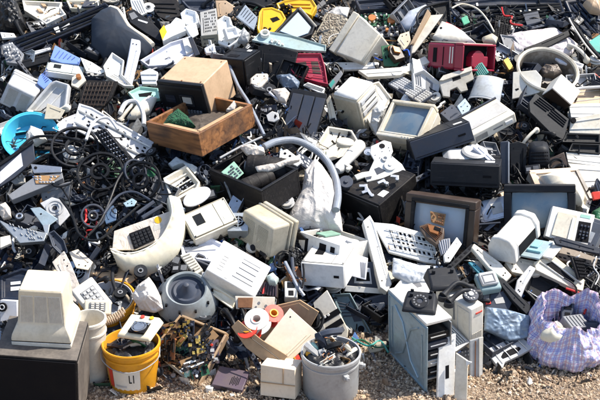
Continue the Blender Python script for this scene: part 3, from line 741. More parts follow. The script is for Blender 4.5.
m = MB(); m.tube(spline([Vector(p) for p in ((-yr * 1.02, 0, yh * .9), (-yr * 1.0, -yr * .5, yh * .78), (-yr * .55, -yr * .98, yh * .70), (0, -yr * 1.12, yh * .66), (yr * .55, -yr * .98, yh * .70), (yr * 1.0, -yr * .5, yh * .78), (yr * 1.02, 0, yh * .9))], 6), .003, 6); put('wire_handle', m, zinc, yb)
def fill(name, label, cat, M, rad, z, H, mat, seed=3, folds=2.0):
    m = MB(); m.add(*puffmesh([(rad * math.cos(a), rad * math.sin(a)) for a in [2 * math.pi * i / 20 for i in range(20)]], H, seed, folds=folds)); o = put(name, m, mat, None, 0, 60); o.matrix_world = M @ Matrix.Translation((0, 0, z)); tag(o, label, cat)
    return o
fill('plastic_film', 'crumpled black plastic film stuffed in the yellow bucket', 'plastic film', yM, yr * .95, yh * .80, .03, bagb, folds=3)
def k(root, w, d, h):
    m = MB(); m.hexa([(-w / 2, -d / 2, 0), (w / 2, -d / 2, 0), (w / 2, d / 2, 0), (-w / 2, d / 2, 0), (-w * .46, -d * .44, h * .5), (w * .46, -d * .44, h * .5), (w * .42, d * .45, h), (-w * .42, d * .45, h)]); b = put('body', m, ivory, root, .008)
    m = MB(); m.box((.01, -.02, h * .80), (w * .46, d * .50, .012)); p = put('face_plate', m, ink, b, .001)
    m = MB(); m.cyl((.01, -.02, h * .80 + .008), w * .15, .006); m.ring((.01, -.02, h * .80 + .008), w * .20, w * .17, .008)
    for a in range(5): m.box((.01 + w * .2 * (a - 2) / 2, -.02 + d * .18, h * .8 + .008), (.008, .018, .006))
    put('dial', m, chrome, p)
    m = MB(); m.cyl((-w * .05, d * .36, h * .95), .012, .012); put('lamp', m, bred, b)
    m = MB(); m.cyl((w * .22, d * .36, h * .95), .012, .012); put('lamp', m, yellow, b)
pz = project(np.array(yM @ Vector((0, 0, yh + .03))))[2]
boxthing('telephone_base', 'cream telephone base with black dial opening lying on the yellow bucket', 'telephone', {'-++': (129, 311), '+++': (164, 318), '+-+': (149, 336), '--+': (115, 333), '+--': (150, 342)}, (.20, .17, .05), k, lift=hit(140, 324)[1] - pz + .0)
for i, (a, b, mt, lab) in enumerate([((118, 352), (145, 343), cream, 'cream plastic lever poking out of the yellow bucket'), ((107, 345), (128, 352), brown, 'brown plastic strip lying inside the yellow bucket'), ((119, 353), (130, 349), paper, 'crumpled white paper scrap on the black film in the yellow bucket')]):
    z = project(np.array(yM @ Vector((0, 0, yh * .98))))[2]; W = [Vector(CAM + ray(*p) * z) for p in (a, ((a[0] + b[0]) / 2, (a[1] + b[1]) / 2 - 2), b)]
    m = MB(); m.tube([p - W[1] for p in spline(W, 3)], .012, 5); o = put('plastic_strip', m, mt); o.location = W[1]; tag(o, lab, 'plastic strip')
bucket('plastic_pail', 'white plastic pail squeezed between the black cabinet and the yellow bucket', 88, 318, 386, 17, cream, None)
# ---- bucket with the phone and the coiled cord
b2, bM, br, bh = bucket('plastic_bucket', 'grey lined yellow bucket holding a white phone, behind the yellow bucket', 107, 298, 335, 27, orange, 'the bucket with the phone', ground=False, h=.22, tilt=(14, 0, 0), lift=.10)
m = MB(); m.lathe([(0, .05), (br * .86, .05), (br - .010, bh - .004), (br - .014, bh - .004), (br * .86 - .004, .056), (0, .056)], 44, cap=False); put('liner', m, lgrey, b2)
fill('plastic_film', 'grey plastic sheet crumpled in the bucket with the phone', 'plastic film', bM, br * .84, bh * .45, .05, bagm('grey_film', (.30, .32, .35)), 8)
def k(root, w, d, h):
    m = MB(); m.box((0, 0, h / 2), (w, d, h)); b = put('body', m, cream, root, .01)
    m = MB(); m.box((0, .0, h + .002), (w * .6, d * .55, .008)); put('keypad', m, mgrey, b, .001)
    m = MB()
    for i in range(3):
        for j in range(4): m.box((w * (-.18 + .18 * i), d * (-.2 + .13 * j), h + .010), (w * .11, d * .07, .008))
    put('key', m, white, b, .001)
gthing('desk_phone', 'cream push-button phone lying tilted in the bucket with the phone cord', 'telephone', 91, 299, (.15, .20, .04), k, n=(.35, -.6, .72), lift=.17, spin=20, cov=10)
gthing('desk_phone', 'small white phone body with dark slots lying under the coiled cord', 'telephone', 98, 309, (.15, .09, .04), k, n=(.1, -.7, .72), lift=.19, spin=-5, cov=8)
def coil(name, label, p0, p1, r, wr, turns, mat, lift):
    a, b = hitpts([p0, p1], lift); ax = b - a; t = ax.normalized(); u = t.cross(Vector((0, 0, 1))).normalized(); w = t.cross(u); mid = (a + b) / 2; pts = []
    for i in range(turns * 12 + 1):
        q = i / (turns * 12); an = 2 * math.pi * turns * q; pts.append(a + ax * q + (u * math.cos(an) + w * math.sin(an)) * r + Vector((0, 0, -.10 * (.25 - (q - .5) ** 2))) - mid)
    m = MB(); m.tube(pts, wr, 6); o = put(name, m, mat); o.location = mid; tag(o, label, 'cord'); return o
coil('coiled_cord', 'tan coiled telephone cord hanging over the rim of the bucket with the phone', (97, 321), (124, 311), .022, .0055, 13, tanp, .22)
puff('plastic_bag', 'small white plastic bag standing between the two yellow buckets and the grey dome', 'plastic bag', [(131, 296), (138, 285), (149, 277), (154, 284), (160, 296), (163, 309), (154, 313), (140, 310)], bagw, (-.2, -.75, .62), .07, .17, 21, 'the small white bag', flat=.8)
# ---- grey dome with a dark cone: washing machine part
def k(root, w, d, h):
    m = MB(); m.lathe([(w * .5, 0), (w * .5, h * .10), (w * .46, h * .35), (w * .37, h * .80), (w * .33, h * .95), (w * .315, h), (w * .29, h * .96), (w * .285, h * .5), (w * .5 - .01, .0)], 48, cap=False); s = put('shell', m, P('dull_dome', (.27, .31, .33), dirt=.4), root)
    m = MB(); m.lathe([(w * .30, h * .72), (w * .24, h * .70), (w * .20, h * .82), (w * .16, h * .80), (w * .09, h * .98), (w * .04, h * 1.3), (w * .018, h * 1.33), (0, h * 1.33)], 44, cap=False); put('inner_cone', m, slate, root)
    m = MB()
    for a in range(10): m.box((w * .40 * math.cos(a * .63), w * .40 * math.sin(a * .63), h * .72), (.012, .012, .018))
    put('slot', m, ink, s)
gthing('drum_cover', 'round grey washing machine cover with a dark cone in its middle', 'drum cover', 187, 300, (.37, .37, .12), k, n=(.05, -.45, .9), lift=.06, cov=27, ref='the grey dome')
# ---- drawer of circuit boards, standing tilted
r, F = slab('wooden_drawer', 'shallow brown wooden drawer tipped on its corner and full of circuit boards', 'drawer', [(156, 352), (184, 318), (229, 336), (200, 390)], brown, (-.15, -.72, .66), .012, .05, [('inner_lining', [(160, 352), (185, 322), (224, 338), (199, 384)], pcbb, .002)], ref='the drawer of boards', part='bottom_panel')
L = F.px([(156, 352), (184, 318), (229, 336), (200, 390)])
for i, mt in zip(range(4), (card, card, tan, beige)):
    a, b = Vector(L[i]), Vector(L[(i + 1) % 4]); e = (b - a).normalized(); nn = Vector((-e.y, e.x)) * .006; a = a + e * .008; b = b - e * .002
    m = MB(); m.prism([tuple(a - nn), tuple(b - nn), tuple(b + nn), tuple(a + nn)], .001, .075); put('side_board', m, mt, r, .002)
bd = [('brown circuit board with brass connectors against the upper side of the drawer', (176, 331), pcbb, (.14, .10)), ('dark red circuit board lying lowest in the brown drawer', (205, 352), purple, (.15, .12)), ('circuit board with blue capacitors in the middle of the brown drawer', (190, 350), hay, (.15, .11)),
      ('tan circuit board along the lower side of the brown drawer', (181, 361), pcbb, (.15, .06)), ('small green board with silver cans in the drawer beside the dark flat box', (199, 369), hay, (.08, .09)), ('rusty brown board leaning in the left corner of the brown drawer', (168, 350), rust, (.10, .09)), ('dark board buried under the brass bracket in the brown drawer', (187, 334), slate, (.13, .09)), ('brown board strip low in the brown drawer above the mint block', (194, 362), pcbb, (.13, .06)), ('black board with white parts at the centre of the brown drawer', (198, 346), bblack, (.10, .10)), ('circuit board standing on edge at the top of the brown drawer', (204, 338), pcbb, (.12, .09))]
for i, (lab, c, mt, sz) in enumerate(bd):
    gthing('circuit_board', lab, 'circuit board', *c, (sz[0] * 1.1, sz[1] * 1.1), lambda root, w, d, i=i, mt=mt: pcb_parts(root, w, d, mt, 36, 40 + i), n=(rnd.uniform(-.7, .5), -.75, .55), lift=.14 + .012 * i, spin=rnd.uniform(0, 360), cov=None)
for i, (c, mt, lab) in enumerate([((184, 341), gold, 'brass transformer bracket standing in the drawer of boards'), ((197, 345), chrome, 'silver transformer block in the drawer beside the brass bracket'), ((189, 371), mint, 'small mint green connector block on the lower rim of the drawer')]):
    def k(root, w, d, h, mt=mt):
        m = MB(); m.box((0, 0, h / 2), (w, d, h)); m.box((0, 0, h * .8), (w * 1.3, d * .6, h * .2)); b = put('core', m, mt, root, .002); m = MB(); m.box((0, 0, h * 1.02), (w * .5, d * .5, h * .25)); put('winding', m, copper if i < 2 else white, b, .003)
    gthing('transformer', lab, 'transformer', *c, (.07, .03, .035) if i < 2 else (.06, .03, .02), k, n=(-.2, -.7, .6), lift=.17, spin=60 + 10 * i)
for i, (x, y, mt) in enumerate([(181, 363, bluep), (193, 354, bluep), (203, 361, lilac), (171, 346, white), (176, 340, copper), (208, 330, white), (168, 352, white), (188, 335, white), (212, 345, bred), (196, 376, lilac), (166, 357, bred)]):
    m = MB(); m.cyl((0, 0, .009), .0075, .018, 'z', 14); o = put('capacitor_can', m, mt, None, .001); o.matrix_world = Flat(x, y, (rnd.uniform(-.5, .5), -.8, .5), .175).M
    tag(o, {bluep: 'small light blue capacitor loose in the drawer of boards', lilac: 'small lilac capacitor loose in the drawer of boards', white: 'small white plastic cap loose in the drawer of boards', copper: 'small copper coil loose in the drawer of boards', bred: 'small red capacitor loose in the drawer of boards'}[mt], 'capacitor', 'loose parts in the drawer of boards')
def k(root, w, d, h):
    m = MB(); m.box((0, 0, h / 2), (w, d, h)); b = put('case', m, purple, root, .004); m = MB()
    for i in range(6): m.box((w * .05 + w * .05 * i, -d * .15 + .01 * (i % 2), h + .001), (w * .02, d * .38, .004))
    put('vent', m, ink, b)
boxthing('set_top_box', 'flat dark purple plastic box with vent slits lying by the white carton', 'box', {'-++': (219, 366), '+++': (250, 371), '+-+': (242, 391), '--+': (212, 384), '+--': (242, 395)}, (.20, .15, .035), k, ground=True, up={'z': (0, -.1, 1)}, upw=8)
# ---- carton with rings on the small white carton
def k(root, w, d, h):
    m = MB(); m.hexa([(-w / 2, -d / 2, 0), (w / 2, -d / 2, 0), (w / 2, d / 2, 0), (-w / 2, d / 2, 0), (-w * .5, -d * .48, h), (w * .48, -d * .5, h * .97), (w * .5, d * .48, h), (-w * .48, d * .5, h)]); b = put('box_wall', m, cardw, root, .003)
    m = MB(); m.box((0, -d / 2 - .003, h * .45), (w * .99, .006, .004)); m.box((w * .15, -d / 2 - .003, h * .72), (.004, .006, h * .5)); put('crease', m, card, b)
boxthing('carton', 'small white cardboard box standing on the gravel under the torn carton', 'box', {'--+': (260, 364), '+-+': (296, 370), '+--': (295, 399), '---': (261, 396), '+++': (302, 360)}, (.22, .15, .18), k, 'the small white carton', ground=True, vis='-y+z')
slab('cardboard_box', 'torn tan and white carton wall holding red and white plastic rings', 'cardboard box', [(234, 327), (252, 311), (300, 300), (319, 312), (298, 350), (272, 362), (252, 353)], card, (-.1, -.97, .2), .01, .02, [('inner_wall', [(238, 328), (254, 314), (299, 303), (309, 310), (290, 342), (270, 352), (254, 347)], card, .004)], ref='the torn carton', part='rear_wall')
for nm, lab, c, ro, mt, lf, nn in (('plastic_spool', 'white flanged plastic spool lying in the torn carton', (258, 324), .075, clear, .22, (-.1, -.5, .85)), ('plastic_spool', 'round red plastic spool behind the white one in the torn carton', (272, 318), .060, bred, .19, (.2, -.5, .8)), ('plastic_spool', 'red plastic spool half hidden in front of the white spool', (251, 334), .065, bred, .20, (-.3, -.4, .8)), ('plastic_spool', 'small red spool under the flap above the white carton', (292, 362), .05, bred, .16, (0, -.7, .7))):
    def k(root, ro, mt=mt):
        m = MB(); m.lathe([(ro * .45, 0), (ro, .0), (ro, .008), (ro * .60, .010), (ro * .55, .05), (ro * .92, .052), (ro * .92, .058), (ro * .42, .058), (ro * .40, .01)], 36, cap=False); b = put('flange', m, white if mt is clear else mt, root)
        m = MB(); m.ring((0, 0, .03), ro * .42, ro * .30, .066); put('hub', m, white if mt is clear else orange, b)
    gthing(nm, lab, 'spool', *c, (ro,), k, n=nn, lift=lf, cov=8)
slab('carton_flap', 'large white carton flap folded over the torn carton above the small white box', 'cardboard', [(262, 344), (290, 308), (319, 334), (286, 366)], cardw, (.2, -.8, .55), .006, .26)
slab('carton_wall', 'tan cardboard wall bent down along the front of the torn carton', 'cardboard', [(231, 327), (238, 320), (246, 327), (262, 340), (288, 356), (280, 365), (262, 360), (246, 348)], card, (-.35, -.85, .4), .006, .25, [('crease', ('lines', (240, 331), (280, 361), (242, 330), (282, 360), 1, .002), brown, .002)])
puff('rag', 'black rag stuffed in the mouth of the small white carton', 'rag', [(274, 366), (284, 364), (292, 368), (287, 376), (277, 375)], bagb, (0, -.7, .7), .03, .21, 5)
# ---- metal pot
mb_, mM, mr, mh = bucket('metal_bucket', 'dented galvanised metal bucket full of scrap standing on the gravel', 331, 351, 405, 29, zinc, 'the metal bucket', taper=.97)
m = MB(); m.lathe([(mr * .05, 0), (mr * .06, .02)], 8); 
for a in (-62, -8):
    m = MB(); m.at((mr * math.cos(R(a)), mr * math.sin(R(a)), mh * .70), (0, 0, a)); m.box((0.008, 0, 0), (.022, .03, .03)); m.cyl((.022, 0, 0), .012, .02, 'x'); put('handle_lug', m, zinc, mb_, .003)
fill('plastic_film', 'dark plastic film bunched in the metal bucket', 'plastic film', mM, mr * .93, mh * .88, .05, bagb, 12)
pz = project(np.array(mM @ Vector((0, 0, mh))))[2]
for i, (a, b, wd, mt, lab) in enumerate([((306, 344), (322, 362), .022, lgrey, 'pale grey plastic strip leaning in the metal bucket'), ((316, 337), (341, 331), .02, slate, 'dark blue-grey bent tube sticking up out of the metal bucket'), ((318, 334), (324, 348), .024, navy, 'crumpled blue-black strip hanging into the metal bucket'), ((346, 346), (352, 356), .014, beige, 'beige plastic arm at the rim of the metal bucket'), ((343, 361), (356, 349), .012, cream, 'cream flat strip slanting in the metal bucket'), ((307, 354), (315, 358), .014, orange, 'small yellow tube in the metal bucket'), ((340, 362), (346, 360), .012, bred, 'small red connector at the front rim of the metal bucket'), ((326, 350), (340, 344), .018, black, 'short black bar crossing the middle of the metal bucket'), ((312, 344), (318, 352), .012, mint, 'thin pale green strip in the metal bucket')]):
    W = [Vector(CAM + ray(*p) * (pz + e)) for p, e in ((a, -.02), (((a[0] + b[0]) / 2, (a[1] + b[1]) / 2 - 1.5), -.03), (b, 0))]
    m = MB(); m.tube([p - W[1] for p in spline(W, 4)], wd, 6); o = put('scrap_strip', m, mt); o.location = W[1]; tag(o, lab, 'scrap strip')
bq = random.Random(3)
for M_, r_, h_, nm, cnt in ((mM, mr, mh, 'metal', 16), (yM, yr, yh, 'yellow', 7)):
    for i in range(cnt):
        a = bq.uniform(0, 6.28); q_ = r_ * .75 * bq.random() ** .5; M2 = M_ @ Matrix.Translation((q_ * math.cos(a), q_ * math.sin(a), h_ * bq.uniform(.96, 1.08))) @ Euler([bq.uniform(-1, 1) for _ in range(3)]).to_matrix().to_4x4()
        mt = bq.choice([beige, lgrey, slate, hay, pcbb, zinc, dgrey, cream, rust, slate]); r = empty('scrap_piece', M2, 'small broken plastic or metal piece heaped in the %s bucket' % nm, 'scrap piece', 'small scrap pieces heaped in the %s bucket' % nm)
        w_, d_ = bq.uniform(.04, .10), bq.uniform(.015, .045); m = MB(); m.box((0, 0, 0), (w_, d_, .004)); m.box((0, d_ / 2, .008), (w_, .004, .018)); b = put('plate', m, mt, r, .001); m = MB(); m.box((w_ * .2, 0, .005), (w_ * .3, d_ * .4, .006)); m.tube([(-w_ * .3, 0, .004), (-w_ * .2, d_ * .3, .03), (0, d_ * .6, .02)], .002, 5); put('detail', m, bq.choice([ink, copper, white]), b)
# ---- steel case lying with its big side to the viewer
def k(root, w, d, h):
    m = MB(); m.box((0, -d / 2 + .003, h / 2), (w, .006, h)); s = put('side_panel', m, bsteel, root, .002)
    m = MB(); y = -d / 2 - .003
    m.frame((0, y, h / 2), w * .95, h * .95, .010, .006)
    for z0, z1 in ((.12, .88), (.88, .12)):
        m.tube([(-w * .30, y, h * z0), (-w * .1, y, h * (z0 * .62 + .19)), (w * .1, y, h * (z1 * .62 + .19)), (w * .30, y, h * z1)], .006, 6)
    for a in (-.38, .38): m.tube([(w * a, y, h * .18), (w * a * 1.03, y, h * .5), (w * a, y, h * .82)], .004, 6)
    put('pressed_rib', m, bsteel, s)
    m = MB(); m.box((-w * .18, .0, h + .004), (w * .64, d, .008)); m.box((-w * .18, d / 2 - .004, h * .9), (w * .64, .008, h * .16)); put('top_panel', m, white, root, .003)
    m = MB(); m.box((w * .30, .0, h + .012), (w * .36, d * 1.02, .02)); put('top_cover', m, white, root, .005)
    m = MB(); m.box((0, d / 2 - .004, h / 2), (w * .98, .006, h * .96)); put('rear_panel', m, steel, root)
    m = MB(); m.box((0, 0, h * .2), (w * .96, d - .02, .01)); put('bottom_panel', m, steel, root)
    for i in range(5):
        m = MB(); m.box((w * .26, -.004, h * (.30 + .13 * i)), (w * .44, d * .8, h * .10)); p = put('drive', m, (black, steel, dgrey, slate, black)[i], root, .002)
        m = MB(); m.box((w * .485, -.004, h * (.30 + .13 * i)), (.004, d * .6, h * .012)); put('slot', m, lgrey, p)
caseR, caseM, caseS = boxthing('computer_case', 'open computer case with a large blue-grey steel side, standing on the gravel', 'computer case', {'--+': (389, 292), '+-+': (427, 327), '+--': (427, 396), '---': (388, 351), '+++': (452, 320)}, (.44, .17, .38), k, 'the blue steel case', ground=True, vis='-y+z+x', up={'z': (0, 0, 1)}, upw=15)
gz = lambda px, py: CAM + ray(px, py) * 1
def leanpanel(name, label, cat, pts, mat, th, det=(), near=.0, n=FL, **k): return slab(name, label, cat, pts, mat, n, th, near, det, **k)
leanpanel('front_bezel', 'tall narrow white bezel panel with a dark slot leaning before the blue steel case', 'panel', [(439, 341), (456, 334), (454, 403), (437, 403)], white, .02, [('slot', [(445.5, 366), (449, 365), (449, 378), (445.5, 379)], ink, .001), ('rib', [(441, 344), (454, 338.5), (454, 340), (441, 345.5)], lgrey, .003)], .28, n=(.25, -.9, .3))
leanpanel('case_panel', 'plain white panel standing between the slotted bezel and the grey cabinet leaf', 'panel', [(456, 353), (468, 361), (467, 402), (454, 402)], cream, .015, [('flange', [(466, 360), (472, 362), (468, 365), (466, 366)], white, .01)], .22, n=(-.2, -.9, .3))
leanpanel('cabinet_leaf', 'grey metal leaf with rust streaks standing on edge behind the plain white panel', 'panel', [(470, 341), (483, 337), (482, 384), (476, 386), (470, 384)], zinc, .02, [('edge_strip', [(479, 338), (483, 337), (482, 383), (479, 384)], white, .006), ('seam', [(475, 341), (476, 341), (475.5, 383), (474.5, 383)], rust, .003)], .12, n=(.1, -.95, .3))
slab('rusty_plate', 'rusty dark inner wall seen behind the plain white panel', 'metal plate', [(456, 343), (472, 340), (471, 366), (458, 362)], mgrey, (-.1, -.9, .4), .01, .06, [('block', ('grid', [(457, 344), (470, 341), (470, 356), (458, 358)], 4, 4, .6, .6), zinc, .012), ('blue_plug', ('disc', (458, 349), .02), bluep, .03)])
# ---- second white tower with vents and the phones on it
def k(root, w, d, h):
    m = MB(); m.box((0, 0, h / 2), (w, d, h)); b = put('case', m, white, root, .008)
    m = MB()
    for i in range(8):
        for j in range(6): m.box((w / 2 + .001, -d * .34 + d * .13 * j, h * (.12 + .035 * i)), (.003, d * .09, h * .018))
    put('vent', m, warmg, b)
    m = MB(); m.box((w / 2 + .002, d * .12, h * .84), (.004, d * .5, h * .035)); put('badge', m, bred, b, .001)
    m = MB(); m.frame((w * .30, -d / 2 - .001, h * .55), w * .34, h * .72, .004, .003); put('panel_line', m, lgrey, b)
    m = MB(); m.box((w * .04, -d / 2 - .003, h * .72), (w * .02, .008, h * .42)); put('slot', m, mgrey, b)
_, towM, towS = boxthing('computer_case', 'narrow white computer tower with a small red badge and vents, carrying telephones', 'computer case', {'-++': (447, 281), '--+': (437, 288), '+-+': (470, 310), '+++': (484, 303), '+--': (471, 350), '++-': (483, 344)}, (.36, .12, .28), k, 'the white tower with the red badge', lift=.20, vis='-y+x+z', up={'z': (0, 0, 1)}, upw=10)
slab('fin_rack', 'stack of thin grey metal fins between the blue steel case and the white tower', 'metal rack', [(433, 327), (447, 319), (470, 342), (456, 352), (440, 340)], zinc, (.1, -.6, .8), .05, .18, [('fin', ('lines', (436, 330), (452, 348), (448, 322), (467, 341), 7, .004), steel, .014)])
slab('case_top', 'white metal lid with cut-outs behind the telephones', 'panel', [(391, 291), (402, 278), (432, 280), (434, 290), (410, 303), (402, 301)], white, (-.1, -.25, .95), .02, .14, [('hole', [(401, 290), (408, 288), (409, 292), (402, 294)], ink, .002), ('hole', [(411, 282), (420, 281), (422, 285), (413, 287)], mgrey, .002)], lip=.01)
def phone(label, cx, cy, size, n, lift, spin, mat=dgrey, dial=True, handset=False, group=None, ref=None):
    return gthing('telephone', label, 'telephone', cx, cy, size, lambda root, w, d, h: k_phone(root, w, d, h, mat, dial, handset), n=n, lift=lift, spin=spin, cov=14, group=group, ref=ref)
def onto(px, py, z):                                 # point of the horizontal plane at height z under a picture point
    r_ = ray(px, py); return CAM + r_ * ((z - CAM[2]) / r_[2])
def phone2(label, cx, cy, z, size, spin, dial, ref=None):
    r = empty('telephone', Matrix.Translation(tuple(onto(cx, cy, z))) @ Matrix.Rotation(R(spin), 4, 'Z'), label, 'telephone'); k_phone(r, *size, dgrey, dial, False); note(r.matrix_world, ref); cover([(cx - 16, cy - 12), (cx + 16, cy - 12), (cx + 16, cy + 8), (cx - 16, cy + 8)])
ctz = float((caseM @ Vector((0, 0, caseS[2])))[2]) + .012; ttz = float((towM @ Vector((0, 0, towS[2])))[2])
phone2('dark grey dial telephone without its handset standing on the blue steel case', 420, 307, ctz + .012, (.19, .16, .085), -12, True, 'the dial telephone on the steel case')
phone2('dark grey telephone without a dial standing behind the white tower', 443, 284, ttz + .02, (.20, .18, .10), 8, False)
for lab, a, b, c in (('dark grey telephone handset lying across the top of the white tower, farther from its edge', (443, 296), (457, 283), (472, 288)), ('dark grey telephone handset lying across the top of the white tower, nearer its edge', (449, 302), (463, 291), (478, 293))):
    W = [Vector(tuple(onto(q_[0], q_[1], ttz + e_))) for q_, e_ in ((a, .02), (b, .06), (c, .02))]; mid = W[1]; W = spline([p - mid for p in W], 8); L = (W[-1] - W[0]).length; n_ = len(W)
    m = MB(); m.tube(W, [.014 + .012 * max(0, abs(i / (n_ - 1) - .5) - .3) / .2 for i in range(n_)], 12)
    o = empty('telephone_handset', Matrix.Translation(mid), lab, 'handset'); hd = put('grip', m, dgrey, o)
    for e in (0, -1): m = MB(); m.cyl((W[e].x, W[e].y, W[e].z - .012), .03, .03, 'z', 20, .026); put('earpiece' if e else 'mouthpiece', m, dgrey, o, .003)
def k(root, s):
    m = MB(); m.cyl((0, 0, .012), s, .024, 'z', 32); b = put('base', m, slate, root, .003); m = MB()
    for i in range(10): m.cyl((s * .7 * math.cos(i * .55), s * .7 * math.sin(i * .55), .026), s * .10, .004, 'z', 10)
    put('finger_hole', m, lgrey, b); m = MB(); m.cyl((0, 0, .028), s * .33, .008, 'z', 20); put('centre_cap', m, lgrey, b)
gthing('dial_plate', 'round dark rotary dial lying on top of the white tower', 'dial', 470, 297, (.045,), k, n=(.1, -.35, .93), lift=.36)
# ---- things right of the tower
def k(root, w, d, h):
    m = MB(); m.box((0, 0, h * .35), (w, d, h * .7)); b = put('case', m, mint, root, .012); m = MB(); m.box((0, .005, h * .85), (w * .8, d * .7, h * .3)); put('lid', m, lgrey, b, .01)
    m = MB(); m.frame((0, 0, h * 1.01), w * .55, d * .45, .006, .006, 'xy'); put('dial_frame', m, mgrey, b)
MATS['meterg'] = P('meter_green_grey', (.20, .29, .31), dirt=.2)
mint_, mint = mint, MATS['meterg']
gthing('meter_box', 'small grey-green plastic meter box standing beside the white tower', 'meter box', 487, 286, (.13, .13, .08), k, n=(.0, -.45, .9), lift=.12, spin=12, cov=11, ref='the grey-green meter box')
mint = mint_
slab('control_unit', 'slate grey control unit with a red button and a white label plate', 'control unit', [(480, 297), (503, 291), (512, 303), (508, 312), (487, 309)], slate, (0, -.7, .7), .05, .10, [('red_button', [(485, 300), (490, 299.5), (491, 304), (486, 305)], bred, .006), ('label_plate', [(494, 299), (503, 297), (505, 303), (496, 304)], lgrey, .002)])
puff('metal_sheet', 'crushed slate-blue metal sheet lying by the white tower above the gravel', 'metal sheet', [(485, 307), (504, 309), (530, 316), (528, 338), (510, 342), (484, 330)], csteel, (.05, -.75, .65), .03, .14, 19, 'the crushed blue sheet', folds=1.2, flat=.25)
slab('metal_bracket', 'light grey metal bracket with a long oval hole lying on the gravel', 'bracket', [(485, 350), (513, 337), (519, 333), (523, 338), (534, 347), (522, 354), (505, 362), (503, 368), (498, 367)], lgrey, (0, -.45, .9), .025, .10, [('oval_hole', [(501, 357), (503, 353), (511, 349), (519, 347), (521, 349), (517, 353), (508, 357), (503, 359)], ink, .002), ('rib', ('lines', (488, 352), (499, 366), (519, 336), (531, 347), 4, .003), white, .01), ('small_hole', [(500, 348), (508, 345), (509, 346), (501, 349)], ink, .002)], ref='the bracket with the oval hole')
# ---- checked bag
def bagmesh(M, rx, ry, h):
    m = MB(); vs = []; fs = []; pr0 = [(.25, 0), (.70, .01), (.92, .07), (1.03, .24), (1.0, .46), (.90, .68), (.80, .86), (.74, .97), (.71, 1.0), (.69, .96), (.72, .75), (.78, .5), (.7, .3), (.2, .22)]; prof = [tuple(pr0[i][q_] + (pr0[i + 1][q_] - pr0[i][q_]) * t_ / 4 for q_ in (0, 1)) for i in range(13) for t_ in range(4)]
    n = 150; uv = []
    for j, (rr, z) in enumerate(prof):
        for i in range(n):
            a = 2 * math.pi * i / n; ca, sa = math.cos(a), math.sin(a); q = z if j < 9 else z
            fold = .06 * math.sin(a * 5 + 1 + z * 3) * z + .05 * noise.noise(Vector((ca * 2.2, sa * 2.2, z * 2.5))) * 2
            top = .20 * math.sin(a * 1 - .1) + .10 * math.sin(a * 3 + .5) + .05 * math.sin(a * 7 + 2)
            crk = (.24 * (.25 - abs(noise.noise(Vector((ca * 3.2, sa * 3.2, z * 2.6))))) + .15 * (.25 - abs(noise.noise(Vector((ca * 8, sa * 8, z * 7 + 3)))))) * (1 if j > 2 else 0)
            f = rr + fold + crk
            vs.append((rx * f * ca + .02 * z * math.sin(a * 2), ry * f * sa, max(0, h * (z + top * min(1, max(.0, z - .2) * 1.6)))))
            uv.append((i / n * 2 * math.pi * .35 / .35 * .48, z * .75 + .12 * j / 52))
    for j in range(len(prof) - 1):
        for i in range(n): k2 = (i + 1) % n; fs.append((j * n + i, j * n + k2, (j + 1) * n + k2, (j + 1) * n + i))
    m.add(vs, fs); me = m.mesh('checked_bag', 70); ul = me.uv_layers.new(name='uv')
    for p in me.polygons:
        idx = [me.loops[l].vertex_index for l in p.loop_indices]; wrapu = max(i % n for i in idx) == n - 1 and min(i % n for i in idx) == 0
        for l in p.loop_indices:
            vi = me.loops[l].vertex_index; u, v = uv[vi]
            if wrapu and vi % n == 0: u += uv[n - 1][0] + uv[1][0]
            ul.data[l].uv = (u * 2.3, v * 1.4)
    me.materials.append(bagc); o = bpy.data.objects.new('checked_bag', me); C.objects.link(o); o.matrix_world = M
    s = o.modifiers.new('s', 'SUBSURF'); s.levels = s.render_levels = 1
    return o
p = CAM + ray(569, 362) * 1; rr_ = ray(569, 362); t_ = -CAM[2] / rr_[2]; bp_ = CAM + rr_ * (t_ + .0)
bag = bagmesh(Matrix.Translation((bp_[0] + .0, bp_[1] + .06, 0)) @ Matrix.Rotation(R(10), 4, 'Z'), .235, .20, .31); tag(bag, 'big blue and purple checked woven laundry bag slumped open on the gravel', 'bag'); cover([(531, 320), (545, 290), (575, 285), (600, 310), (600, 375), (560, 380), (535, 360)]); REFS.append((567, 335, 'the checked bag'))
bc = np.array([bp_[0], bp_[1] + .06, 0])
fill('shade_fill', 'crumpled dark sheeting down inside the checked bag', 'plastic film', Matrix.Translation(tuple(bc)), .17, .10, .06, bagb, 9)  # black lump added to darken the bag's inside like shade
for lab, off, sz, mt, nn in (('grey ribbed adapter block lying in the mouth of the checked bag', (.03, .02, .20), (.15, .10, .06), mgrey, (20, 10, 30)), ('dark grey plastic casing deep in the checked bag', (.12, .05, .17), (.14, .12, .05), slate, (-10, 25, 70)), ('white plug adapter by the near lip of the checked bag', (-.08, -.03, .22), (.05, .04, .03), white, (10, 40, 20))):
    r = empty('adapter_block', Matrix.Translation(tuple(bc + np.array(off))) @ Euler([R(a) for a in nn]).to_matrix().to_4x4(), lab, 'adapter'); m = MB(); m.box((0, 0, 0), sz); b = put('case', m, mt, r, .006); m = MB()
    for i in range(5): m.box((-sz[0] * .35 + sz[0] * .17 * i, 0, sz[2] / 2 + .002), (sz[0] * .05, sz[1] * .8, .006))
    put('rib', m, mt, b)
o = put('plastic_wad', (lambda m: (m.add(*puffmesh([(.07 * math.cos(a) * 1.3, .05 * math.sin(a)) for a in [i * .4 for i in range(16)]], .05, 7)), m)[1])(MB()), ivory, None, 0, 60); o.location = tuple(bc + np.array([-.10, -.10, .20])); tag(o, 'yellowish lump of plastic on the near lip of the checked bag', 'plastic lump')
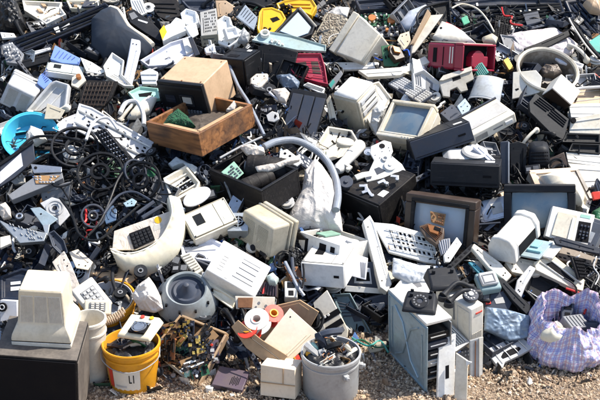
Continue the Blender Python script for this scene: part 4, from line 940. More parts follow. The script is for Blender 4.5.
# ---- little things on the gravel
for x, y, r_, mt, lab in ((209, 393, .022, white, 'small white plastic cup lying on the gravel by the drawer'), (229, 391, .010, white, 'tiny white bottle cap on the gravel by the purple box'), (188, 386, .014, paper, 'white paper scrap on the gravel under the drawer'), (174, 378, .014, white, 'white crumpled scrap on the gravel beside the yellow bucket'), (232, 397, .012, clear, 'clear plastic shard on the gravel near the white cup'), (363, 372, .008, white, 'short white peg on the gravel by the metal bucket')):
    rr_ = ray(x, y); t_ = -CAM[2] / rr_[2]; m = MB(); m.lathe([(r_ * .9, 0), (r_, r_ * 1.6), (r_ * .8, r_ * 1.65), (0, r_ * 1.5)], 18); o = put('plastic_cup', m, mt); o.location = tuple(CAM + rr_ * t_); o.rotation_euler = (.1, .15, x); tag(o, lab, 'plastic cup')
# ================================================================== MIDDLE OF THE HEAP
# ---- big television and the black machines piled on it
def k(root, w, d, h):
    k_crt(root, w, d, h, brown, screenl, border=.15, front=.28, rk=.7, chin=.05, sink=.03)
    m = MB(); m.frame((0, -d / 2 - .003, h * .54), w * .82, h * .80, .022, .01); put('screen_mask', m, black, root, .004)
boxthing('television', 'big dark brown tube television with a dusty sky-toned screen in the middle of the heap', 'television',
    {'--+': (406, 193), '+-+': (477, 203), '+--': (471, 258), '+++': (491, 192), '++-': (487, 247)}, (.46, .36, .42), k, 'the big brown television', lift=.02, vis='-y+z+x', sw=4.0)
def flatbox(mat, front=None, rear=None, lines=2):
    def k(root, w, d, h):
        m = MB(); m.box((0, .004, h / 2), (w, d - .008, h)); b = put('case', m, mat, root, .006)
        m = MB(); m.box((0, -d / 2 - .002, h / 2), (w * .985, .012, h * .96)); f = put('front_panel', m, front or mat, root, .004)
        m = MB()
        for i in range(lines): m.box((0, -d / 2 - .009, h * (.14 + .05 * i)), (w * .94, .003, .003))
        m.box((w * .32, -d / 2 - .009, h * .5), (w * .12, .004, h * .10)); put('groove', m, ink, f)
        m = MB()
        for i in range(10): m.box((w * (-.3 + .02 * i), d * .1, h + .001), (.004, d * .4, .003))
        put('vent', m, ink, b)
        m = MB(); m.frame((0, 0, h + .0004), w * .96, d * .94, .002, .002, 'xy'); m.box((w * .2, -d * .02, h + .0004), (.002, d * .9, .0022))
        for x in (-.45, .45):
            for y in (-.42, .42): m.cyl((w * x, d * y, h + .0006), .005, .003, n=10)
        put('seam', m, dgrey, b)
        m = MB(); m.box((w * .34, -d * .2, h + .0012), (w * .14, d * .16, .001)); put('sticker', m, paper, b)
    return k
boxthing('video_recorder', 'wide flat black machine lying level on top of the big brown television', 'video recorder',
    {'--+': (428, 163), '+-+': (502, 165), '+--': (501, 190), '---': (429, 184), '-++': (440, 153), '+++': (499, 155)}, (.46, .30, .15), flatbox(dgrey), 'the level black recorder', lift=.12, vis='-y+z', up={'z': (0, 0, 1)})
boxthing('video_recorder', 'wide black machine slanting up between the white tube monitor and the level black recorder', 'video recorder',
    {'--+': (408, 141), '+-+': (471, 122), '+--': (474, 140), '---': (416, 162), '-++': (403, 137)}, (.44, .26, .14), flatbox(dgrey, slate, lines=1), 'the tilted black recorder', lift=.16, vis='-y', up={'z': (-.25, 0, 1)})
def k(root, w, d, h):
    m = MB(); m.hexa([(-w / 2, -d / 2, 0), (w / 2, -d / 2, 0), (w / 2, d / 2, 0), (-w / 2, d / 2, 0), (-w * .36, -d * .3, h), (w * .4, -d * .3, h), (w * .4, d * .3, h), (-w * .36, d * .3, h)]); b = put('body', m, lgrey, root, .01)
    m = MB(); m.lathe([(.07, h), (.085, h + .012), (.07, h + .022), (.05, h + .012), (0, h + .01)], 30, c=(w * .2, 0, 0)); put('round_hatch', m, lgrey, b)
gthing('vacuum_cleaner_lid', 'pale grey moulded lid with an oval hatch on the level black recorder', 'lid', 465, 158, (.30, .20, .04), k, n=(0, -.2, 1), lift=.16, cov=20)
slab('plastic_bar', 'short light grey plastic bar leaning beside the moulded grey lid', 'plastic bar', [(473, 147), (477, 143), (498, 162), (497, 168)], lilac, (0, -.6, .8), .03, .26)
# ---- white frame with rows of slots
r, F = slab('printer_frame', 'white open frame with rows of slots leaning on a thick white bar', 'frame', [(372, 222), (393, 224), (431, 235), (441, 265), (425, 262), (389, 252)], white, (.0, -.65, .75), .025, .15,
    [('slot', ('grid', [(388, 228), (430, 239), (437, 258), (394, 249)], 9, 4, .8, .55), ink, .0015), ('rib', ('lines', (386, 227), (393, 249), (431, 236), (438, 260), 6, .003), white, .012), ('rim', ('lines', (384, 226), (432, 236), (392, 252), (440, 263), 4, .004), white, .014)], ref='the slotted white frame')
slab('plastic_bar', 'thick white curved bar standing against the slotted white frame', 'plastic bar', [(363, 221), (370, 215), (374, 222), (381, 245), (392, 284), (387, 292), (380, 287), (372, 255)], white, (.1, -.6, .8), .06, .22, cov=True, bev=.012, lip=.012, depth=.006)
puff('plastic_sheet', 'translucent plastic sheet with printed scraps under the slotted white frame', 'plastic sheet', [(393, 258), (420, 266), (445, 266), (440, 280), (412, 284), (392, 275)], bagm('greyish_film', (.55, .58, .62)), (0, -.5, .85), .03, .10, 9)
slab('metal_bracket', 'rusty brown transformer block resting on the pale television screen', 'transformer', [(419, 226), (428, 223), (444, 228), (443, 238), (437, 245), (425, 236)], P('burnt_core', (.10, .065, .045), dirt=.6), (-.2, -.5, .8), .05, .20, [('lamination', ('lines', (421, 227), (436, 242), (430, 224), (443, 233), 7, .003), rust, .006), ('winding', [(428, 226), (440, 229), (438, 236), (430, 233)], copper, .02), ('hole', [(435, 228), (441, 230), (439, 233), (434, 231)], ink, .024)])
slab('circuit_board', 'red and tan speckled board resting on the pale television screen', 'circuit board', [(430, 211), (446, 214), (444, 226), (431, 222)], pcbb, (-.1, -.75, .6), .01, .22, [('chip', ('grid', [(431, 212), (445, 215), (443, 225), (431, 221)], 6, 4, .6, .7), rust, .008)])
slab('plastic_bar', 'bright white flat bar leaning on the pale television screen', 'plastic bar', [(457, 237), (462, 244), (450, 262), (445, 262), (444, 255)], white, (.2, -.6, .7), .02, .20)
slab('plastic_grille', 'small grey plastic grille beside the bright white bar', 'grille', [(437, 240), (450, 238), (451, 250), (441, 256)], mgrey, (0, -.7, .7), .015, .16, [('rib', ('lines', (438, 241), (442, 255), (450, 239), (450, 250), 5, .003), lilac, .006)])
# ---- open chassis boxes left of the slotted frame
def k(root, w, d, h):
    k_crate(root, w, d, h, white, .008)
    m = MB(); 
    for x, a in ((-.30, .07), (.10, .16), (.34, .10)): m = MB(); m.box((w * x, -d / 2 - .001, h * .5), (w * a, .004, h * .62)); put('window_cutout', m, ink, root)
    m = MB(); m.box((w * .1, .0, h * .75), (w * .5, d * .7, h * .3)); m.cyl((w * .36, d * .1, h * .9), .04, h * .2); put('inner_tray', m, lgrey, root, .004)
    m = MB(); m.box((-w * .2, d * .05, h * .96), (w * .24, d * .5, h * .06)); put('circuit_board', m, pcbt, root)
boxthing('printer_chassis', 'open white printer chassis with window cut-outs under the white plastic sack', 'chassis', {'--+': (299, 231), '+-+': (341, 246), '+++': (371, 241), '-++': (330, 226), '+--': (336, 266), '---': (298, 255)}, (.30, .22, .14), k, 'the open white chassis', lift=.10, vis='-y+z')
boxthing('computer_case', 'white flat computer case lying level under the plate with the fan grilles', 'computer case', {'--+': (301, 262), '+-+': (344, 265), '+--': (345, 289), '---': (302, 285)}, (.30, .30, .15), lambda r, w, d, h: (flatbox(white, white, lines=0)(r, w, d, h)), 'the level white case', lift=.10, up={'z': (0, 0, 1)}, vis='-y')
slab('case_frame', 'white metal frame with black bays between the level white case and curved bar', 'frame', [(343, 262), (375, 262), (389, 292), (345, 290)], slate, (0, -.9, .4), .02, .13, [('rail', [(343, 285), (388, 289), (389, 294), (344, 291)], white, .03), ('bay', [(355, 268), (370, 268), (372, 284), (354, 283)], lgrey, .01), ('bay_opening', [(357, 272), (369, 272), (370, 281), (356, 281)], ink, .012), ('fin', ('lines', (375, 262), (380, 288), (378, 262), (386, 289), 3, .003), steel, .015)])
slab('fan_plate', 'white steel plate with two blue round fan grilles', 'metal plate', [(334, 248), (343, 250), (368, 258), (366, 280), (331, 271)], lilac, (-.1, -.75, .65), .006, .19, [('fan_grille', ('ring', (338, 254), .028, .022), slate, .004), ('fan_grille', ('disc', (338, 254), .014), slate, .005), ('fan_grille', ('ring', (337, 265), .030, .023), slate, .004), ('fan_grille', ('disc', (337, 265), .015), slate, .005), ('slot', ('lines', (360, 262), (361, 277), (366, 263), (365, 278), 4, .002), mgrey, .002)], ref='the fan grille plate')
# below: PC front, blue chassis, drive bays
slab('front_bezel', 'cream computer front with a black strip and drive slots leaning by the metal bucket', 'panel', [(313, 303), (327, 290), (348, 330), (347, 338), (322, 340)], cream, (-.15, -.85, .5), .03, .13, [('black_strip', [(315, 322), (338, 308), (341, 313), (318, 327)], ink, .002), ('button', ('disc', (325, 317), .008), white, .008), ('button', ('disc', (328.5, 315), .008), white, .008), ('drive_slot', [(325, 328), (341, 318), (344, 323), (328, 333)], ink, .003), ('button', [(318, 326), (323, 323), (325, 329), (320, 331)], lgrey, .006), ('drive_slot', [(326, 335), (343, 326), (345, 330), (330, 338)], mgrey, .003)], ref='the cream computer front')
slab('metal_chassis', 'dark blue-grey metal chassis panel with slots behind the cream computer front', 'chassis', [(331, 294), (350, 293), (372, 333), (366, 337), (348, 336)], P('teal_grey_metal', (.13, .19, .21), metal=.3), (-.1, -.85, .5), .03, .07, [('bar', ('lines', (335, 300), (346, 303), (344, 318), (358, 317), 5, .004), slate, .008), ('opening', [(350, 312), (358, 311), (362, 321), (354, 322)], slate, .002), ('hole', ('disc', (361, 329), .02), ink, .002)], lip=.008)
slab('drive_cage', 'dark grey plastic drive cage standing in the shade behind the metal bucket', 'drive cage', [(364, 300), (388, 294), (388, 330), (374, 334)], slate, (0, -.95, .3), .05, .02, [('tray', [(368, 304), (384, 302), (386, 309), (370, 311)], mgrey, .02), ('tray', [(367, 313), (384, 312), (385, 318), (369, 320)], purple, .02), ('tray_slot', ('lines', (369, 306), (384, 305), (370, 324), (385, 323), 4, .003), lgrey, .026)])
for i, (pts, mt, lab) in enumerate([([(350, 342), (362, 340), (375, 347), (389, 346)], hay, 'green cable lying on the ground behind the metal bucket'), ([(352, 338), (368, 346), (380, 341), (388, 352)], teal, 'dark green cable looping behind the green one')]): cable('power_cable', lab, 'cable', pts, .006, mt, .12)
slab('plastic_cap', 'tan oval plastic piece on the ground behind the metal bucket', 'plastic piece', [(367, 348), (374, 342), (386, 341), (389, 345), (380, 351), (370, 353)], beige, (0, -.6, .8), .02, .10)
# ---- white plastic sack with the vacuum hose
puff('plastic_bag', 'big white plastic sack slumped under the grey hose beside the black crate', 'plastic bag', [(285, 225), (292, 208), (302, 190), (305, 170), (315, 158), (322, 165), (332, 180), (338, 200), (342, 222), (343, 233), (330, 231), (310, 229), (296, 231)], bagw, (.0, -.65, .75), .09, .12, 41, 'the white plastic sack', folds=.22, flat=.8, pleat=(315, 160))
def k(): pass
W = hitpts([(264, 147), (275, 142), (290, 140), (303, 143), (318, 152), (329, 164), (336, 180), (338, 196), (336, 210)], .27)
mid = sum(W, Vector()) / len(W); W = spline([p - mid for p in W], 26); hr = .023
m = MB(); m.tube(W, [hr * (1.0 + .035 * (i % 2)) for i in range(len(W))], 14); o = put('vacuum_hose', m, hose, None, 0, 20); o.location = mid; tag(o, 'ribbed grey vacuum hose arching over the white plastic sack', 'hose')
slab('plastic_part', 'white plate with black round marks lying over the black crate', 'plate', [(280, 151), (287, 149), (303, 161), (297, 166), (279, 158)], white, (0, -.5, .85), .015, .22, [('hole', ('disc', (285, 153.5), .009), ink, .002), ('hole', ('disc', (290, 156), .009), ink, .002), ('label', [(291, 158), (296, 160), (295, 163), (290, 161)], mgrey, .001)])
# ---- black crate with ducts
def k(root, w, d, h):
    k_crate(root, w, d, h, bblack, .014)
    m = MB(); m.frame((0, 0, h + .004), w * 1.01, d * 1.01, .02, .008, 'xy'); put('rim', m, black, root, .002)
boxthing('plastic_crate', 'deep black plastic crate holding dusty black drums', 'crate', {'--+': (207, 171), '+-+': (262, 191), '+++': (298, 172), '-++': (246, 147), '+--': (264, 214), '---': (215, 194)}, (.42, .30, .18), k, 'the black crate', lift=.08, vis='-y+x+z')
def drum(lab, a, b, r, lift, mat=bblack):
    A, B = hitpts([a, b], lift); mid = (A + B) / 2; L = (B - A).length; q = (B - A).to_track_quat('Z', 'Y'); M = Matrix.Translation(mid) @ q.to_matrix().to_4x4()
    o = empty('motor_drum', M, lab, 'drum'); m = MB(); m.lathe([(r * .5, -L / 2), (r * .92, -L / 2 + .005), (r, -L / 2 + .02), (r, L / 2 - .02), (r * .92, L / 2 - .005), (r * .5, L / 2)], 32); s = put('shell', m, mat, o)
    m = MB()
    for q_ in (-.3, 0, .3): m.ring((0, 0, L * q_), r * 1.02, r * .98, .012)
    put('band', m, mat, s); m = MB(); m.cyl((0, 0, L / 2), r * .4, .02); m.cyl((0, 0, -L / 2), r * .4, .02); put('end_cap', m, mgrey, s)
drum('dusty grey-black drum filling the far side of the black crate', (246, 166), (288, 172), .085, .15)
drum('smaller dusty black drum slanting in the front of the black crate', (243, 188), (272, 176), .055, .17)
slab('circuit_board', 'pale green circuit board lying in the near corner of the black crate', 'circuit board', [(221, 172), (234, 161), (244, 173), (234, 182)], pcbt, (.1, -.6, .8), .006, .20, [('chip', ('grid', [(223, 172), (234, 163), (242, 173), (234, 180)], 5, 5, .35, .6), slate, .006)])
puff('torn_cloth', 'pale torn cloth snagged over the far side of the black crate', 'cloth', [(240, 147), (250, 144), (264, 148), (265, 153), (252, 157), (246, 154)], clothp, (0, -.6, .8), .03, .26, 13)
puff('torn_cloth', 'long pale torn strip hanging over the drums in the black crate', 'cloth', [(255, 167), (268, 168), (285, 160), (300, 155), (300, 160), (284, 166), (268, 172), (257, 171)], clothp, (0, -.6, .8), .02, .27, 15)
cable('metal_rail', 'long thin grey metal rail along the wooden box beside the black crate', 'rail', [(220, 158), (240, 147), (262, 137)], .008, zinc, .22, n=2)
# ---- wooden box with tan television
def k(root, w, d, h):
    k_crate(root, w, d, h, wood, .022, bev=.002)
    m = MB(); m.box((w * .1, -d / 2 + .045, h * .9), (w * .7, .04, .012)); m.box((w / 2 - .045, 0, h * .93), (.04, d * .8, .012)); put('torn_edge', m, card, root, .002)
wb, wM, wS = boxthing('wooden_box', 'open wooden box with orange brown sides carrying the tan television', 'wooden box', {'--+': (146, 122), '+-+': (198, 133), '+++': (252, 105), '---': (150, 143), '+--': (203, 158), '++-': (256, 125)}, (.36, .42, .15), k, 'the wooden box', lift=.12, vis='-y+x+z')
def k(root, w, d, h):
    m = MB(); m.box((0, .01, h / 2), (w, d - .02, h)); b = put('case', m, tan, root, .008)
    m = MB()
    for x, y in ((-.42, -.4), (.42, -.4), (-.42, .4), (.42, .4), (0, -.42)): m.cyl((w * x, d * y, h + .001), .006, .004, n=10)
    put('screw', m, rust, b)
    m = MB(); m.box((0, -d / 2 + .0, h / 2), (w * 1.02, .03, h * 1.02)); f = put('front_panel', m, black, root, .004)
    m = MB(); m.box((0, -d / 2 - .016, h * .90), (w * .98, .006, h * .06)); m.frame((w * .1, -d / 2 - .018, h * .55), w * .30, h * .30, .010, .01); put('trim', m, dgrey, f)
    m = MB(); m.box((w * .1, -d / 2 - .016, h * .55), (w * .2, .004, h * .18)); put('display_window', m, lgrey, f)
    m = MB(); m.box((-w * .28, -d / 2 - .016, h * .55), (w * .22, .004, h * .2)); put('display_panel', m, navy, f)
    m = MB()
    for i in range(12): m.box((w * (-.42 + .07 * i), -d / 2 - .018, h * .22), (w * .045, .008, h * .13))
    put('button', m, mgrey, f, .001)
boxthing('stereo_receiver', 'tan topped stereo receiver with black front and buttons standing in the wooden box', 'stereo', {'--+': (157, 80), '+-+': (203, 85), '-++': (185, 56), '+++': (226, 60), '+--': (211, 121), '++-': (237, 94)}, (.34, .34, .27), k, 'the tan stereo', lift=.22, vis='-y+x+z')
puff('green_net', 'heap of dark green netting in the wooden box before the tan stereo', 'netting', [(162, 126), (168, 117), (178, 109), (188, 117), (196, 127), (180, 129)], mesh_green, (0, -.6, .8), .05, .30, 22, folds=.6)
# ---- frames and spoked rings on the left
r, F = slab('chassis_frame', 'white metal frame with holes, tilted between the spoked rings and the wooden box', 'frame', [(79, 103), (92, 107), (154, 142), (143, 163), (134, 160), (72, 128)], lgrey, (.1, -.6, .8), .012, .16, [('hole', ('grid', [(84, 108), (150, 144), (141, 160), (78, 126)], 12, 5, .4, .45), ink, .0015), ('post', ('grid', [(84, 108), (150, 144), (141, 160), (78, 126)], 10, 4, .25, .25), chrome, .02), ('rim', ('lines', (80, 104), (153, 142), (73, 128), (142, 162), 2, .008), white, .012)], lip=.012, ref='the white metal frame')
slab('black_frame', 'black rectangular plastic frame with slats in front of the white metal frame', 'frame', [(94, 132), (106, 128), (134, 159), (125, 168), (118, 166)], dgrey, (.1, -.6, .8), .012, .24, [('bar', ('lines', (95, 133), (120, 166), (105, 129), (132, 161), 4, .006), black, .014), ('slat', ('lines', (97, 134), (106, 130), (118, 163), (130, 160), 8, .004), lilac, .006)])
def ringthing(lab, cx, cy, r, n, lift, mat=black, spokes=8, t=.03, ref=None, group=None, hub=.3):
    F = Flat(cx, cy, n, lift); m = MB(); spoked(m, r, .03, t, hub, spokes); o = put('spoked_ring', m, mat); o.matrix_world = F.M; tag(o, lab, 'ring', group)
    note(F.M, ref); return o
def k(root, r, mat, sp, rim):
    m = MB(); m.ring((0, 0, 0), r, r * (1 - rim), .02, n=40); b = put('outer_ring', m, mat, root, .002); m = MB(); m.ring((0, 0, .003), r * .42, r * .30, .022, n=32); put('hub', m, mat, b)
    m = MB()
    for i in range(sp): m.at((0, 0, 0), (0, 0, 360 * i / sp)); m.box((r * (.42 + 1 - rim) / 2, 0, 0), (r * (1 - rim - .42), r * .05, .012))
    put('spoke', m, mat, b)
for lab, c, r_, mt, sp, rim, nn, lf in (('black spoked fan ring with a wide hub lying over white plates', (75, 147), .155, dgrey, 9, .09, (.15, -.6, .8), .22), ('black spoked fan ring below the white metal frame', (100, 172), .15, black, 7, .11, (.0, -.55, .8), .22), ('thin black ring with four spokes around a green piece', (141, 181), .13, black, 4, .12, (-.2, -.75, .6), .25),
    ('small black ring with a hub lying by the thick cream basket', (93, 216), .075, slate, 3, .16, (.3, -.8, .6), .25), ('narrow black ring standing on edge under the white metal frame', (135, 172), .085, slate, 3, .14, (.7, -.6, .5), .22)):
    gthing('fan_ring', lab, 'ring', *c, (r_, mt, sp, rim), k, n=nn, lift=lf, cov=10 if r_ > .1 else 6)
puff('white_dome', 'round white plastic dome under the wide black fan ring', 'plastic dome', [(62, 150), (70, 145), (82, 148), (84, 157), (76, 162), (64, 160)], white, (0, -.6, .8), .03, .14, 3, folds=.1)
slab('plastic_piece', 'flat grey-green plastic disc inside the thin black ring', 'plastic disc', [(147, 169), (152, 167), (158, 172), (153, 177), (147, 176)], MATS['green_pcb'], (0, -.6, .8), .01, .24)
# handlebar-like tubes
for pts, r_, mt, lab in [([(88, 236), (100, 222), (110, 200), (118, 180), (128, 168), (142, 165), (158, 175), (163, 190)], .008, black, 'long bent black tube sweeping from the small ring over the spoked rings'), ([(60, 198), (72, 215), (80, 235), (98, 240), (120, 222), (140, 205)], .008, black, 'black tube curving below the bent one'), ([(20, 148), (35, 137), (62, 137), (80, 141)], .009, black, 'dark tube arching from the blue basin to the wide fan ring'), ([(86, 140), (94, 122), (108, 118), (118, 130)], .010, lgrey, 'light grey tube arched over the white metal frame'), ([(120, 113), (126, 103), (137, 102), (143, 113), (144, 125)], .016, lgrey, 'thick pale hose bent in a loop between the white metal frame and the wooden box'), ([(104, 214), (118, 196), (134, 192), (150, 200)], .008, slate, 'thin slate cable crossing below the thin black ring')]:
    cable('bent_tube', lab, 'tube', pts, r_, mt, .27)
tq = random.Random(9); P('dirty_stuff', (.06, .045, .035), rough=.8, dirt=.7, dirtc=(.16, .13, .10))
for i in range(34):
    x, y = tq.uniform(50, 160), tq.uniform(135, 240); a = tq.uniform(0, 6.28); L_ = tq.uniform(12, 30); c_ = tq.uniform(-.9, .9); pts = []
    for q in range(6): pts.append((x, y)); x += L_ * .3 * math.cos(a); y += L_ * .2 * math.sin(a); a += c_ + tq.uniform(-.3, .3)
    cable('thin_cable', 'thin black cable tangled among the black fan rings', 'cable', pts, tq.uniform(.003, .0065), black, tq.uniform(.14, .27), group='thin black cables among the fan rings')
o = put('dark_sheet', (lambda m: (m.add(*puffmesh([(wS[0] * a * .46, wS[1] * b * .46) for a, b in ((-1, -1), (0, -1), (1, -1), (1, 0), (1, 1), (0, 1), (-1, 1), (-1, 0))], .03, 33, folds=1.6)), m)[1])(MB()), MATS['dirty_stuff'], None, 0, 50); o.matrix_world = wM @ Matrix.Translation((0, 0, wS[2] * .40)); tag(o, 'crumpled dark dirty sheet stuffed in the wooden box under the tan stereo', 'sheet')
puff('torn_wad', 'pale torn scrap on the dark sheet in the wooden box', 'wadding', [(226, 110), (234, 101), (240, 103), (234, 110)], clothp, (0, -.4, .9), .02, .29, 16)
# ---- blue basin, dark laptop-like panel, chassis parts at the left edge
F = Flat(31, 138, (.1, -.62, .78), .06); r = empty('plastic_basin', F.M, 'round sky blue plastic basin lying tilted at the left edge of the heap', 'basin'); note(F.M, 'the blue basin'); cover([(5, 135), (20, 119), (45, 119), (58, 135), (45, 150), (10, 150)])
m = MB(); m.lathe([(0, -.05), (.13, -.05), (.155, .0), (.17, .028), (.185, .03), (.187, .026), (.172, .02), (.157, -.005), (.133, -.058), (0, -.058)], 56, cap=False); put('bowl', m, cyan, r)
m = MB(); m.ring((0, 0, .026), .19, .182, .010, n=56); put('rim', m, cyan, r)
puff('paper_wad', 'crumpled white paper in the blue basin', 'paper', [(26, 135), (31, 126), (42, 130), (47, 140), (36, 146), (27, 143)], paper, (0, -.7, .7), .05, .20, 44)
slab('flat_panel', 'dark framed panel with a lilac face leaning below the blue basin', 'panel', [(0, 166), (22, 150), (33, 142), (35, 160), (14, 178), (0, 187)], slate, (.1, -.75, .6), .03, .20, [('face', [(0, 172), (21, 153), (23, 166), (0, 184)], lilac, .002), ('edge_bar', [(0, 163), (33, 140), (34, 143), (0, 166.5)], black, .012)], ref='the lilac faced panel')
slab('drive_chassis', 'silver topped optical drive with rusty underside lying below the lilac faced panel', 'drive', [(8, 195), (34, 177), (62, 172), (63, 178), (46, 186), (12, 200)], mgrey, (0, -.5, .85), .05, .22, [('front_plate', [(31, 165), (62, 168), (62, 173), (34, 174)], chrome, .012), ('board', [(34, 176), (60, 176), (50, 184), (36, 184)], pcbb, .006), ('chip', ('grid', [(34, 176), (58, 176), (54, 184), (36, 184)], 6, 3, .7, .6), chrome, .010), ('hole', ('disc', (36, 169), .010), ink, .016)])
slab('speaker_box', 'dark grey plastic box side below the silver drive and the wide fan ring', 'box', [(40, 190), (70, 182), (69, 200), (42, 201)], mgrey, (0, -.95, .3), .1, .12)
slab('metal_plate', 'pale grey round-cornered plate with a fan spiral beside the small black ring', 'metal plate', [(40, 203), (52, 197), (62, 200), (70, 215), (60, 226), (50, 215)], lgrey, (.1, -.65, .75), .012, .20, [('spiral', ('ring', (55, 208), .055, .045), zinc, .006), ('spiral', ('ring', (55, 208), .035, .026), zinc, .006), ('hub', ('disc', (55, 208), .014), dgrey, .008)])
slab('metal_plate', 'light blue-grey folded steel plate between the spiral plate and small drives', 'metal plate', [(30, 208), (40, 207), (58, 219), (50, 225), (48, 236), (43, 226)], P('pale_blue_steel', (.36, .46, .52), metal=.4), (.0, -.6, .8), .006, .22, [('hole', ('disc', (41, 214), .006), ink, .001), ('fold', [(43, 226), (50, 225), (48, 236), (45, 233)], steel, .01)])
slab('optical_drive', 'silver open disc drive showing gears near the left edge', 'drive', [(0, 220), (12, 226), (47, 233), (44, 241), (20, 243), (0, 222)], steel, (0, -.5, .85), .03, .22, [('gear', ('disc', (20, 218), .03), dgrey, .02), ('gear', ('ring', (20, 218), .022, .012), chrome, .024), ('part', ('grid', [(8, 222), (44, 234), (42, 240), (16, 240)], 12, 4, .4, .45), zinc, .008)])
puff('rag', 'pale crumpled plastic ball at the left edge above the silver open drive', 'plastic lump', [(0, 205), (6, 203), (10, 208), (11, 217), (3, 219), (0, 215)], clothp, (0, -.6, .8), .04, .18, 17)
slab('plastic_panel', 'cream plastic corner at the left edge under the silver open drive', 'plastic piece', [(0, 237), (10, 235), (11, 243), (0, 248)], cream, UPN, .02, .20)
slab('black_tray', 'black plastic tray with pale tabs left of the face-down monitor', 'tray', [(0, 276), (22, 268), (40, 272), (40, 300), (0, 300)], navy, (0, -.6, .8), .03, .08, [('tab', [(10, 281), (20, 280), (20, 283), (10, 284)], lgrey, .004), ('tab', [(10, 286), (20, 285), (20, 289), (10, 290)], lgrey, .004)], lip=.012)
slab('white_machine', 'pale machine side with a round black knob beside the face-down monitor', 'machine', [(0, 300), (17, 301), (17, 318), (0, 322)], lilac, (-.1, -.9, .4), .05, .14, [('knob', ('disc', (3, 307), .026), ink, .014), ('knob_cap', ('ring', (3, 307), .016, .010), lgrey, .018)])
slab('curved_shell', 'curved black plastic shell below the folded blue-grey plate', 'plastic shell', [(48, 233), (54, 230), (64, 240), (68, 252), (62, 256), (52, 246)], slate, (.2, -.7, .7), .03, .20, lip=.006, bev=.01)
# pink-tan cardboard pieces and white shell
slab('cardboard_sheet', 'big pinkish tan cardboard sheet standing behind the face-down monitor', 'cardboard', [(52, 262), (64, 251), (70, 262), (84, 296), (80, 306), (72, 300)], clothp, (.1, -.8, .6), .006, .14)
slab('cardboard_sheet', 'tan cardboard flap in the gap above the bucket with the phone', 'cardboard', [(69, 252), (78, 249), (93, 262), (88, 270), (76, 268)], cardw, (0, -.4, .9), .006, .14)
slab('cardboard_box', 'flattened brown cardboard box lying above the bucket with the phone', 'cardboard', [(84, 270), (118, 262), (146, 270), (130, 283), (108, 280)], card, (.0, -.3, .95), .012, .05, [('painted_gap_shade', [(92, 271), (118, 266), (120, 268), (94, 273)], brown, .001)])  # thin brown strip paints the shadow of a gap on the card
# ---- thick cream basket with the keypad panel
def k(): pass
F = Flat(146, 236, (.15, -.78, .66), .25); r = empty('cream_tub', F.M, 'thick ragged cream tub lying on its side and spilling panels', 'tub'); note(F.M, 'the cream tub')
L = F.px([(112, 254), (126, 262), (142, 262), (158, 256), (172, 244), (180, 230), (183, 212), (178, 198), (171, 196), (175, 212), (170, 228), (160, 240), (146, 248), (128, 252), (114, 250)])
m = MB(); vs = []; fs = []; k_ = 8                        # wall as a swept band
outer = spline([Vector((*p, 0)) for p in F.px([(110, 249), (121, 253), (134, 253), (148, 248), (160, 239), (168, 226), (172, 212), (169, 196)])], 8)
lower = spline([Vector((*p, 0)) for p in F.px([(117, 263), (128, 272), (144, 275), (162, 269), (177, 256), (185, 238), (187, 216), (182, 197)])], 8)
nn = len(outer); cuv = Vector((*F.px([(140, 235)])[0], 0))
for i in range(nn):
    j = .004 * noise.noise(Vector((i * .45, 3, 1))) * 2.5; o_, l_ = outer[i], lower[i]; ic = o_.lerp(cuv, .06); kk = .003 * noise.noise(Vector((i * .9, 7, 2)))
    vs += [tuple(ic + Vector((0, 0, -.14))), tuple(ic + Vector((0, 0, j))), tuple(o_ + Vector((0, 0, .008 + j))), tuple(o_.lerp(l_, .25) + Vector((0, 0, .012 + kk))), tuple(o_.lerp(l_, .6) + Vector((0, 0, -.005 - kk))), tuple(o_.lerp(l_, .9) + Vector((0, 0, -.05 + kk))), tuple(l_ + Vector((0, 0, -.12)))]
for i in range(nn - 1):
    for a in range(6): fs.append((i * 7 + a, i * 7 + a + 1, i * 7 + 7 + a + 1, i * 7 + 7 + a))
m.add(vs, fs); wl = put('wall', m, ivory, r, 0, 50)
m = MB(); m.tube([p + Vector((0, 0, .008)) for p in outer], .005, 6); put('rim', m, cream, wl)
cover([(112, 240), (150, 215), (178, 197), (184, 215), (175, 250), (140, 270), (118, 264)])
slab('keypad_panel', 'beige panel with an orange sticker and a black keypad lying in the cream tub', 'panel', [(114, 231), (170, 211), (173, 222), (160, 240), (136, 250), (112, 250)], clothp, (.1, -.78, .66), .012, .20, [('keypad', [(129, 234), (150, 226), (155, 240), (134, 250)], ink, .012), ('key', ('grid', [(130, 235), (149, 228), (154, 239), (135, 249)], 5, 4, 1, .7), dgrey, .016), ('sticker', ('disc', (158, 220), .022), yellow, .0015), ('sticker_frame', [(153, 226), (162, 223), (163, 228), (154, 231)], lgrey, .001)])
slab('plastic_piece', 'glossy blue-grey plastic shard above the cream tub', 'plastic shard', [(102, 213), (113, 205), (117, 210), (116, 220), (106, 224)], P('gloss_blue', (.08, .14, .24), rough=.2), (0, -.5, .85), .012, .22)
slab('plastic_piece', 'pale blue plastic lens near the thin black ring', 'plastic shard', [(123, 203), (132, 198), (137, 201), (134, 206), (126, 207)], P('pale_lens', (.35, .5, .6), rough=.2), (0, -.5, .85), .008, .24)
for a, b, lab in (((137, 214), (154, 202), 'slate grey rod lying over the cream tub, farther from its panel'), ((142, 218), (162, 206), 'slate grey rod lying over the cream tub, nearer its panel')):
    cable('plastic_rod', lab, 'rod', [a, ((a[0] + b[0]) / 2, (a[1] + b[1]) / 2), b], .014, slate, .27, n=2)
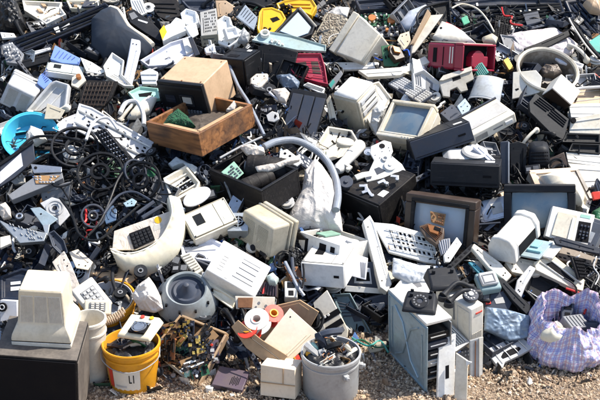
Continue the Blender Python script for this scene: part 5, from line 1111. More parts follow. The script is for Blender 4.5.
# ---- machines between cream tub and black crate
boxthing('video_recorder', 'dusty cream video recorder lying tilted between the cream tub and the beige monitor shell', 'video recorder', {'-++': (182, 213), '+++': (225, 198), '+-+': (237, 218), '--+': (194, 241), '+--': (236, 229), '---': (196, 251)}, (.34, .20, .09), lambda r, w, d, h: flatbox(ivory, cream, lines=1)(r, w, d, h), 'the cream recorder', lift=.12, vis='+z-y')
r, F = slab('printer_chassis', 'open off-white printer chassis with dark workings beside the wooden box', 'chassis', [(163, 178), (186, 165), (200, 182), (198, 188), (172, 203)], cream, (.0, -.55, .83), .05, .16, [('opening', [(174, 185), (188, 173), (195, 182), (180, 192)], ink, .0015), ('gear', ('grid', [(174, 185), (188, 175), (194, 182), (181, 191)], 5, 4, .5, .5), chrome, .015), ('rail', ('lines', (166, 180), (186, 168), (174, 199), (198, 185), 3, .006), cream, .02)], lip=.012, ref='the open off-white chassis')
puff('foam_scrap', 'thin grey crumpled foil above the open off-white chassis', 'foil', [(168, 164), (176, 157), (186, 162), (198, 168), (196, 176), (184, 166), (172, 168)], bagm('foil_film', (.5, .53, .52)), (0, -.5, .85), .03, .12, 71)
gthing('oval_lid', 'pale grey oval lid lying on the open off-white chassis', 'lid', 197, 197, (.10,), lambda root, r_: (lambda m: (m.lathe([(r_, 0), (r_ * .98, .008), (r_ * .8, .014), (0, .016)], 36, sx=1.0, sy=.55), put('lid_plate', m, lilac, root)))(MB()), n=(.1, -.5, .85), lift=.22, spin=32, cov=8)
boxthing('monitor_shell', 'beige tube monitor shell seen from its ribbed back, between the black crate and white chassis', 'monitor', {'--+': (243, 208), '+-+': (274, 227), '+--': (270, 262), '---': (236, 239), '+++': (297, 222), '++-': (293, 253)}, (.27, .26, .25), lambda r, w, d, h: k_crt_rear(r, w, d, h, warmg if False else beige), 'the beige monitor shell', lift=.12, vis='-y+z+x')
def k(root, w, d, h):
    m = MB(); m.box((0, 0, h / 2), (w, d, h)); b = put('case', m, white, root, .008)
    m = MB(); m.frame((w * .16, d * .02, h + .003), w * .42, d * .62, .012, .008, 'xy'); put('hatch_frame', m, white, b, .002)
    m = MB(); m.box((w * .16, d * .02, h + .001), (w * .38, d * .58, .004)); t = put('hatch', m, lgrey, b)
    m = MB()
    for i in range(3): m.box((w * .16, d * (-.16 + .17 * i), h + .005), (w * .36, .004, .005))
    put('rib', m, mgrey, t)
    m = MB()
    for i in range(5): m.box((-w * .3, d * (-.3 + .1 * i), h + .001), (w * .10, d * .03, .003))
    m.box((-w * .12, -d * .42, h + .001), (.02, .015, .003)); put('slot', m, mgrey, b)
    m = MB(); m.box((0, -d / 2 - .010, h * .18), (w * .92, .03, h * .3)); put('lower_lip', m, cream, b, .006)
boxthing('laser_printer', 'white printer body with a grey hatch lying on its side above the torn carton', 'printer', {'-++': (224, 238), '+++': (270, 268), '+-+': (254, 297), '--+': (206, 269), '--0': (204, 276), '+--': (250, 309)}, (.36, .28, .14), k, 'the white printer on its side', lift=.16, vis='+z-y')
slab('plastic_tray', 'yellowed plastic tray edge poking out under the white printer on its side', 'tray', [(201, 286), (209, 282), (236, 299), (233, 310)], ivory, (0, -.7, .7), .02, .13, lip=.006)
slab('metal_bracket', 'long pale metal bracket with round holes above the torn carton', 'bracket', [(235, 296), (275, 297), (274, 309), (236, 309)], cream, (0, -.8, .6), .02, .17, [('rusty_block', [(238, 298), (253, 298), (252, 308), (238, 308)], rust, .012), ('hole', ('disc', (259, 303), .008), mgrey, .002), ('hole', ('disc', (266, 306), .008), mgrey, .002), ('hole', ('disc', (256, 307), .006), mgrey, .002)])
slab('brown_grille', 'dark brown ribbed grille behind the white printer on its side', 'grille', [(256, 293), (262, 281), (278, 284), (278, 298)], brown, (0, -.8, .6), .02, .10, [('rib', ('lines', (257, 294), (262, 282), (277, 297), (277, 285), 7, .005), purple, .010)])
slab('white_tray', 'flat pale grey tray lying between the cream recorder and the white printer on its side', 'tray', [(180, 240), (212, 238), (224, 244), (214, 262), (182, 256)], lilac, (0, -.3, .95), .03, .10, [('step', [(184, 246), (212, 244), (216, 248), (186, 250)], lgrey, .008)], lip=.012)
slab('cream_grille', 'small cream grille end between the cream tub and the white printer on its side', 'grille', [(180, 255), (190, 252), (203, 270), (195, 275)], cream, (0, -.6, .8), .03, .20, [('rib', ('lines', (181, 256), (189, 253), (194, 273), (201, 269), 7, .003), warmg, .006)])
puff('foil_scrap', 'crumpled pale green foil scrap behind the carton', 'foil', [(266, 277), (273, 273), (279, 279), (276, 285), (269, 284)], bagm('mint_film', (.45, .52, .48)), UPN, .03, .14, 82)
slab('brown_panel', 'amber brown fibreboard piece between the level white case and the brown grille', 'board', [(281, 281), (289, 274), (299, 288), (295, 295), (284, 292)], P('amber_board', (.30, .16, .04)), (0, -.6, .8), .012, .08)
for i, (pts, mt, lab) in enumerate([([(285, 262), (291, 274), (297, 286), (304, 296)], hose, 'grey-blue cable running down beside the level white case'), ([(292, 258), (294, 274), (302, 284), (300, 294)], slate, 'slate cable beside the grey-blue cable')]): cable('power_cable', lab, 'cable', pts, .011, mt, .14)
cable('power_cable', 'thin black cable hanging down the front of the level white case', 'cable', [(303, 264), (304, 276), (302, 288)], .006, ink, .22)
# ================================================================== UPPER HEAP
# ---- white mechanism on the black machine
def k(root, w, d, h):
    flatbox(bblack, black)(root, w, d, h)
boxthing('amplifier', 'black square machine carrying the white mechanism plate, beside the big brown television', 'machine', {'--+': (336, 189), '+-+': (380, 206), '+++': (416, 174), '+--': (382, 240), '---': (345, 222)}, (.32, .32, .22), k, 'the black square machine', lift=-.04, vis='-y+z+x')
r, F = slab('mechanism_plate', 'white die-cast mechanism plate with round holes lying on the black square machine', 'plate', [(371, 146), (384, 140), (391, 142), (393, 151), (391, 155), (402, 164), (406, 171), (395, 173), (384, 178), (367, 182), (365, 177), (357, 180), (354, 175), (362, 172), (369, 171), (374, 160), (370, 153)], white, (.0, -.55, .83), .014, .26,
    [('hole', ('disc', (382, 146), .020), ink, .001), ('boss', ('disc', (390, 166), .040), white, .014), ('boss_cap', ('disc', (390, 166), .012), lgrey, .02), ('opening', [(374, 169), (379, 167), (386, 171), (377, 175)], slate, .001), ('opening', [(366, 177), (372, 176), (371, 179), (366, 180)], slate, .001), ('boss', ('ring', (385, 159), .022, .012), lgrey, .012), ('pin', ('grid', [(372, 148), (390, 146), (394, 158), (374, 160)], 5, 4, .35, .2), slate, .004)], ref='the white mechanism plate', bev=.004)
gthing('roller', 'blue-grey knurled wheel beside the white mechanism plate', 'wheel', 346, 183, (.045,), lambda root, r_: (lambda m: (m.cyl((0, 0, .01), r_, .02, n=30), m.cyl((0, 0, .024), r_ * .3, .01), put('disc', m, slate, root, .002)))(MB()), n=(0, -.6, .8), lift=.24)
def screwthing(lab, c, n, l, mt): gthing('metal_part', lab, 'metal part', *c, (l,), lambda root, l_: (lambda m: (m.box((0, 0, .01), (l_, .02, .02)), m.box((l_ * .3, .02, .015), (.02, .05, .012)), m.cyl((-l_ * .3, 0, .025), .012, .02), put('bar', m, mt, root, .002)))(MB()), n=n, lift=.24, spin=rnd.uniform(0, 180))
for c, l, lab in (((370, 195), .09, 'small chrome lever on the front corner of the black square machine'), ((366, 190), .07, 'bent chrome rod under the white mechanism plate'), ((385, 184), .06, 'small chrome bolt bar behind the chrome lever'), ((397, 180), .05, 'chrome pin bracket at the far corner of the black square machine'), ((349, 170), .05, 'square white gear block beside the knurled wheel')): screwthing(lab, c, (0, -.5, .85), l, white if 'white gear' in lab else chrome)
gthing('spindle', 'upright round spindle with a steel collar at the back of the black square machine', 'spindle', 368, 158, (.03,), lambda root, r_: (lambda m: (m.cyl((0, 0, .03), r_ * .7, .06), m.ring((0, 0, .05), r_, r_ * .7, .015), m.cyl((0, 0, .06), r_ * .3, .01), put('shaft', m, chrome, root)))(MB()), n=(0, -.4, .9), lift=.18)
# ---- vacuum / white tray with coil
slab('plastic_tub', 'shallow cream plastic tray under the white coiled hose', 'tray', [(314, 148), (328, 126), (352, 130), (358, 140), (340, 165), (330, 168)], cream, (0, -.55, .83), .04, .10, lip=.012, depth=.03)
def k(root, w, d, h):
    m = MB(); m.lathe([(w * .40, -.5 * d), (w * .5, -.46 * d), (w * .5, -.1 * d), (w * .42, .1 * d), (w * .46, .42 * d), (w * .3, .5 * d)], 26, axis='y'); put('body', m, white, root, 0)
    m = MB(); m.box((0, d * .2, w * .42), (w * .5, d * .3, w * .2)); put('grip', m, lgrey, root, .006)
F = Flat(348, 157, (.0, -.6, .8), .20); 
A, B = hitpts([(337, 171), (361, 144)], .20); M = Matrix.Translation((A + B) / 2) @ (B - A).to_track_quat('Y', 'Z').to_matrix().to_4x4(); r = empty('handheld_vacuum', M, 'long white tapered plastic body lying diagonally beside the white mechanism plate', 'handheld vacuum'); k(r, .085, (B - A).length, .08); cover([(333, 172), (345, 174), (365, 147), (358, 141)])
pts = []
for i in range(90): a = i * .35; pts.append((a, 0))
c0 = hitpts([(345, 147)], .20)[0]; m = MB(); m.tube([Vector((.05 * math.cos(i * .42), .035 * math.sin(i * .42) + i * .0007 - .03, .03 + .012 * math.sin(i * .21))) for i in range(90)], .011, 8); o = put('coiled_hose', m, cream); o.location = c0; tag(o, 'white coiled hose bundled in the shallow cream tray', 'hose')
slab('metal_plate', 'dark printed metal plate with red marks half under the grey hose', 'metal plate', [(296, 150), (313, 160), (309, 170), (298, 163)], slate, (0, -.5, .85), .012, .22, [('label_mark', ('grid', [(298, 153), (311, 161), (308, 168), (299, 162)], 4, 3, .7, .6), white, .002)])
# ---- tube monitor with the blue screen
boxthing('crt_monitor', 'white tube monitor with a blue-grey screen tilted up beside the beige desktop tower', 'monitor', {'--+': (392, 99), '+-+': (436, 104), '+--': (417, 141), '---': (376, 134)}, (.35, .34, .30), lambda r, w, d, h: k_crt(r, w, d, h, cream, screen, border=.085, chin=.05), 'the white tube monitor', lift=.16, up={'z': (.05, .75, .6)}, vis='-y', upw=5)
boxthing('keyboard', 'beige keyboard with dark keys sticking out behind the white tube monitor', 'keyboard', {'--+': (387, 84), '-++': (401, 75), '+++': (433, 93), '+-+': (420, 103)}, (.42, .15, .025), lambda r, w, d, h: k_keyboard(r, w, d, h, slate, lgrey), 'the beige keyboard', lift=.10, vis='+z')
# ---- beige tower with curved top
def k(root, w, d, h):
    m = MB(); m.hexa([(-w / 2, -d / 2, 0), (w / 2, -d / 2, 0), (w / 2, d / 2, 0), (-w / 2, d / 2, 0), (-w / 2, -d / 2, h), (w / 2, -d / 2, h * .97), (w * .5, d / 2, h * .97), (-w * .46, d / 2, h)]); b = put('case', m, beige, root, .02)
    m = MB(); m.hexa([(-w * .5, -d * .5, h + .001), (w * .5, -d * .5, h * .97 + .001), (w * .5, d * .5, h * .97 + .001), (-w * .46, d * .5, h + .001), (-w * .34, -d * .40, h + .03), (w * .42, -d * .42, h + .012), (w * .42, d * .40, h + .012), (-w * .34, d * .38, h + .03)]); put('top_cover', m, white, root, .012)
    m = MB(); m.box((w / 2 + .006, 0, h * .47), (.012, d * .98, h * .93)); f = put('front_bezel', m, cream, root, .005)
    for i, (zz_, hh_, mt) in enumerate(((.86, .10, lgrey), (.73, .10, white), (.58, .12, lgrey), (.40, .10, white))):
        m = MB(); m.box((w / 2 + .015, 0, h * zz_), (.008, d * .80, h * hh_)); p = put('drive_cover', m, mt, f, .003); m = MB(); m.box((w / 2 + .020, d * .05, h * (zz_ - .02)), (.004, d * .55, h * .012)); put('slot', m, ink, p)
boxthing('desktop_tower', 'beige desktop tower with a rounded white top and drive bays, beside the white tube monitor', 'computer', {'--+': (333, 95), '+-+': (355, 101), '+++': (373, 81), '-++': (351, 77), '+--': (368, 138), '---': (338, 131)}, (.19, .24, .30), k, 'the beige desktop tower', lift=.14, vis='-y+x+z')
slab('bezel_cover', 'large beige front cover with round corners leaning between the beige tower and white tube monitor', 'cover', [(372, 83), (379, 81), (392, 98), (381, 120), (375, 134), (364, 112)], cream, (.2, -.7, .7), .025, .14, [('recess', [(369, 98), (375, 92), (381, 99), (375, 111)], lgrey, .003), ('recess', [(376, 89), (379, 86), (386, 96), (383, 99)], lgrey, .003)], lip=.01)
puff('film_wad', 'grey clear plastic film hanging between the beige tower and the white tube monitor', 'plastic film', [(372, 110), (380, 103), (387, 108), (382, 122), (376, 136), (370, 124)], bagm('clear_film', (.48, .48, .47)), (0, -.8, .6), .05, .18, 51)
slab('side_cover', 'narrow cream side cover standing behind the black slatted panel and the beige tower', 'cover', [(326, 100), (330, 95), (335, 112), (340, 134), (331, 131)], cream, (-.1, -.9, .4), .012, .12)
# ---- black slatted panel, dark gap things
slab('slatted_panel', 'tall black slatted panel leaning between the red tray and the black crate', 'panel', [(292, 88), (327, 94), (326, 100), (314, 143), (279, 137)], dgrey, (-.05, -.8, .6), .03, .12, [('slat', [(293, 93), (303, 95), (291, 137), (281, 135)], slate, .008), ('slat', [(304.5, 95.2), (314.5, 97), (302.5, 139.5), (292.5, 137.3)], slate, .008), ('slat', [(316, 97.3), (325.5, 99), (313.5, 141.5), (304, 139.8)], slate, .008)], ref='the black slatted panel')
slab('paper_sheaf', 'white striped plastic strips lying along the top of the black slatted panel', 'plastic strips', [(303, 85), (308, 82), (325, 88), (324, 93), (318, 92)], paper, (0, -.5, .85), .01, .20, [('line', ('lines', (304, 86), (322, 92), (307, 83), (324, 89), 3, .003), ink, .002)])
slab('cassette_reel', 'round white reel with black slots lying in the dark before the black slatted panel', 'reel', [(266, 115), (272, 111), (278, 113), (279, 119), (274, 122), (268, 121)], white, (-.3, -.7, .6), .012, .14, [('slot', [(275, 114), (277, 116), (275, 119), (274, 117)], ink, .001)])
def kbox(mat): return lambda r, w, d, h: flatbox(mat, mat)(r, w, d, h)
boxthing('speaker_cabinet', 'dark grey speaker-like cabinet edge standing beside the tan stereo', 'cabinet', {'--+': (243, 62), '+-+': (260, 48), '+--': (262, 84), '---': (248, 92)}, (.22, .2, .28), kbox(black), None, lift=.05, up={'z': (0, .2, 1)})
slab('black_panel', 'glossy black flat panel leaning under the white and blue tray', 'panel', [(258, 46), (270, 44), (298, 52), (290, 80), (268, 90), (256, 78)], black, (-.2, -.8, .6), .02, .06)
slab('foam_block', 'torn pale foam and red wire clump in the gap beside the tan stereo', 'foam', [(250, 78), (256, 73), (268, 73), (268, 79), (258, 90), (250, 88)], clothp, (0, -.6, .8), .04, .13, bev=.01)
puff('torn_wad', 'tan torn wadding lying above the round white reel', 'wadding', [(272, 90), (285, 88), (290, 93), (286, 102), (279, 101), (276, 95)], clothp, (0, -.6, .8), .03, .15, 56)
puff('cloth_wad', 'blue-grey crumpled cloth before the red tray', 'cloth', [(276, 76), (290, 74), (300, 82), (298, 88), (284, 88)], bagm('blue_cloth', (.12, .16, .22)), (0, -.6, .8), .04, .10, 57)
# ---- red tray
slab('red_tray', 'dark red moulded plastic tray with ribs and recesses', 'tray', [(290, 57), (296, 53), (321, 53), (325, 66), (328, 84), (318, 82), (296, 76), (291, 70)], red, (0, -.6, .8), .04, .16, [('rib', ('lines', (293, 58), (320, 58), (299, 75), (325, 79), 4, .004), red, .022), ('pocket', [(297, 61), (306, 60), (308, 69), (299, 70)], brown, .001), ('pocket', [(311, 60), (318, 60), (321, 72), (313, 72)], brown, .001), ('boss', ('disc', (310, 76), .018), red, .024)], lip=.008, depth=.02, ref='the red tray')
# ---- tilted cream monitor and the speckled board
def k(root, w, d, h):
    k_crt(root, w, d, h, cream, screeng, front=.20, rk=.74, vents=False, border=.10)
    m = MB(); m.frus_y(-d * .26, w * .97, h * .03, h * 1.03, d * .48, w * .74, h * .14, h * .93); put('top_cover', m, cream, root, .012)
boxthing('crt_monitor', 'big cream tube monitor lying with its back to the viewer above the red tray', 'monitor', {(1, -1, 1): (329, 49), (-1, -1, 1): (354, 8), (-.74, 1, .86): (378, 36), (.74, 1, .86): (364, 63), (.9, -1, .1): (337, 57)}, (.38, .33, .34), k, 'the tilted cream monitor', lift=.16, vis='+z')
slab('speckled_board', 'crumbly tan speckled board leaning behind the tilted cream monitor', 'board', [(326, 12), (342, 15), (348, 19), (340, 32), (329, 48), (310, 39)], corky, (-.1, -.7, .7), .03, .10, [('hole', [(317, 26), (320, 25), (319, 31), (316, 31)], ink, .002), ('rim', ('lines', (311, 39), (326, 13), (314, 41), (329, 15), 1, .006), beige, .008)], ref='the speckled board')
puff('plastic_sheet', 'pale grey crumpled plastic along the top edge of the speckled board', 'plastic sheet', [(326, 14), (336, 7), (350, 8), (347, 17), (336, 17)], bagm('pale_film', (.55, .54, .52)), UPN, .03, .12, 61)
slab('white_cover', 'long flat white cover lying under the tilted cream monitor and above the black slatted panel', 'cover', [(323, 62), (345, 62), (378, 62), (384, 68), (330, 70)], white, (0, -.6, .8), .025, .11)
slab('white_cover', 'wide cream flat cover running between the tilted cream monitor and the red case', 'cover', [(358, 70), (400, 67), (425, 56), (430, 62), (400, 75), (368, 77)], cream, (0, -.5, .85), .03, .15, [('ridge', ('lines', (366, 72), (402, 70), (368, 75), (402, 72), 1, .004), white, .006)])
slab('foam_corner', 'small grey-green card with a bent end beside the beige desktop tower', 'card', [(328, 84), (341, 70), (343, 74), (332, 90)], mgrey, (0, -.7, .7), .006, .18, [('green_label', [(329, 85), (333, 79), (335, 82), (331, 88)], teal, .001)])
# ---- green boards top centre
for lab, pts, mt, sd in (('green circuit board with a copper coil at the top of the heap', [(361, 14), (382, 12), (384, 25), (372, 27), (360, 20)], hay, 1), ('dark green circuit board with white and orange parts beside the tall white bracket', [(383, 14), (398, 14), (399, 30), (385, 29)], hay, 2), ('pale circuit board strip before the two green boards at the top', [(372, 26), (398, 26), (399, 36), (378, 37)], slate, 3)):
    slab('circuit_board', lab, 'circuit board', pts, mt, (0, -.6, .8), .012, .10, [('chip', ('grid', pts[:4], 6, 4, .5, .6), ink, .010), ('capacitor', ('grid', pts[:4], 7, 5, .2, .5), white, .02), ('coil', ('disc', (sum(p[0] for p in pts) / len(pts), sum(p[1] for p in pts) / len(pts)), .03 if sd < 3 else .012), copper, .03)])
slab('circuit_board', 'green and brown circuit board standing between the tilted cream monitor and the tall white bracket', 'circuit board', [(381, 46), (392, 44), (404, 56), (397, 66), (384, 66)], hay, (0, -.7, .7), .012, .14, [('coil', ('disc', (394, 58), .02), chrome, .02), ('coil', ('disc', (391, 50), .025), copper, .03), ('chip', ('grid', [(382, 48), (391, 46), (401, 57), (386, 64)], 5, 4, .5, .6), ink, .012)])
slab('rusty_transformer', 'brown transformer core beside the green and brown board', 'transformer', [(390, 45), (400, 47), (405, 57), (396, 60), (390, 52)], brown, (.2, -.6, .8), .05, .19, [('winding', [(392, 47), (398, 49), (400, 54), (394, 53)], copper, .02)])
r, F = slab('angle_bracket', 'tall white angle bracket standing slanted above the red case', 'bracket', [(428, 11), (431, 15), (443, 14), (430, 32), (415, 52), (408, 55), (412, 42)], cream, (-.2, -.65, .7), .012, .18, [('flange', [(428, 11), (431, 15), (414, 45), (410, 47)], tanp, .03), ('hole', ('disc', (441, 28), .01), ink, .001)], ref='the tall white bracket')
slab('cardboard_flap', 'pale torn cardboard flap beside the tall white bracket', 'cardboard', [(400, 34), (409, 31), (411, 42), (404, 50), (397, 40)], cardw, (-.2, -.6, .8), .008, .12)
puff('white_sheet', 'curved white car panel sheet behind the red case', 'plastic sheet', [(432, 38), (441, 22), (452, 26), (465, 34), (478, 46), (462, 44), (440, 42)], white, (0, -.4, .9), .05, .06, 4, folds=.15)
puff('chrome_shell', 'curved glossy white and blue shell behind the tall white bracket', 'shell', [(399, 24), (408, 12), (426, 5), (430, 8), (419, 16), (415, 30), (404, 30)], P('gloss_shell', (.45, .50, .60), rough=.15, dirt=.2), (0, -.6, .8), .05, .07, 6, folds=.1)
cable('trim_arc', 'thin pale trim arc curving over the dark panels behind the red case', 'trim', [(420, 28), (417, 18), (424, 8), (440, 3)], .010, black, .16)
# ---- red case
def k(root, w, d, h):
    m = MB(); m.box((-w * .11, 0, h / 2), (w * .78, d, h)); b = put('case', m, red, root, .02)
    m = MB(); m.box((-w * .26, -d / 2 - .001, h * .52), (w * .10, .006, h * .55)); m.box((-w * .03, -d / 2 - .001, h * .5), (w * .02, .004, h * .7)); put('slot', m, ink, b)
    m = MB()
    for i in (0, 1): m.box((w * (.16 + .07 * i), -d / 2 - .002, h * .55), (w * .022, .004, h * .62))
    put('white_stripe', m, white, b)
    m = MB(); m.box((w * .285, 0, h * .5), (.006, d * .9, h * .9)); put('end_shade_panel', m, ink, b)  # black panel paints the shade inside the hollow end
    m = MB(); m.frame((w * .40, 0, h * .5), d * 1.02, h * 1.04, .016, w * .22, 'yz'); rr = put('end_frame', m, red, root, .006)
    m = MB(); m.box((w * .33, d * .1, h * .35), (.08, d * .5, h * .4)); m.cyl((w * .36, d * .05, h * .4), d * .2, .06, 'x'); put('inner_drum', m, red, root, .006)
    m = MB(); m.box((w * .0, 0, h + .003), (w * .9, d * .94, .008)); put('lid', m, clothp if False else beige, root, .003)
boxthing('plastic_case', 'dark red hollow plastic machine case with white stripes and an open end', 'machine case', {'--+': (429, 44), '+-+': (465, 44), '+--': (460, 70), '---': (424, 67), '+++': (497, 43), '++-': (493, 72)}, (.28, .30, .20), k, 'the red case', lift=.14, vis='-y+x+z')
slab('teal_wedge', 'teal ribbed plastic wedge poking out below the red case', 'plastic wedge', [(473, 66), (482, 62), (489, 72), (480, 78)], teal, (0, -.6, .8), .03, .19, [('rib', ('lines', (474, 66), (481, 77), (482, 63), (488, 72), 5, .003), mint, .006)])
slab('yellow_block', 'small brown and yellow block beside the open end of the red case', 'block', [(503, 60), (508, 57), (514, 68), (509, 70)], gold, (0, -.6, .8), .03, .16)
slab('teal_card', 'bright green triangular plastic piece on the dark panel above the red case', 'plastic piece', [(461, 18), (467, 15), (470, 22), (464, 25)], P('bright_green', (.05, .38, .22)), (0, -.6, .8), .01, .18)
# ---- grey drives and white boxes under the red case
r, F = slab('chassis_plate', 'light grey metal chassis with slots standing below the wide cream cover', 'chassis', [(413, 73), (424, 69), (441, 83), (436, 104), (425, 98), (414, 92)], lgrey, (.2, -.75, .6), .04, .10, [('slot', ('lines', (414, 75), (415, 91), (422, 71), (424, 95), 4, .003), mgrey, .008), ('window', [(427, 76), (434, 82), (433, 92), (427, 88)], mgrey, .002), ('rib', ('lines', (425, 92), (437, 103), (427, 88), (438, 99), 2, .003), white, .01)], lip=.008, ref='the slotted grey chassis')
slab('drive_frame', 'pale warm grey bracket with a notch lying below the red case', 'bracket', [(439, 81), (443, 76), (471, 67), (474, 79), (466, 83), (468, 90), (461, 92), (457, 87), (450, 90), (450, 97), (443, 96)], warmg, (.0, -.75, .6), .03, .16, [('dark_slot', [(452, 78), (460, 75.5), (461, 78.5), (453, 81.5)], ink, .001), ('upper_fold', [(439, 81), (443, 76), (471, 67), (472, 71), (443, 81)], cream, .014)])
slab('slate_box', 'slate blue flat box lid in the hole below the notched grey bracket', 'box', [(440, 113), (452, 104), (463, 113), (450, 122)], slate, (0, -.5, .85), .05, .12)
slab('glass_block', 'pale blue clear plastic wedge beside the slate blue lid', 'plastic wedge', [(457, 106), (465, 98), (471, 106), (469, 111), (462, 115)], P('ice_plastic', (.50, .62, .72), rough=.2), (0, -.6, .8), .03, .15)
# clear dome
F = Flat(487, 91, (-.3, -.65, .7), .17); r = empty('clear_cover', F.M, 'cloudy clear plastic cover shaped like a half shell beside the ring tub', 'cover'); note(F.M, 'the clear shell'); cover([(475, 80), (490, 75), (508, 85), (500, 100), (480, 106)])
m = MB(); vs = []; fs = []; a_, b_ = 12, 20
for j in range(a_ + 1):
    for i in range(b_ + 1):
        u = math.pi * i / b_; v = j / a_; vs.append((.11 * math.cos(u) * (1 - .15 * v), -.09 + .19 * v, .075 * math.sin(u) * (1 - .5 * v ** 3)))
for j in range(a_):
    for i in range(b_): q = j * (b_ + 1) + i; fs.append((q, q + 1, q + b_ + 2, q + b_ + 1))
m.add(vs, fs); m.M = Matrix.Rotation(R(25), 4, 'Z'); sh = put('shell', m, P('cloudy_shell', (.50, .53, .56), rough=.2, dirt=.35), r); q = sh.modifiers.new('t', 'SOLIDIFY'); q.thickness = .004
m = MB(); m.tube([(.112 * math.cos(math.pi * i / 20), -.09, .077 * math.sin(math.pi * i / 20)) for i in range(21)], .006, 6); put('rim', m, lgrey, sh)
def k(root, w, d, h):
    m = MB(); m.box((0, 0, h / 2), (w, d, h)); b = put('case', m, cream, root, .008); m = MB(); m.box((w * .02, 0, h + .003), (w * .84, d * .55, .006)); put('lid', m, lgrey, b, .003)
    m = MB()
    for i in range(12): m.box((-w * .38 + w * .022 * i, -d / 2 - .001, h * .45), (w * .009, .004, h * .5))
    m.box((w * .1, -d / 2 - .001, h * .5), (w * .2, .004, h * .12)); put('vent', m, mgrey, b)
    m = MB(); m.box((w * .33, -d / 2 - .006, h * .5), (w * .16, .014, h * .35)); put('button_block', m, white, b, .003)
    m = MB(); m.box((0, d / 2 - .005, h + .006), (w * 1.0, .012, .014)); put('rear_edge', m, slate, b, .002)
boxthing('scanner', 'long cream scanner with vent slits lying slanted above the tilted black recorder', 'scanner', {'-++': (449, 122), '+++': (497, 98), '+-+': (514, 113), '--+': (469, 137), '+--': (517, 122), '---': (474, 147)}, (.38, .18, .07), k, 'the long cream scanner', lift=.16, vis='+z-y')
# ---- ring tub, white plate, dark slotted boxes
F = Flat(548, 69, (.08, -.46, .88), .22); r = empty('ring_tub', F.M, 'big round cream tub with a rusty dirty inside at the far side of the heap', 'tub'); note(F.M, 'the ring tub'); cover([(517, 66), (535, 56), (560, 57), (577, 72), (570, 84), (540, 84)])
m = MB(); m.lathe([(.195, -.22), (.212, -.04), (.226, -.02), (.228, 0), (.218, .008), (.206, .0), (.202, -.02), (.185, -.20), (0, -.2)], 56, cap=False); put('wall', m, cream, r)
m = MB(); m.lathe([(.200, -.015), (.182, -.195), (.06, -.185), (.05, -.10), (0, -.10)], 48, cap=False); put('inner_liner', m, P('dirty_liner', (.22, .19, .16), dirt=.9, blot=(.4, .37, .33)), r)
puff('rubble_wad', 'rusty brown lump of debris inside the ring tub', 'debris lump', [(540, 70), (545, 65), (558, 66), (562, 73), (554, 77), (543, 76)], P('dirt_lump', (.14, .11, .09), dirt=.8), (0, -.5, .86), .04, .10, 77)
slab('white_plate', 'smooth off-white square plate in front of the ring tub', 'plate', [(513, 72), (536, 70), (542, 77), (540, 92), (530, 95), (512, 99)], white, (-.2, -.75, .6), .02, .18, [('hole', [(515, 89), (518.5, 88), (519, 89.5), (516, 91)], ink, .001)])
def k(root, w, d, h):
    m = MB(); m.box((0, 0, h / 2), (w, d, h)); b = put('case', m, white, root, .005); m = MB(); m.box((0, -d / 2 - .003, h / 2), (w * .98, .008, h * .96)); put('dark_face', m, brown, b, .002)
boxthing('small_cabinet', 'white cube cabinet with one dark brown side in front of the ring tub', 'cabinet', {'--+': (540, 96), '+-+': (553, 87), '-++': (551, 78) , '+--': (571, 103), '---': (562, 114), '+++': (562, 77)}, (.12, .14, .18), k, 'the white cube cabinet', lift=.18)
slab('slotted_lid', 'dark grey slotted plastic lid slanted below the white cube cabinet', 'lid', [(529, 102), (536, 93), (569, 119), (564, 140), (552, 134), (530, 112)], dgrey, (.1, -.65, .75), .04, .20, [('slot', ('lines', (533, 103), (545, 112), (540, 97), (556, 109), 4, .005), ink, .004), ('slot', ('lines', (547, 115), (563, 128), (553, 108), (567, 120), 4, .005), ink, .004)], ref='the slotted dark lid')
# ---- right edge: white sheets
for i, (pts, mt, lab, lf, n_) in enumerate([([(566, 90), (600, 86), (600, 103), (575, 106), (568, 100)], tanp, 'dusty tan flat panel at the right edge below the ring tub', .08, (0, -.35, .93)), ([(569, 104), (600, 103), (600, 118), (571, 117)], white, 'glossy white flat panel at the right edge, under the tan one', .10, (0, -.4, .9)), ([(571, 119), (600, 113), (600, 134), (569, 133)], cream, 'off-white panel with a black knob at the right edge', .13, (0, -.8, .55)), ([(566, 152), (600, 154), (600, 166), (568, 162)], white, 'bright white flat sheet at the right edge below the black trays', .09, (0, -.35, .9)), ([(568, 163), (600, 166), (600, 186), (588, 188), (576, 176)], cream, 'cream flat sheet at the right edge beside the cream monitor back', .09, (0, -.5, .8))]):
    slab('flat_panel', lab, 'panel', pts, mt, n_, .02, lf, [('seam', ('lines', pts[0], pts[1], pts[3], pts[2], 2, .003), lgrey, .004)] + ([('knob', ('disc', (573, 121), .018), ink, .02)] if 'knob' in lab else []))
cable('grey_pipe', 'straight pale grey pipe at the right edge over the tan panel', 'pipe', [(568, 90), (584, 88), (600, 87)], .012, lgrey, .16, n=2)
for i, (pts, lab) in enumerate([([(566, 133), (600, 134), (600, 143), (562, 142)], 'black flat tray at the right edge, the upper of two'), ([(572, 143), (600, 144), (600, 154), (568, 151)], 'black flat tray at the right edge, the lower of two')]):
    slab('black_tray', lab, 'tray', pts, black, (0, -.6, .8), .04, .12, [('edge', ('lines', pts[0], pts[1], pts[3], pts[2], 2, .004), dgrey, .01)], lip=.008)
slab('red_label_box', 'small orange-red box at the right edge below the cream sheet', 'box', [(592, 192), (600, 191), (600, 199), (594, 200)], bred, (0, -.8, .6), .03, .15)
puff('green_bag', 'dark green crumpled bag at the right edge beside the white slotted machine', 'bag', [(592, 212), (600, 207), (600, 224), (593, 226)], hay, (0, -.6, .8), .04, .12, 88)
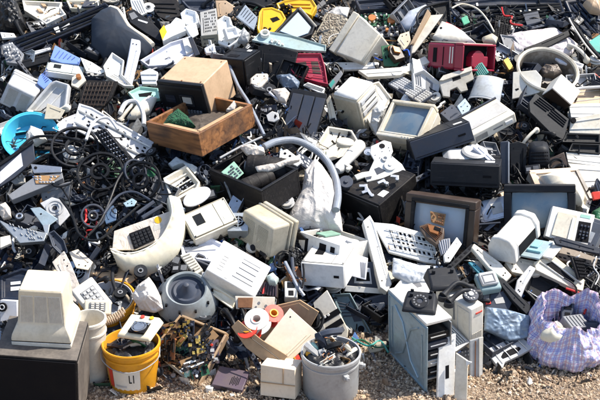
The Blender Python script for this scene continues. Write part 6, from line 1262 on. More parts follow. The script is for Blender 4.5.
# ---- dark monitor back, cream monitor, dark monitor with grey screen
def k(root, w, d, h):
    m = MB(); m.hexa([(-w / 2, -d / 2, 0), (w / 2, -d / 2, 0), (w / 2, d / 2, 0), (-w / 2, d / 2, 0), (-w * .36, -d * .46, h), (w * .36, -d * .46, h), (w * .44, d / 2, h * 1.04), (-w * .44, d / 2, h * 1.04)]); b = put('housing', m, dgrey, root, .035)
    m = MB()
    for j in range(5):
        for i in range(10): m.box((-w * .33 + w * .073 * i, -d / 2 - .002 + .008 * (j / 5), h * (.16 + .15 * j)), (w * .05, .006, h * .05))
    put('vent', m, ink, b)
boxthing('monitor_back', 'black vented monitor back standing behind the dark monitor with the blue screen', 'monitor', {'---': (527, 170), '+--': (552, 169), '--+': (528, 148), '+-+': (551, 147), '-++': (526, 141)}, (.20, .2, .16), k, 'the black vented back', lift=.12, up={'z': (0, .1, 1)}, vis='-y+z')
slab('pillar_panel', 'tall thin black panel standing between the level black recorder and the vented back', 'panel', [(501, 142), (509, 141), (509, 184), (501, 184)], slate, (0, -.95, .3), .03, .18, [('edge_strip', [(508, 142), (509.5, 142), (509.5, 183), (508, 183)], lgrey, .003)])
slab('black_side', 'black smooth box side between the thin black panel and the vented back', 'box', [(510, 144), (518, 141), (527, 144), (526, 184), (511, 184)], black, (.1, -.9, .4), .05, .12)
slab('brown_panel', 'brown wooden panel wedge behind the vented back', 'board', [(546, 160), (564, 152), (568, 166), (548, 168)], brown, (0, -.8, .6), .03, .12)
def k(root, w, d, h):
    m = MB(); m.frame((0, -d / 2 + .02, h / 2), w, h, .022, .04); put('bezel', m, tanp, root, .004)
    m = MB(); m.frus_y(-d / 2 + .045, w * .95, h * .04, h * .96, d / 2, w * .6, h * .2, h * .8); put('housing', m, cream, root, .02)
slab('crt_monitor', 'cream tube monitor lying on its back in a tan frame behind the dark monitor', 'monitor', [(529, 172), (577, 169), (592, 200), (588, 214), (575, 200), (545, 190)], cream, (.1, -.5, .85), .08, .10, [('frame_bar', [(529, 171), (576, 168), (578, 171), (531, 175)], tanp, .03), ('frame_bar', [(529, 173), (535, 173), (541, 188), (536, 189)], tanp, .03), ('frame_bar', [(575, 171), (578, 170), (593, 199), (590, 201)], brown, .03)], lip=.03, depth=.02)
puff('monitor_bulge', 'smooth cream monitor housing bulging inside the tan frame', 'monitor housing', [(539, 178), (550, 174), (568, 173), (577, 180), (585, 197), (582, 206), (560, 200), (546, 190)], cream, (.1, -.5, .85), .09, .12, 2, folds=.04)
boxthing('crt_monitor', 'black framed monitor with a blue-grey screen standing behind the white inkjet printer', 'monitor', {'--+': (502, 185), '+-+': (577, 185), '+--': (576, 243), '-++': (508, 180), '+++': (573, 180)}, (.44, .36, .36), lambda r, w, d, h: k_crt(r, w, d, h, dgrey, screen, border=.13, chin=.05), 'the black framed monitor', lift=.08, up={'z': (0, .2, 1)}, vis='-y+z')
# ---- white inkjet printer
def k(root, w, d, h):
    pr = [(-.5, 0), (.5, 0), (.5, .55), (.30, .95), (.05, 1.0), (-.35, .92), (-.5, .6)]
    n_ = len(pr); m = MB()
    for x0, x1, s in ((-.5, -.36, 1.05), (-.358, .34, 1.0), (.342, .5, 1.05)):
        vs = [(w * x, -d * -y * s if False else d * y * s, h * z * s) for x in (x0, x1) for y, z in pr]
        m.add(vs, [tuple(range(n_)), tuple(range(n_, 2 * n_))[::-1]] + [(i, n_ + i, n_ + (i + 1) % n_, (i + 1) % n_) for i in range(n_)])
    b = put('body', m, white, root, .012)
    m = MB(); m.box((0, -d * .5 - .001, h * .36), (w * .62, .006, h * .42)); put('paper_mouth', m, ink, b)
    m = MB(); m.box((.0, -d * .5 - .055, h * .10), (w * .56, .13, .012)); t = put('paper_tray', m, P('blue_grey_tray', (.30, .40, .46)), b, .003)
    m = MB(); m.box((-w * .1, -d * .5 - .06, h * .16), (w * .06, .09, .02)); m.box((w * .12, -d * .5 - .04, h * .16), (w * .22, .05, .012)); put('paper_guide', m, P('cyan_guide', (.30, .60, .66)), t, .002)
    m = MB(); m.box((w * .12, -d * .5 - .13, h * .02), (w * .5, .10, .012)); put('front_flap', m, white, b, .003)
boxthing('inkjet_printer', 'white inkjet printer lying slanted with its blue-grey paper tray open', 'printer', {'--+': (513, 242), '-++': (486, 236), '+++': (514, 207), '+-+': (538, 214), '---': (515, 263), '-+-': (489, 262)}, (.34, .18, .16), k, 'the white inkjet printer', lift=.20, vis='+z-x')
r, F = slab('machine_front', 'off-white machine front with flap and dark cartridge bay behind the white inkjet printer', 'machine front', [(553, 206), (595, 215), (589, 246), (572, 245), (545, 236)], white, (.05, -.8, .6), .05, .15, [('flap', [(558, 212), (577, 216), (571, 241), (551, 235)], cream, .012), ('cartridge_bay', [(579, 221), (591, 223), (588, 243), (575, 241)], ink, .002), ('cartridge', ('grid', [(580, 224), (590, 226), (587, 241), (577, 239)], 3, 5, .6, .6), slate, .012), ('green_label', [(581, 214), (591, 216), (590, 219), (580, 217)], mint, .002), ('bar', [(572, 218), (575, 219), (569, 242), (566, 241)], white, .02)], ref='the machine front with the cartridge bay')
slab('navy_rail', 'long dark navy rail lying in front of the cartridge bay', 'rail', [(553, 238), (558, 236), (600, 248), (600, 254), (580, 250), (556, 244)], navy, (0, -.6, .8), .02, .24)
slab('cream_bar', 'thick cream bar sticking out between the white inkjet printer and the brown television', 'plastic bar', [(471, 248), (474, 243), (500, 262), (512, 275), (506, 282), (488, 268)], cream, (0, -.6, .8), .04, .18, bev=.008)
slab('cream_bar', 'off-white plastic base lying under the middle of the white inkjet printer', 'plastic bar', [(505, 262), (520, 258), (540, 262), (545, 274), (530, 276), (512, 272)], cream, (0, -.5, .85), .04, .13)
r, F = slab('monitor_frame', 'cream monitor frame with a long black opening behind the checked bag', 'frame', [(534, 262), (552, 254), (585, 280), (583, 291), (572, 288), (536, 270)], cream, (.0, -.6, .8), .04, .16, [('opening', [(546, 264), (552, 262), (575, 281), (572, 284)], ink, .002), ('edge', ('lines', (536, 264), (575, 290), (551, 256), (584, 282), 2, .005), white, .008)], ref='the cream monitor frame')
slab('grey_foot', 'grey curved plastic arm lying between the crushed blue sheet and the cream monitor frame', 'plastic arm', [(517, 280), (530, 265), (536, 268), (526, 285), (520, 300), (514, 292)], lgrey, (-.1, -.6, .8), .03, .15, bev=.006)
slab('black_housing', 'black monitor inside with a metal rim beside the grey curved arm', 'housing', [(524, 290), (533, 266), (560, 284), (552, 292), (536, 302)], black, (.0, -.6, .8), .05, .10, [('metal_rim', ('lines', (526, 290), (542, 300), (527, 286), (544, 297), 1, .004), chrome, .01)], lip=.01)
slab('brown_board', 'rusty cracked wooden board in front of the navy rail', 'board', [(547, 248), (565, 246), (575, 250), (598, 258), (595, 268), (570, 262), (552, 258)], P('crumbled_wood', (.20, .15, .11), dirt=.6), (0, -.5, .85), .03, .14, [('crack', ('grid', [(550, 248), (592, 257), (590, 266), (554, 257)], 8, 3, .4, .5), ink, .002)])
slab('blue_board', 'turquoise plastic strip between the big brown television and the inkjet printer', 'plastic strip', [(468, 262), (474, 262), (488, 275), (480, 275)], P('turquoise', (.03, .22, .30)), (0, -.6, .8), .02, .12)
slab('dark_bar', 'long dark slate bar slanting from the inkjet printer down to the checked bag', 'bar', [(497, 280), (503, 278), (530, 306), (528, 316), (512, 300)], dgrey, (0, -.6, .8), .03, .14)
for i in range(16):                                   # tangle at the right edge
    x = rnd.uniform(572, 598); y = rnd.uniform(258, 300)
    pts = [(x + rnd.uniform(-16, 6), y - 12 + rnd.uniform(-4, 4)), (x + rnd.uniform(-4, 8), y - 4), (x + rnd.uniform(-6, 8), y + 5), (x + rnd.uniform(-8, 8), y + 14)]
    mt = [black, black, dgrey, mgrey, black, lgrey, redb, black][i % 8]
    cable('loose_cable', {black: 'loose black cable in the tangle between the cream monitor frame and the checked bag', dgrey: 'loose dark grey cable in the tangle behind the checked bag', mgrey: 'loose mid grey cable in the tangle behind the checked bag', lgrey: 'loose light grey cable in the tangle behind the checked bag', redb: 'loose red cable in the tangle behind the checked bag'}[mt], 'cable', pts, rnd.uniform(.004, .008), mt, rnd.uniform(.08, .16), group='tangled cables behind the checked bag')
# ================================================================== TOP LEFT
puff('bin_bag', 'black shiny rubbish bag at the top left corner', 'bag', [(0, 0), (12, -4), (18, 4), (27, 28), (22, 33), (0, 33)], bagb, (0, -.7, .7), .12, .12, 91, flat=.6)
r, F = slab('car_bumper', 'long black car bumper lying slanted across the top of the heap', 'bumper', [(0, 45), (16, 37), (60, 22), (105, 2), (112, 8), (100, 20), (62, 36), (28, 50), (0, 58)], navy, (.05, -.65, .75), .05, .14, [('ridge', ('lines', (14, 40), (104, 5), (26, 49), (98, 19), 3, .010), black, .014), ('hole', [(30, 45), (40, 41), (41, 45), (32, 49)], ink, .002), ('clip', [(53, 27), (58, 25), (60, 31), (56, 32)], white, .012), ('clip', [(61, 27), (69, 22), (70, 25), (63, 29)], lgrey, .01), ('strip', ('lines', (72, 41), (78, 33), (73, 41), (79, 33), 1, .004), lgrey, .01)], lip=.014, depth=.02, ref='the long black bumper', bev=.008)
slab('white_bar', 'white flat strip under the near end of the long black bumper', 'strip', [(0, 32), (14, 33), (16, 37), (2, 38)], white, UPN, .02, .12)
slab('plastic_strip', 'pale thin strip lying below the long black bumper', 'strip', [(25, 53), (50, 47), (51, 49), (33, 55)], lgrey, UPN, .012, .16)
slab('black_strip', 'black flat strip below the long black bumper beside the blue racks', 'strip', [(15, 62), (48, 53), (52, 60), (20, 69)], black, UPN, .02, .12)
for lab, pts, mt, n_ in (('white machine cover with a hinge behind the long black bumper', [(22, 0), (62, 2), (58, 12), (40, 20), (24, 10)], cream, UPN), ('white plastic housing with grey parts behind the long black bumper', [(38, 18), (60, 6), (66, 14), (46, 24)], white, UPN), ('torn beige cover at the top edge behind the bumper', [(66, 0), (100, 0), (84, 9), (70, 8)], ivory, UPN)):
    slab('machine_cover', lab, 'cover', pts, mt, n_, .04, .10, [('part', ('grid', pts[:4], 5, 3, .35, .5), lgrey if mt is white else tanp, .015)], lip=.01)
slab('metal_crumple', 'crumpled grey metal and plastic clump at the left edge under the white strip', 'metal clump', [(2, 45), (12, 42), (24, 54), (20, 64), (6, 62)], mgrey, UPN, .03, .15, [('part', ('grid', [(4, 46), (16, 44), (22, 60), (6, 60)], 5, 5, .6, .6), lgrey, .03)])
# blue racks
for lab, pts, nn in (('light blue ribbed plastic rack beside the long black bumper', [(50, 59), (55, 45), (80, 58), (78, 64), (62, 63)], (0, -.6, .8)), ('light blue plastic piece below the white printer and between two grey monitors', [(39, 76), (42, 73), (52, 81), (44, 89), (37, 83)], (0, -.7, .7))):
    slab('blue_rack', lab, 'rack', pts, bluep, nn, .03, .16, [('slot', ('lines', (pts[0][0] + 3, pts[0][1] - 2), (pts[0][0] + 8, pts[0][1] - 9) if len(pts) > 4 else pts[1], (pts[2][0] - 6, pts[2][1] + 2), (pts[2][0] - 3, pts[2][1]), 5, .003), P('deep_blue', (.08, .14, .45)), .005)])
boxthing('printer', 'long pale green-white printer lying between the blue rack and the black mesh rack', 'printer', {'-++': (48, 62), '+++': (84, 66), '+-+': (83, 76), '--+': (44, 70), '---': (46, 76), '+--': (82, 82)}, (.30, .12, .06), lambda r, w, d, h: (flatbox(P('greenish_white', (.55, .62, .60)), white, lines=1)(r, w, d, h)), 'the long green-white printer', lift=.14, vis='+z-y')
slab('paper_sheet', 'blank white sheet of card beside the blue rack', 'card', [(80, 57), (92, 62), (106, 71), (100, 74), (86, 71)], paper, UPN, .006, .18)
boxthing('crt_monitor', 'grey monitor back leaning at the left edge under the blue racks', 'monitor', {'--+': (6, 83), '+-+': (40, 95), '-++': (17, 70), '+--': (25, 116)}, (.30, .28, .26), lambda r, w, d, h: k_crt_rear(r, w, d, h, lgrey), 'the grey monitor back', lift=.12, vis='-y+z')
slab('monitor_shell', 'pale grey monitor shell side beside the black mesh rack', 'monitor', [(25, 111), (50, 82), (56, 80), (69, 84), (66, 108), (42, 120)], lgrey, (-.1, -.7, .7), .06, .15, [('ridge', ('lines', (27, 111), (52, 82), (40, 118), (66, 90), 2, .005), white, .006)], lip=.016, bev=.012, ref='the pale grey shell')
slab('cardboard_corner', 'folded beige cardboard corner before the pale grey shell', 'cardboard', [(44, 119), (47, 103), (65, 110), (60, 119)], beige, (0, -.7, .7), .008, .22)
slab('mesh_rack', 'black plastic mesh rack standing beside the pale grey shell', 'rack', [(84, 84), (88, 80), (118, 81), (112, 97), (98, 112), (76, 111)], bblack, (0, -.75, .65), .03, .18, [('bar', ('lines', (85, 83), (77, 110), (115, 82), (106, 105), 8, .004), brown, .010), ('bar', ('lines', (86, 84), (114, 84), (79, 107), (104, 108), 5, .004), brown, .012)], ref='the black mesh rack')
slab('copper_coil_board', 'tan coil and white block on a small board behind the black mesh rack', 'circuit board', [(72, 77), (82, 72), (86, 80), (78, 88), (71, 85)], cream, (0, -.6, .8), .02, .17, [('coil', ('disc', (79, 78), .018), copper, .03)])
# grey CRT and white bar
def k(root, w, d, h):
    k_crt(root, w, d, h, slate, screen, front=.16, rk=.8, vents=False)
    m = MB(); m.frame((0, -d / 2 - .010, h / 2), w * 1.05, h * 1.05, .02, .03); put('outer_rim', m, cream, root, .006)
r, F = puff('monitor_shell', 'big slate grey monitor shell with a cream rim lying face away at the top left', 'monitor', [(112, 9), (119, 12), (130, 30), (147, 42), (153, 48), (146, 56), (130, 62), (106, 62), (92, 50), (92, 22), (102, 13)], P('shell_slate', (.036, .046, .064), dirt=.12, spec=.12, rough=.6), (-.15, -.6, .8), .13, .16, 5, 'the slate monitor shell', folds=.04, flat=.45)
m = MB(); m.tube(spline([Vector((*p, .012)) for p in F.px([(110, 9), (117, 11), (122, 17), (130, 29), (146, 40), (153, 46)])], 5), .022, 8); put('rim', m, cream, r)
slab('white_bar', 'long white plastic bar leaning on the slate monitor shell', 'plastic bar', [(131, 38), (140, 40), (140, 50), (131, 86), (122, 84), (128, 55)], lilac, (-.05, -.7, .7), .03, .26, bev=.008)
slab('white_tray', 'white open tray with rounded corner before the slate monitor shell', 'tray', [(103, 66), (112, 52), (124, 60), (122, 74), (134, 86), (124, 86), (106, 76)], white, (0, -.6, .8), .03, .20, lip=.008)
slab('mint_tray', 'pale mint plastic frame lying beside the tan stereo', 'frame', [(128, 92), (140, 86), (158, 88), (160, 98), (136, 102)], mint, UPN, .03, .12, [('opening', [(138, 92), (152, 90), (150, 95), (139, 95)], ink, .001)], lip=.006)
puff('white_shell', 'white crumpled plastic shell between the mint frame and the white metal frame', 'plastic shell', [(127, 118), (136, 106), (150, 96), (157, 98), (150, 112), (136, 118)], white, UPN, .04, .12, 101, folds=.3)
slab('white_sheet', 'pale glossy sheet lying between the blue basin and the white metal frame', 'sheet', [(52, 128), (64, 118), (80, 112), (76, 124), (66, 134)], lilac, UPN, .01, .12, lip=.004)
slab('open_laptop', 'black flat computer with silver plates lying behind the slate monitor shell', 'computer', [(127, 11), (134, 9), (152, 22), (164, 34), (160, 41), (146, 33), (130, 22)], dgrey, (0, -.6, .8), .04, .16, [('silver_label', [(138, 19), (148, 22), (147, 23.5), (138, 20.5)], lgrey, .001), ('plate', [(129, 14), (134, 12), (138, 17), (132, 20)], mgrey, .004)])
slab('yellow_label_box', 'white box with a bright yellow side among the white scraps', 'box', [(160, 30), (166, 25), (180, 20), (186, 30), (172, 36), (163, 41)], white, UPN, .05, .18, [('yellow_side', [(159.5, 31), (164, 25), (167, 32), (162.5, 40)], yellow, .003)])
for pts, n_, th_, lab in (([(168, 26), (176, 17), (184, 20), (187, 31), (178, 38), (169, 36)], (.3, -.6, .8), .05, 'white crumpled foam piece beside the yellow-sided box'), ([(180, 13), (186, 8), (196, 11), (198, 22), (190, 26), (182, 21)], (-.3, -.5, .8), .06, 'white round foam cap above the foam pieces'), ([(217, 20), (224, 15), (230, 17), (231, 24), (243, 31), (238, 40), (229, 47), (218, 43)], (-.2, -.6, .8), .07, 'big torn block of white packing foam beside the barcode plate'), ([(185, 26), (196, 22), (199, 34), (192, 38)], (.5, -.5, .7), .03, 'thin white foam strip between the foam cap and the barcode plate'), ([(204, 48), (214, 43), (216, 52), (206, 53)], (0, -.5, .8), .03, 'small white foam scrap below the barcode plate'), ([(224, 28), (236, 26), (240, 36), (228, 40)], (.4, -.8, .5), .05, 'white foam corner piece lying on the big torn foam block')):
    slab('packing_foam', lab, 'foam', pts, foam, n_, th_, .16 + .05 * ('corner piece' in lab), lip=.012, depth=.018, bev=.006)
slab('barcode_plate', 'grey-white plate printed with black columns of small bars', 'plate', [(200, 12), (216, 8), (219, 34), (201, 36)], lgrey, (0, -.75, .65), .012, .18, [('printed_bar', ('grid', [(204, 12), (215, 10), (217, 31), (205, 33)], 8, 7, .75, .55), ink, .001), ('printed_line', ('lines', (202, 18), (203, 33), (204, 18), (205, 33), 1, .002), ink, .001)], ref='the barcode plate')
slab('slate_shell', 'slate blue box shell behind the barcode plate', 'box', [(181, 0), (214, 0), (213, 9), (200, 14), (190, 10)], slate, UPN, .05, .10, lip=.01)
slab('brown_cone', 'tan brown curved panel behind the big torn foam block', 'panel', [(215, 0), (226, 0), (238, 8), (236, 20), (226, 16), (217, 18)], tanp, (0, -.7, .7), .02, .12, bev=.008)
slab('grey_lid', 'blue-grey printed lid leaning in a black frame beside the yellow case', 'lid', [(236, 16), (245, 4), (258, 18), (254, 30), (246, 24)], P('lid_blue', (.26, .31, .38)), (.1, -.7, .7), .02, .17, [('printed_line', ('lines', (240, 14), (245, 7), (250, 24), (256, 18), 5, .003), slate, .001), ('frame', ('lines', (235, 14), (244, 2), (238, 17), (246, 5), 1, .008), black, .006)])
slab('green_box', 'dark olive box end below the barcode plate', 'box', [(200, 36), (218, 34), (219, 44), (202, 47)], P('olive', (.09, .09, .07)), (0, -.9, .4), .05, .10)
# white long flat case behind the stereo
slab('flat_computer', 'long pale lilac flat case lying behind the tan stereo', 'computer case', [(140, 60), (170, 42), (190, 36), (197, 52), (178, 64), (148, 66)], lilac, (0, -.55, .83), .04, .14, [('black_square', [(143, 57), (150, 54), (149, 62), (143, 64)], slate, .003), ('white_end', [(182, 38), (190, 36), (194, 50), (186, 53)], white, .02)], lip=.008, ref='the lilac flat case')
slab('slate_strip', 'tall dark grey strip standing behind the lilac flat case', 'strip', [(188, 38), (192, 36), (200, 54), (195, 56)], slate, (0, -.8, .6), .02, .20)
slab('blue_white_pieces', 'pale blue and white box corner left of the tan stereo', 'box', [(140, 72), (150, 68), (158, 72), (156, 84), (142, 84)], lilac, (0, -.7, .7), .04, .14, [('edge', ('lines', (141, 72), (157, 72), (142, 83), (156, 83), 2, .004), white, .006)])
cable('long_rail', 'long slate metal rail running down beside the tan stereo to the black crate', 'rail', [(228, 62), (238, 86), (247, 100), (256, 118), (264, 135)], .012, hose, .20, n=2)
# ---- yellow case and screen
F_ = (0, -.65, .75)
r, F = slab('yellow_case', 'bright yellow plastic tool case with a black handle hole', 'case', [(257, 28), (259, 12), (262, 8), (272, 7), (282, 11), (286, 18), (281, 26), (275, 32), (259, 33)], yellow, F_, .08, .18, [('handle_hole', [(270, 18), (277, 16), (280, 19), (273, 22)], ink, .002), ('seam', ('lines', (260, 12), (259, 30), (264, 10), (263, 31), 2, .003), orange, .004)], lip=.012, depth=.006, bev=.014, ref='the yellow case')
slab('yellow_case', 'bright yellow plastic case half with a deep black hollow behind the tool case', 'case', [(276, 3), (284, 0), (300, -3), (312, -2), (317, 6), (312, 16), (300, 10), (288, 14), (280, 12)], yellow, F_, .08, .14, [('hollow', [(278, 4), (284, 2), (287, 8), (280, 9)], ink, .002), ('ridge', ('lines', (288, 2), (310, 2), (290, 8), (312, 9), 2, .005), orange, .008)], bev=.014, lip=.012, depth=.01)
slab('crt_screen', 'blue-grey tube screen in a black frame leaning in front of the yellow case', 'monitor', [(274, 32), (298, 7), (315, 26), (312, 34), (298, 40)], dgrey, (.1, -.6, .8), .05, .20, [('screen', [(280, 31), (298, 12), (311, 27), (308, 33), (297, 37)], screenl, .012), ('cream_edge', ('lines', (299, 7), (315, 26), (301, 7), (318, 26), 1, .008), cream, .012)], lip=.012, depth=.012, ref='the leaning blue screen')
slab('blue_tray', 'pale green-blue long tray with white clips in front of the yellow case', 'tray', [(252, 40), (262, 30), (292, 35), (326, 45), (326, 51), (298, 50)], P('green_blue', (.33, .44, .46)), (0, -.5, .85), .02, .20, [('rim', ('lines', (251, 38), (297, 52), (253, 40), (299, 54), 1, .005), white, .012), ('clip', ('ring', (265, 34), .035, .022), white, .03), ('clip', ('grid', [(270, 38), (285, 42), (284, 46), (270, 43)], 4, 2, .7, .6), white, .02)], lip=.005, ref='the green-blue tray')
puff('grey_wad', 'grey rounded pouch beside the big torn foam block', 'pouch', [(238, 34), (244, 28), (250, 36), (248, 42), (238, 42)], bagm('grey_pouch', (.30, .31, .32)), UPN, .04, .12, 121)
# ---- dark car panels, upper right
slab('car_panel', 'large dark navy car dashboard panel stretching along the top right', 'car panel', [(452, 2), (500, -4), (560, -2), (566, 12), (540, 22), (508, 34), (486, 32), (470, 16)], navy, (0, -.5, .85), .05, .04, [('ridge', ('lines', (456, 4), (560, 2), (500, 30), (562, 14), 5, .012), black, .02), ('recess', [(502, 14), (538, 8), (542, 16), (508, 24)], ink, .002), ('white_part', ('grid', [(505, 26), (522, 22), (524, 27), (508, 30)], 4, 2, .7, .7), white, .015), ('white_part', ('grid', [(518, 8), (540, 6), (541, 10), (520, 12)], 5, 1, .6, .5), cream, .012), ('vent_block', [(523, 14), (538, 11), (541, 21), (527, 25)], slate, .02)], lip=.02, depth=.02, bev=.01, ref='the navy dashboard')
slab('car_panel', 'dark blue curved car panel at the top right corner', 'car panel', [(564, 0), (600, -4), (600, 40), (588, 36), (572, 18)], navy, (0, -.5, .85), .05, .06, [('ridge', ('lines', (568, 4), (596, 34), (582, 0), (600, 20), 3, .012), slate, .014)], lip=.02, bev=.01)
puff('wicker_lump', 'tan rounded lump at the top right corner', 'lump', [(583, 4), (592, -3), (600, -3), (600, 14), (590, 12)], tanp, UPN, .06, .14, 131, folds=.3)
puff('plastic_sheet', 'pale pink-grey crumpled sheet between the navy dashboard and the ring tub', 'plastic sheet', [(505, 36), (520, 32), (556, 28), (578, 44), (572, 54), (540, 56), (516, 50)], bagm('pinkish_film', (.58, .52, .52)), (0, -.3, .95), .04, .04, 141, folds=.7)
slab('black_blade', 'long black blade-like trim lying on the pale crumpled sheet', 'trim', [(524, 48), (540, 42), (568, 30), (570, 35), (550, 46), (528, 53)], black, (0, -.6, .8), .025, .14)
slab('dark_tray', 'dark grey tray beside the pale crumpled sheet', 'tray', [(500, 34), (514, 36), (524, 50), (518, 56), (504, 46)], mgrey, UPN, .02, .08, lip=.006)
cable('trim_strip', 'long black and cream door trim slanting down at the top right', 'trim', [(566, 18), (575, 26), (588, 44), (600, 58)], .016, black, .18, n=3)
cable('trim_edge', 'cream rubber edge running along the long door trim', 'trim', [(569, 18), (572, 24), (585, 44), (597, 58)], .006, cream, .22, n=3)
cable('trim_arc', 'thin cream arc over the black tray above the red case', 'trim', [(452, 8), (462, 4), (476, 8), (486, 18), (494, 32)], .007, cream, .14)
slab('black_tray', 'black open tray with a grey lip above the red case', 'tray', [(458, 30), (484, 20), (490, 26), (496, 42), (476, 40)], black, UPN, .04, .12, [('bar', ('lines', (460, 28), (484, 22), (462, 32), (488, 26), 2, .005), mgrey, .012)], lip=.008, depth=.03)
puff('grey_tube_end', 'pale tube end lying at the open end of the red case', 'tube', [(482, 38), (492, 34), (498, 38), (496, 44), (484, 42)], beige, UPN, .03, .16, 151, folds=.1)
slab('chrome_plate', 'white-blue slotted metal strip behind the ring tub', 'strip', [(555, 58), (562, 56), (584, 64), (582, 68), (560, 62)], lilac, UPN, .02, .16, [('slot', ('lines', (558, 58), (580, 66), (561, 57), (583, 65), 2, .002), mgrey, .003)])
slab('teal_panel', 'teal curved panel at the right edge above the white panels', 'panel', [(588, 42), (600, 34), (600, 52), (592, 50)], teal, UPN, .02, .12)
slab('car_panel', 'black fender panel across the very top centre of the heap', 'car panel', [(355, 0), (398, -4), (452, -4), (450, 6), (424, 6), (400, 12), (384, 8), (360, 10)], navy, (0, -.4, .9), .04, .05, [('ridge', ('lines', (358, 4), (396, 0), (362, 8), (398, 8), 3, .008), slate, .012)], lip=.014)
slab('black_hood', 'black curved hood piece between the tall white bracket and the navy dashboard', 'car panel', [(428, 4), (450, 0), (452, 24), (444, 30), (432, 24), (436, 12)], black, (0, -.6, .8), .04, .08, lip=.01, bev=.01)
slab('black_panel', 'black crumpled panel at the top edge behind the yellow cases', 'panel', [(232, -2), (262, -4), (275, 2), (262, 8), (246, 4)], black, UPN, .03, .05)
slab('black_panel', 'black flat panels at the top edge behind the slate monitor shell', 'panel', [(146, -2), (176, -2), (184, 12), (172, 22), (158, 16)], bblack, UPN, .03, .06, [('rib', ('lines', (150, 2), (174, 2), (158, 14), (178, 16), 3, .005), black, .01)])
slab('white_strips', 'white ribbed strips at the top edge beside the black flat computer', 'strips', [(130, 0), (142, -2), (147, 12), (140, 16), (132, 8)], white, UPN, .02, .14, [('rib', ('lines', (131, 1), (138, 14), (141, 0), (146, 12), 4, .003), lgrey, .006)])
# ================================================================== LOOSE SCRAP BETWEEN THE BIG PIECES
COL = {'black': black, 'dusty black': bblack, 'dark grey': dgrey, 'slate': slate, 'dark blue': navy, 'mid grey': mgrey, 'light grey': lgrey, 'white': white, 'cream': cream, 'beige': beige, 'lilac white': lilac, 'silver': chrome, 'steel grey': steel, 'green': hay, 'brown': pcbb, 'tan': tanp, 'warm grey': warmg, 'rusty': rust, 'dark brown': brown}
def shell_kit(root, w, d, h, mt, q):
    m = MB(); m.frame((0, 0, h / 2), w, d, .006, h, 'xy'); m.box((0, 0, .003), (w - .013, d - .013, .005)); s = put('shell', m, mt, root, .002)
    m = MB()
    for i in range(q.randint(2, 5)): x = q.uniform(-.4, .4) * w; m.box((x, 0, h * .4), (.004, d - .014, h * .55))
    for i in range(q.randint(2, 4)): m.cyl((q.uniform(-.4, .4) * w, q.uniform(-.4, .4) * d, h * .45), .009, h * .8, n=12)
    put('rib', m, mt, s)
    m = MB()
    for i in range(q.randint(1, 3)): m.box((q.uniform(-.3, .3) * w, q.uniform(-.3, .3) * d, .0068), (q.uniform(.02, .06), q.uniform(.01, .04), .003))
    put('hole', m, ink, s)
def psu_kit(root, w, d, h, mt, q):
    m = MB(); m.box((0, 0, h / 2), (w, d, h)); b = put('case', m, mt, root, .002)
    m = MB(); m.ring((0, 0, h + .001), w * .34, w * .31, .004); m.ring((0, 0, h + .001), w * .2, w * .17, .004); m.cyl((0, 0, h + .001), w * .08, .004); m.box((0, 0, h + .002), (w * .66, .004, .003)); m.box((0, 0, h + .0022), (.004, d * .62, .003)); put('fan_grille', m, steel, b)
    m = MB(); m.cyl((0, 0, h + .0002), w * .31, .002); put('fan_opening', m, ink, b)
    m = MB(); m.box((w * .2, -d / 2 - .002, h * .5), (w * .25, .006, h * .35)); m.box((-w * .2, -d / 2 - .002, h * .5), (w * .2, .006, h * .3)); put('socket', m, ink, b)
def drive_kit(root, w, d, h, mt, q):
    m = MB(); m.box((0, 0, h / 2), (w, d, h)); m.box((0, 0, h + .001), (w * .9, d * .8, .003)); b = put('case', m, mt, root, .002)
    m = MB(); m.box((0, -d / 2 - .004, h / 2), (w * 1.02, .008, h * 1.02)); f = put('front_bezel', m, q.choice([cream, black, lgrey]), root, .002)
    m = MB(); m.box((0, -d / 2 - .009, h * .62), (w * .84, .003, .003)); m.box((w * .33, -d / 2 - .009, h * .25), (w * .12, .004, h * .14)); put('slot', m, ink, f)
    m = MB(); m.box((0, d * .1, h + .004), (w * .5, d * .35, .001)); put('label', m, paper, b)
def board_kit(root, w, d, h, mt, q): pcb_parts(root, w, d, mt, q.randint(18, 34), q.randint(0, 999))
def bracket_kit(root, w, d, h, mt, q):
    m = MB(); m.box((0, 0, 0), (w, d, .003)); m.box((0, d / 2 - .0015, h / 2 + .0018), (w, .003, h)); m.box((-w / 2 + .0015, 0, h * .3), (.003, d - .008, h * .5)); b = put('plate', m, mt, root)
    m = MB()
    for i in range(q.randint(3, 7)): m.cyl((q.uniform(-.4, .4) * w, q.uniform(-.4, .35) * d, .0008), q.uniform(.004, .012), .004, n=14)
    put('hole', m, ink, b)
def key_kit(root, w, d, h, mt, q): k_keyboard(root, w, d, h, mt, dgrey if mt in (black, slate) else q.choice([ink, mgrey]))
def fan_kit(root, w, d, h, mt, q): k_fan(root, w, .03, mt)
def block_kit(root, w, d, h, mt, q):
    m = MB(); m.box((0, 0, h / 2), (w, d, h)); b = put('case', m, mt, root, .006)
    m = MB()
    for i in range(6): m.box((w * (-.38 + .06 * i), 0, h + .001), (.004, d * .6, .003))
    m.box((w * .25, 0, h + .001), (w * .3, d * .4, .003)); put('vent', m, ink if mt not in (black, dgrey) else mgrey, b)
    m = MB(); m.box((0, -d / 2 - .002, h * .4), (w * .5, .006, h * .25)); put('socket', m, ink, b)
def shard_kit(root, w, d, h, mt, q):
    n = q.randint(5, 8); pl = []
    for i in range(n): a = 2 * math.pi * i / n + q.uniform(-.25, .25); r = q.uniform(.55, 1.0); pl.append((w / 2 * r * math.cos(a), d / 2 * r * math.sin(a)))
    m = MB(); dish(m, pl, 0, .014, .006, .007); b = put('plate', m, mt, root, .0015); m = MB(); m.tube([(-w * .25, 0, .01), (w * .25, q.uniform(-.2, .2) * d, .01)], .003, 5); m.cyl((0, d * .15, .01), .008, .012, n=12); put('rib', m, mt, b)
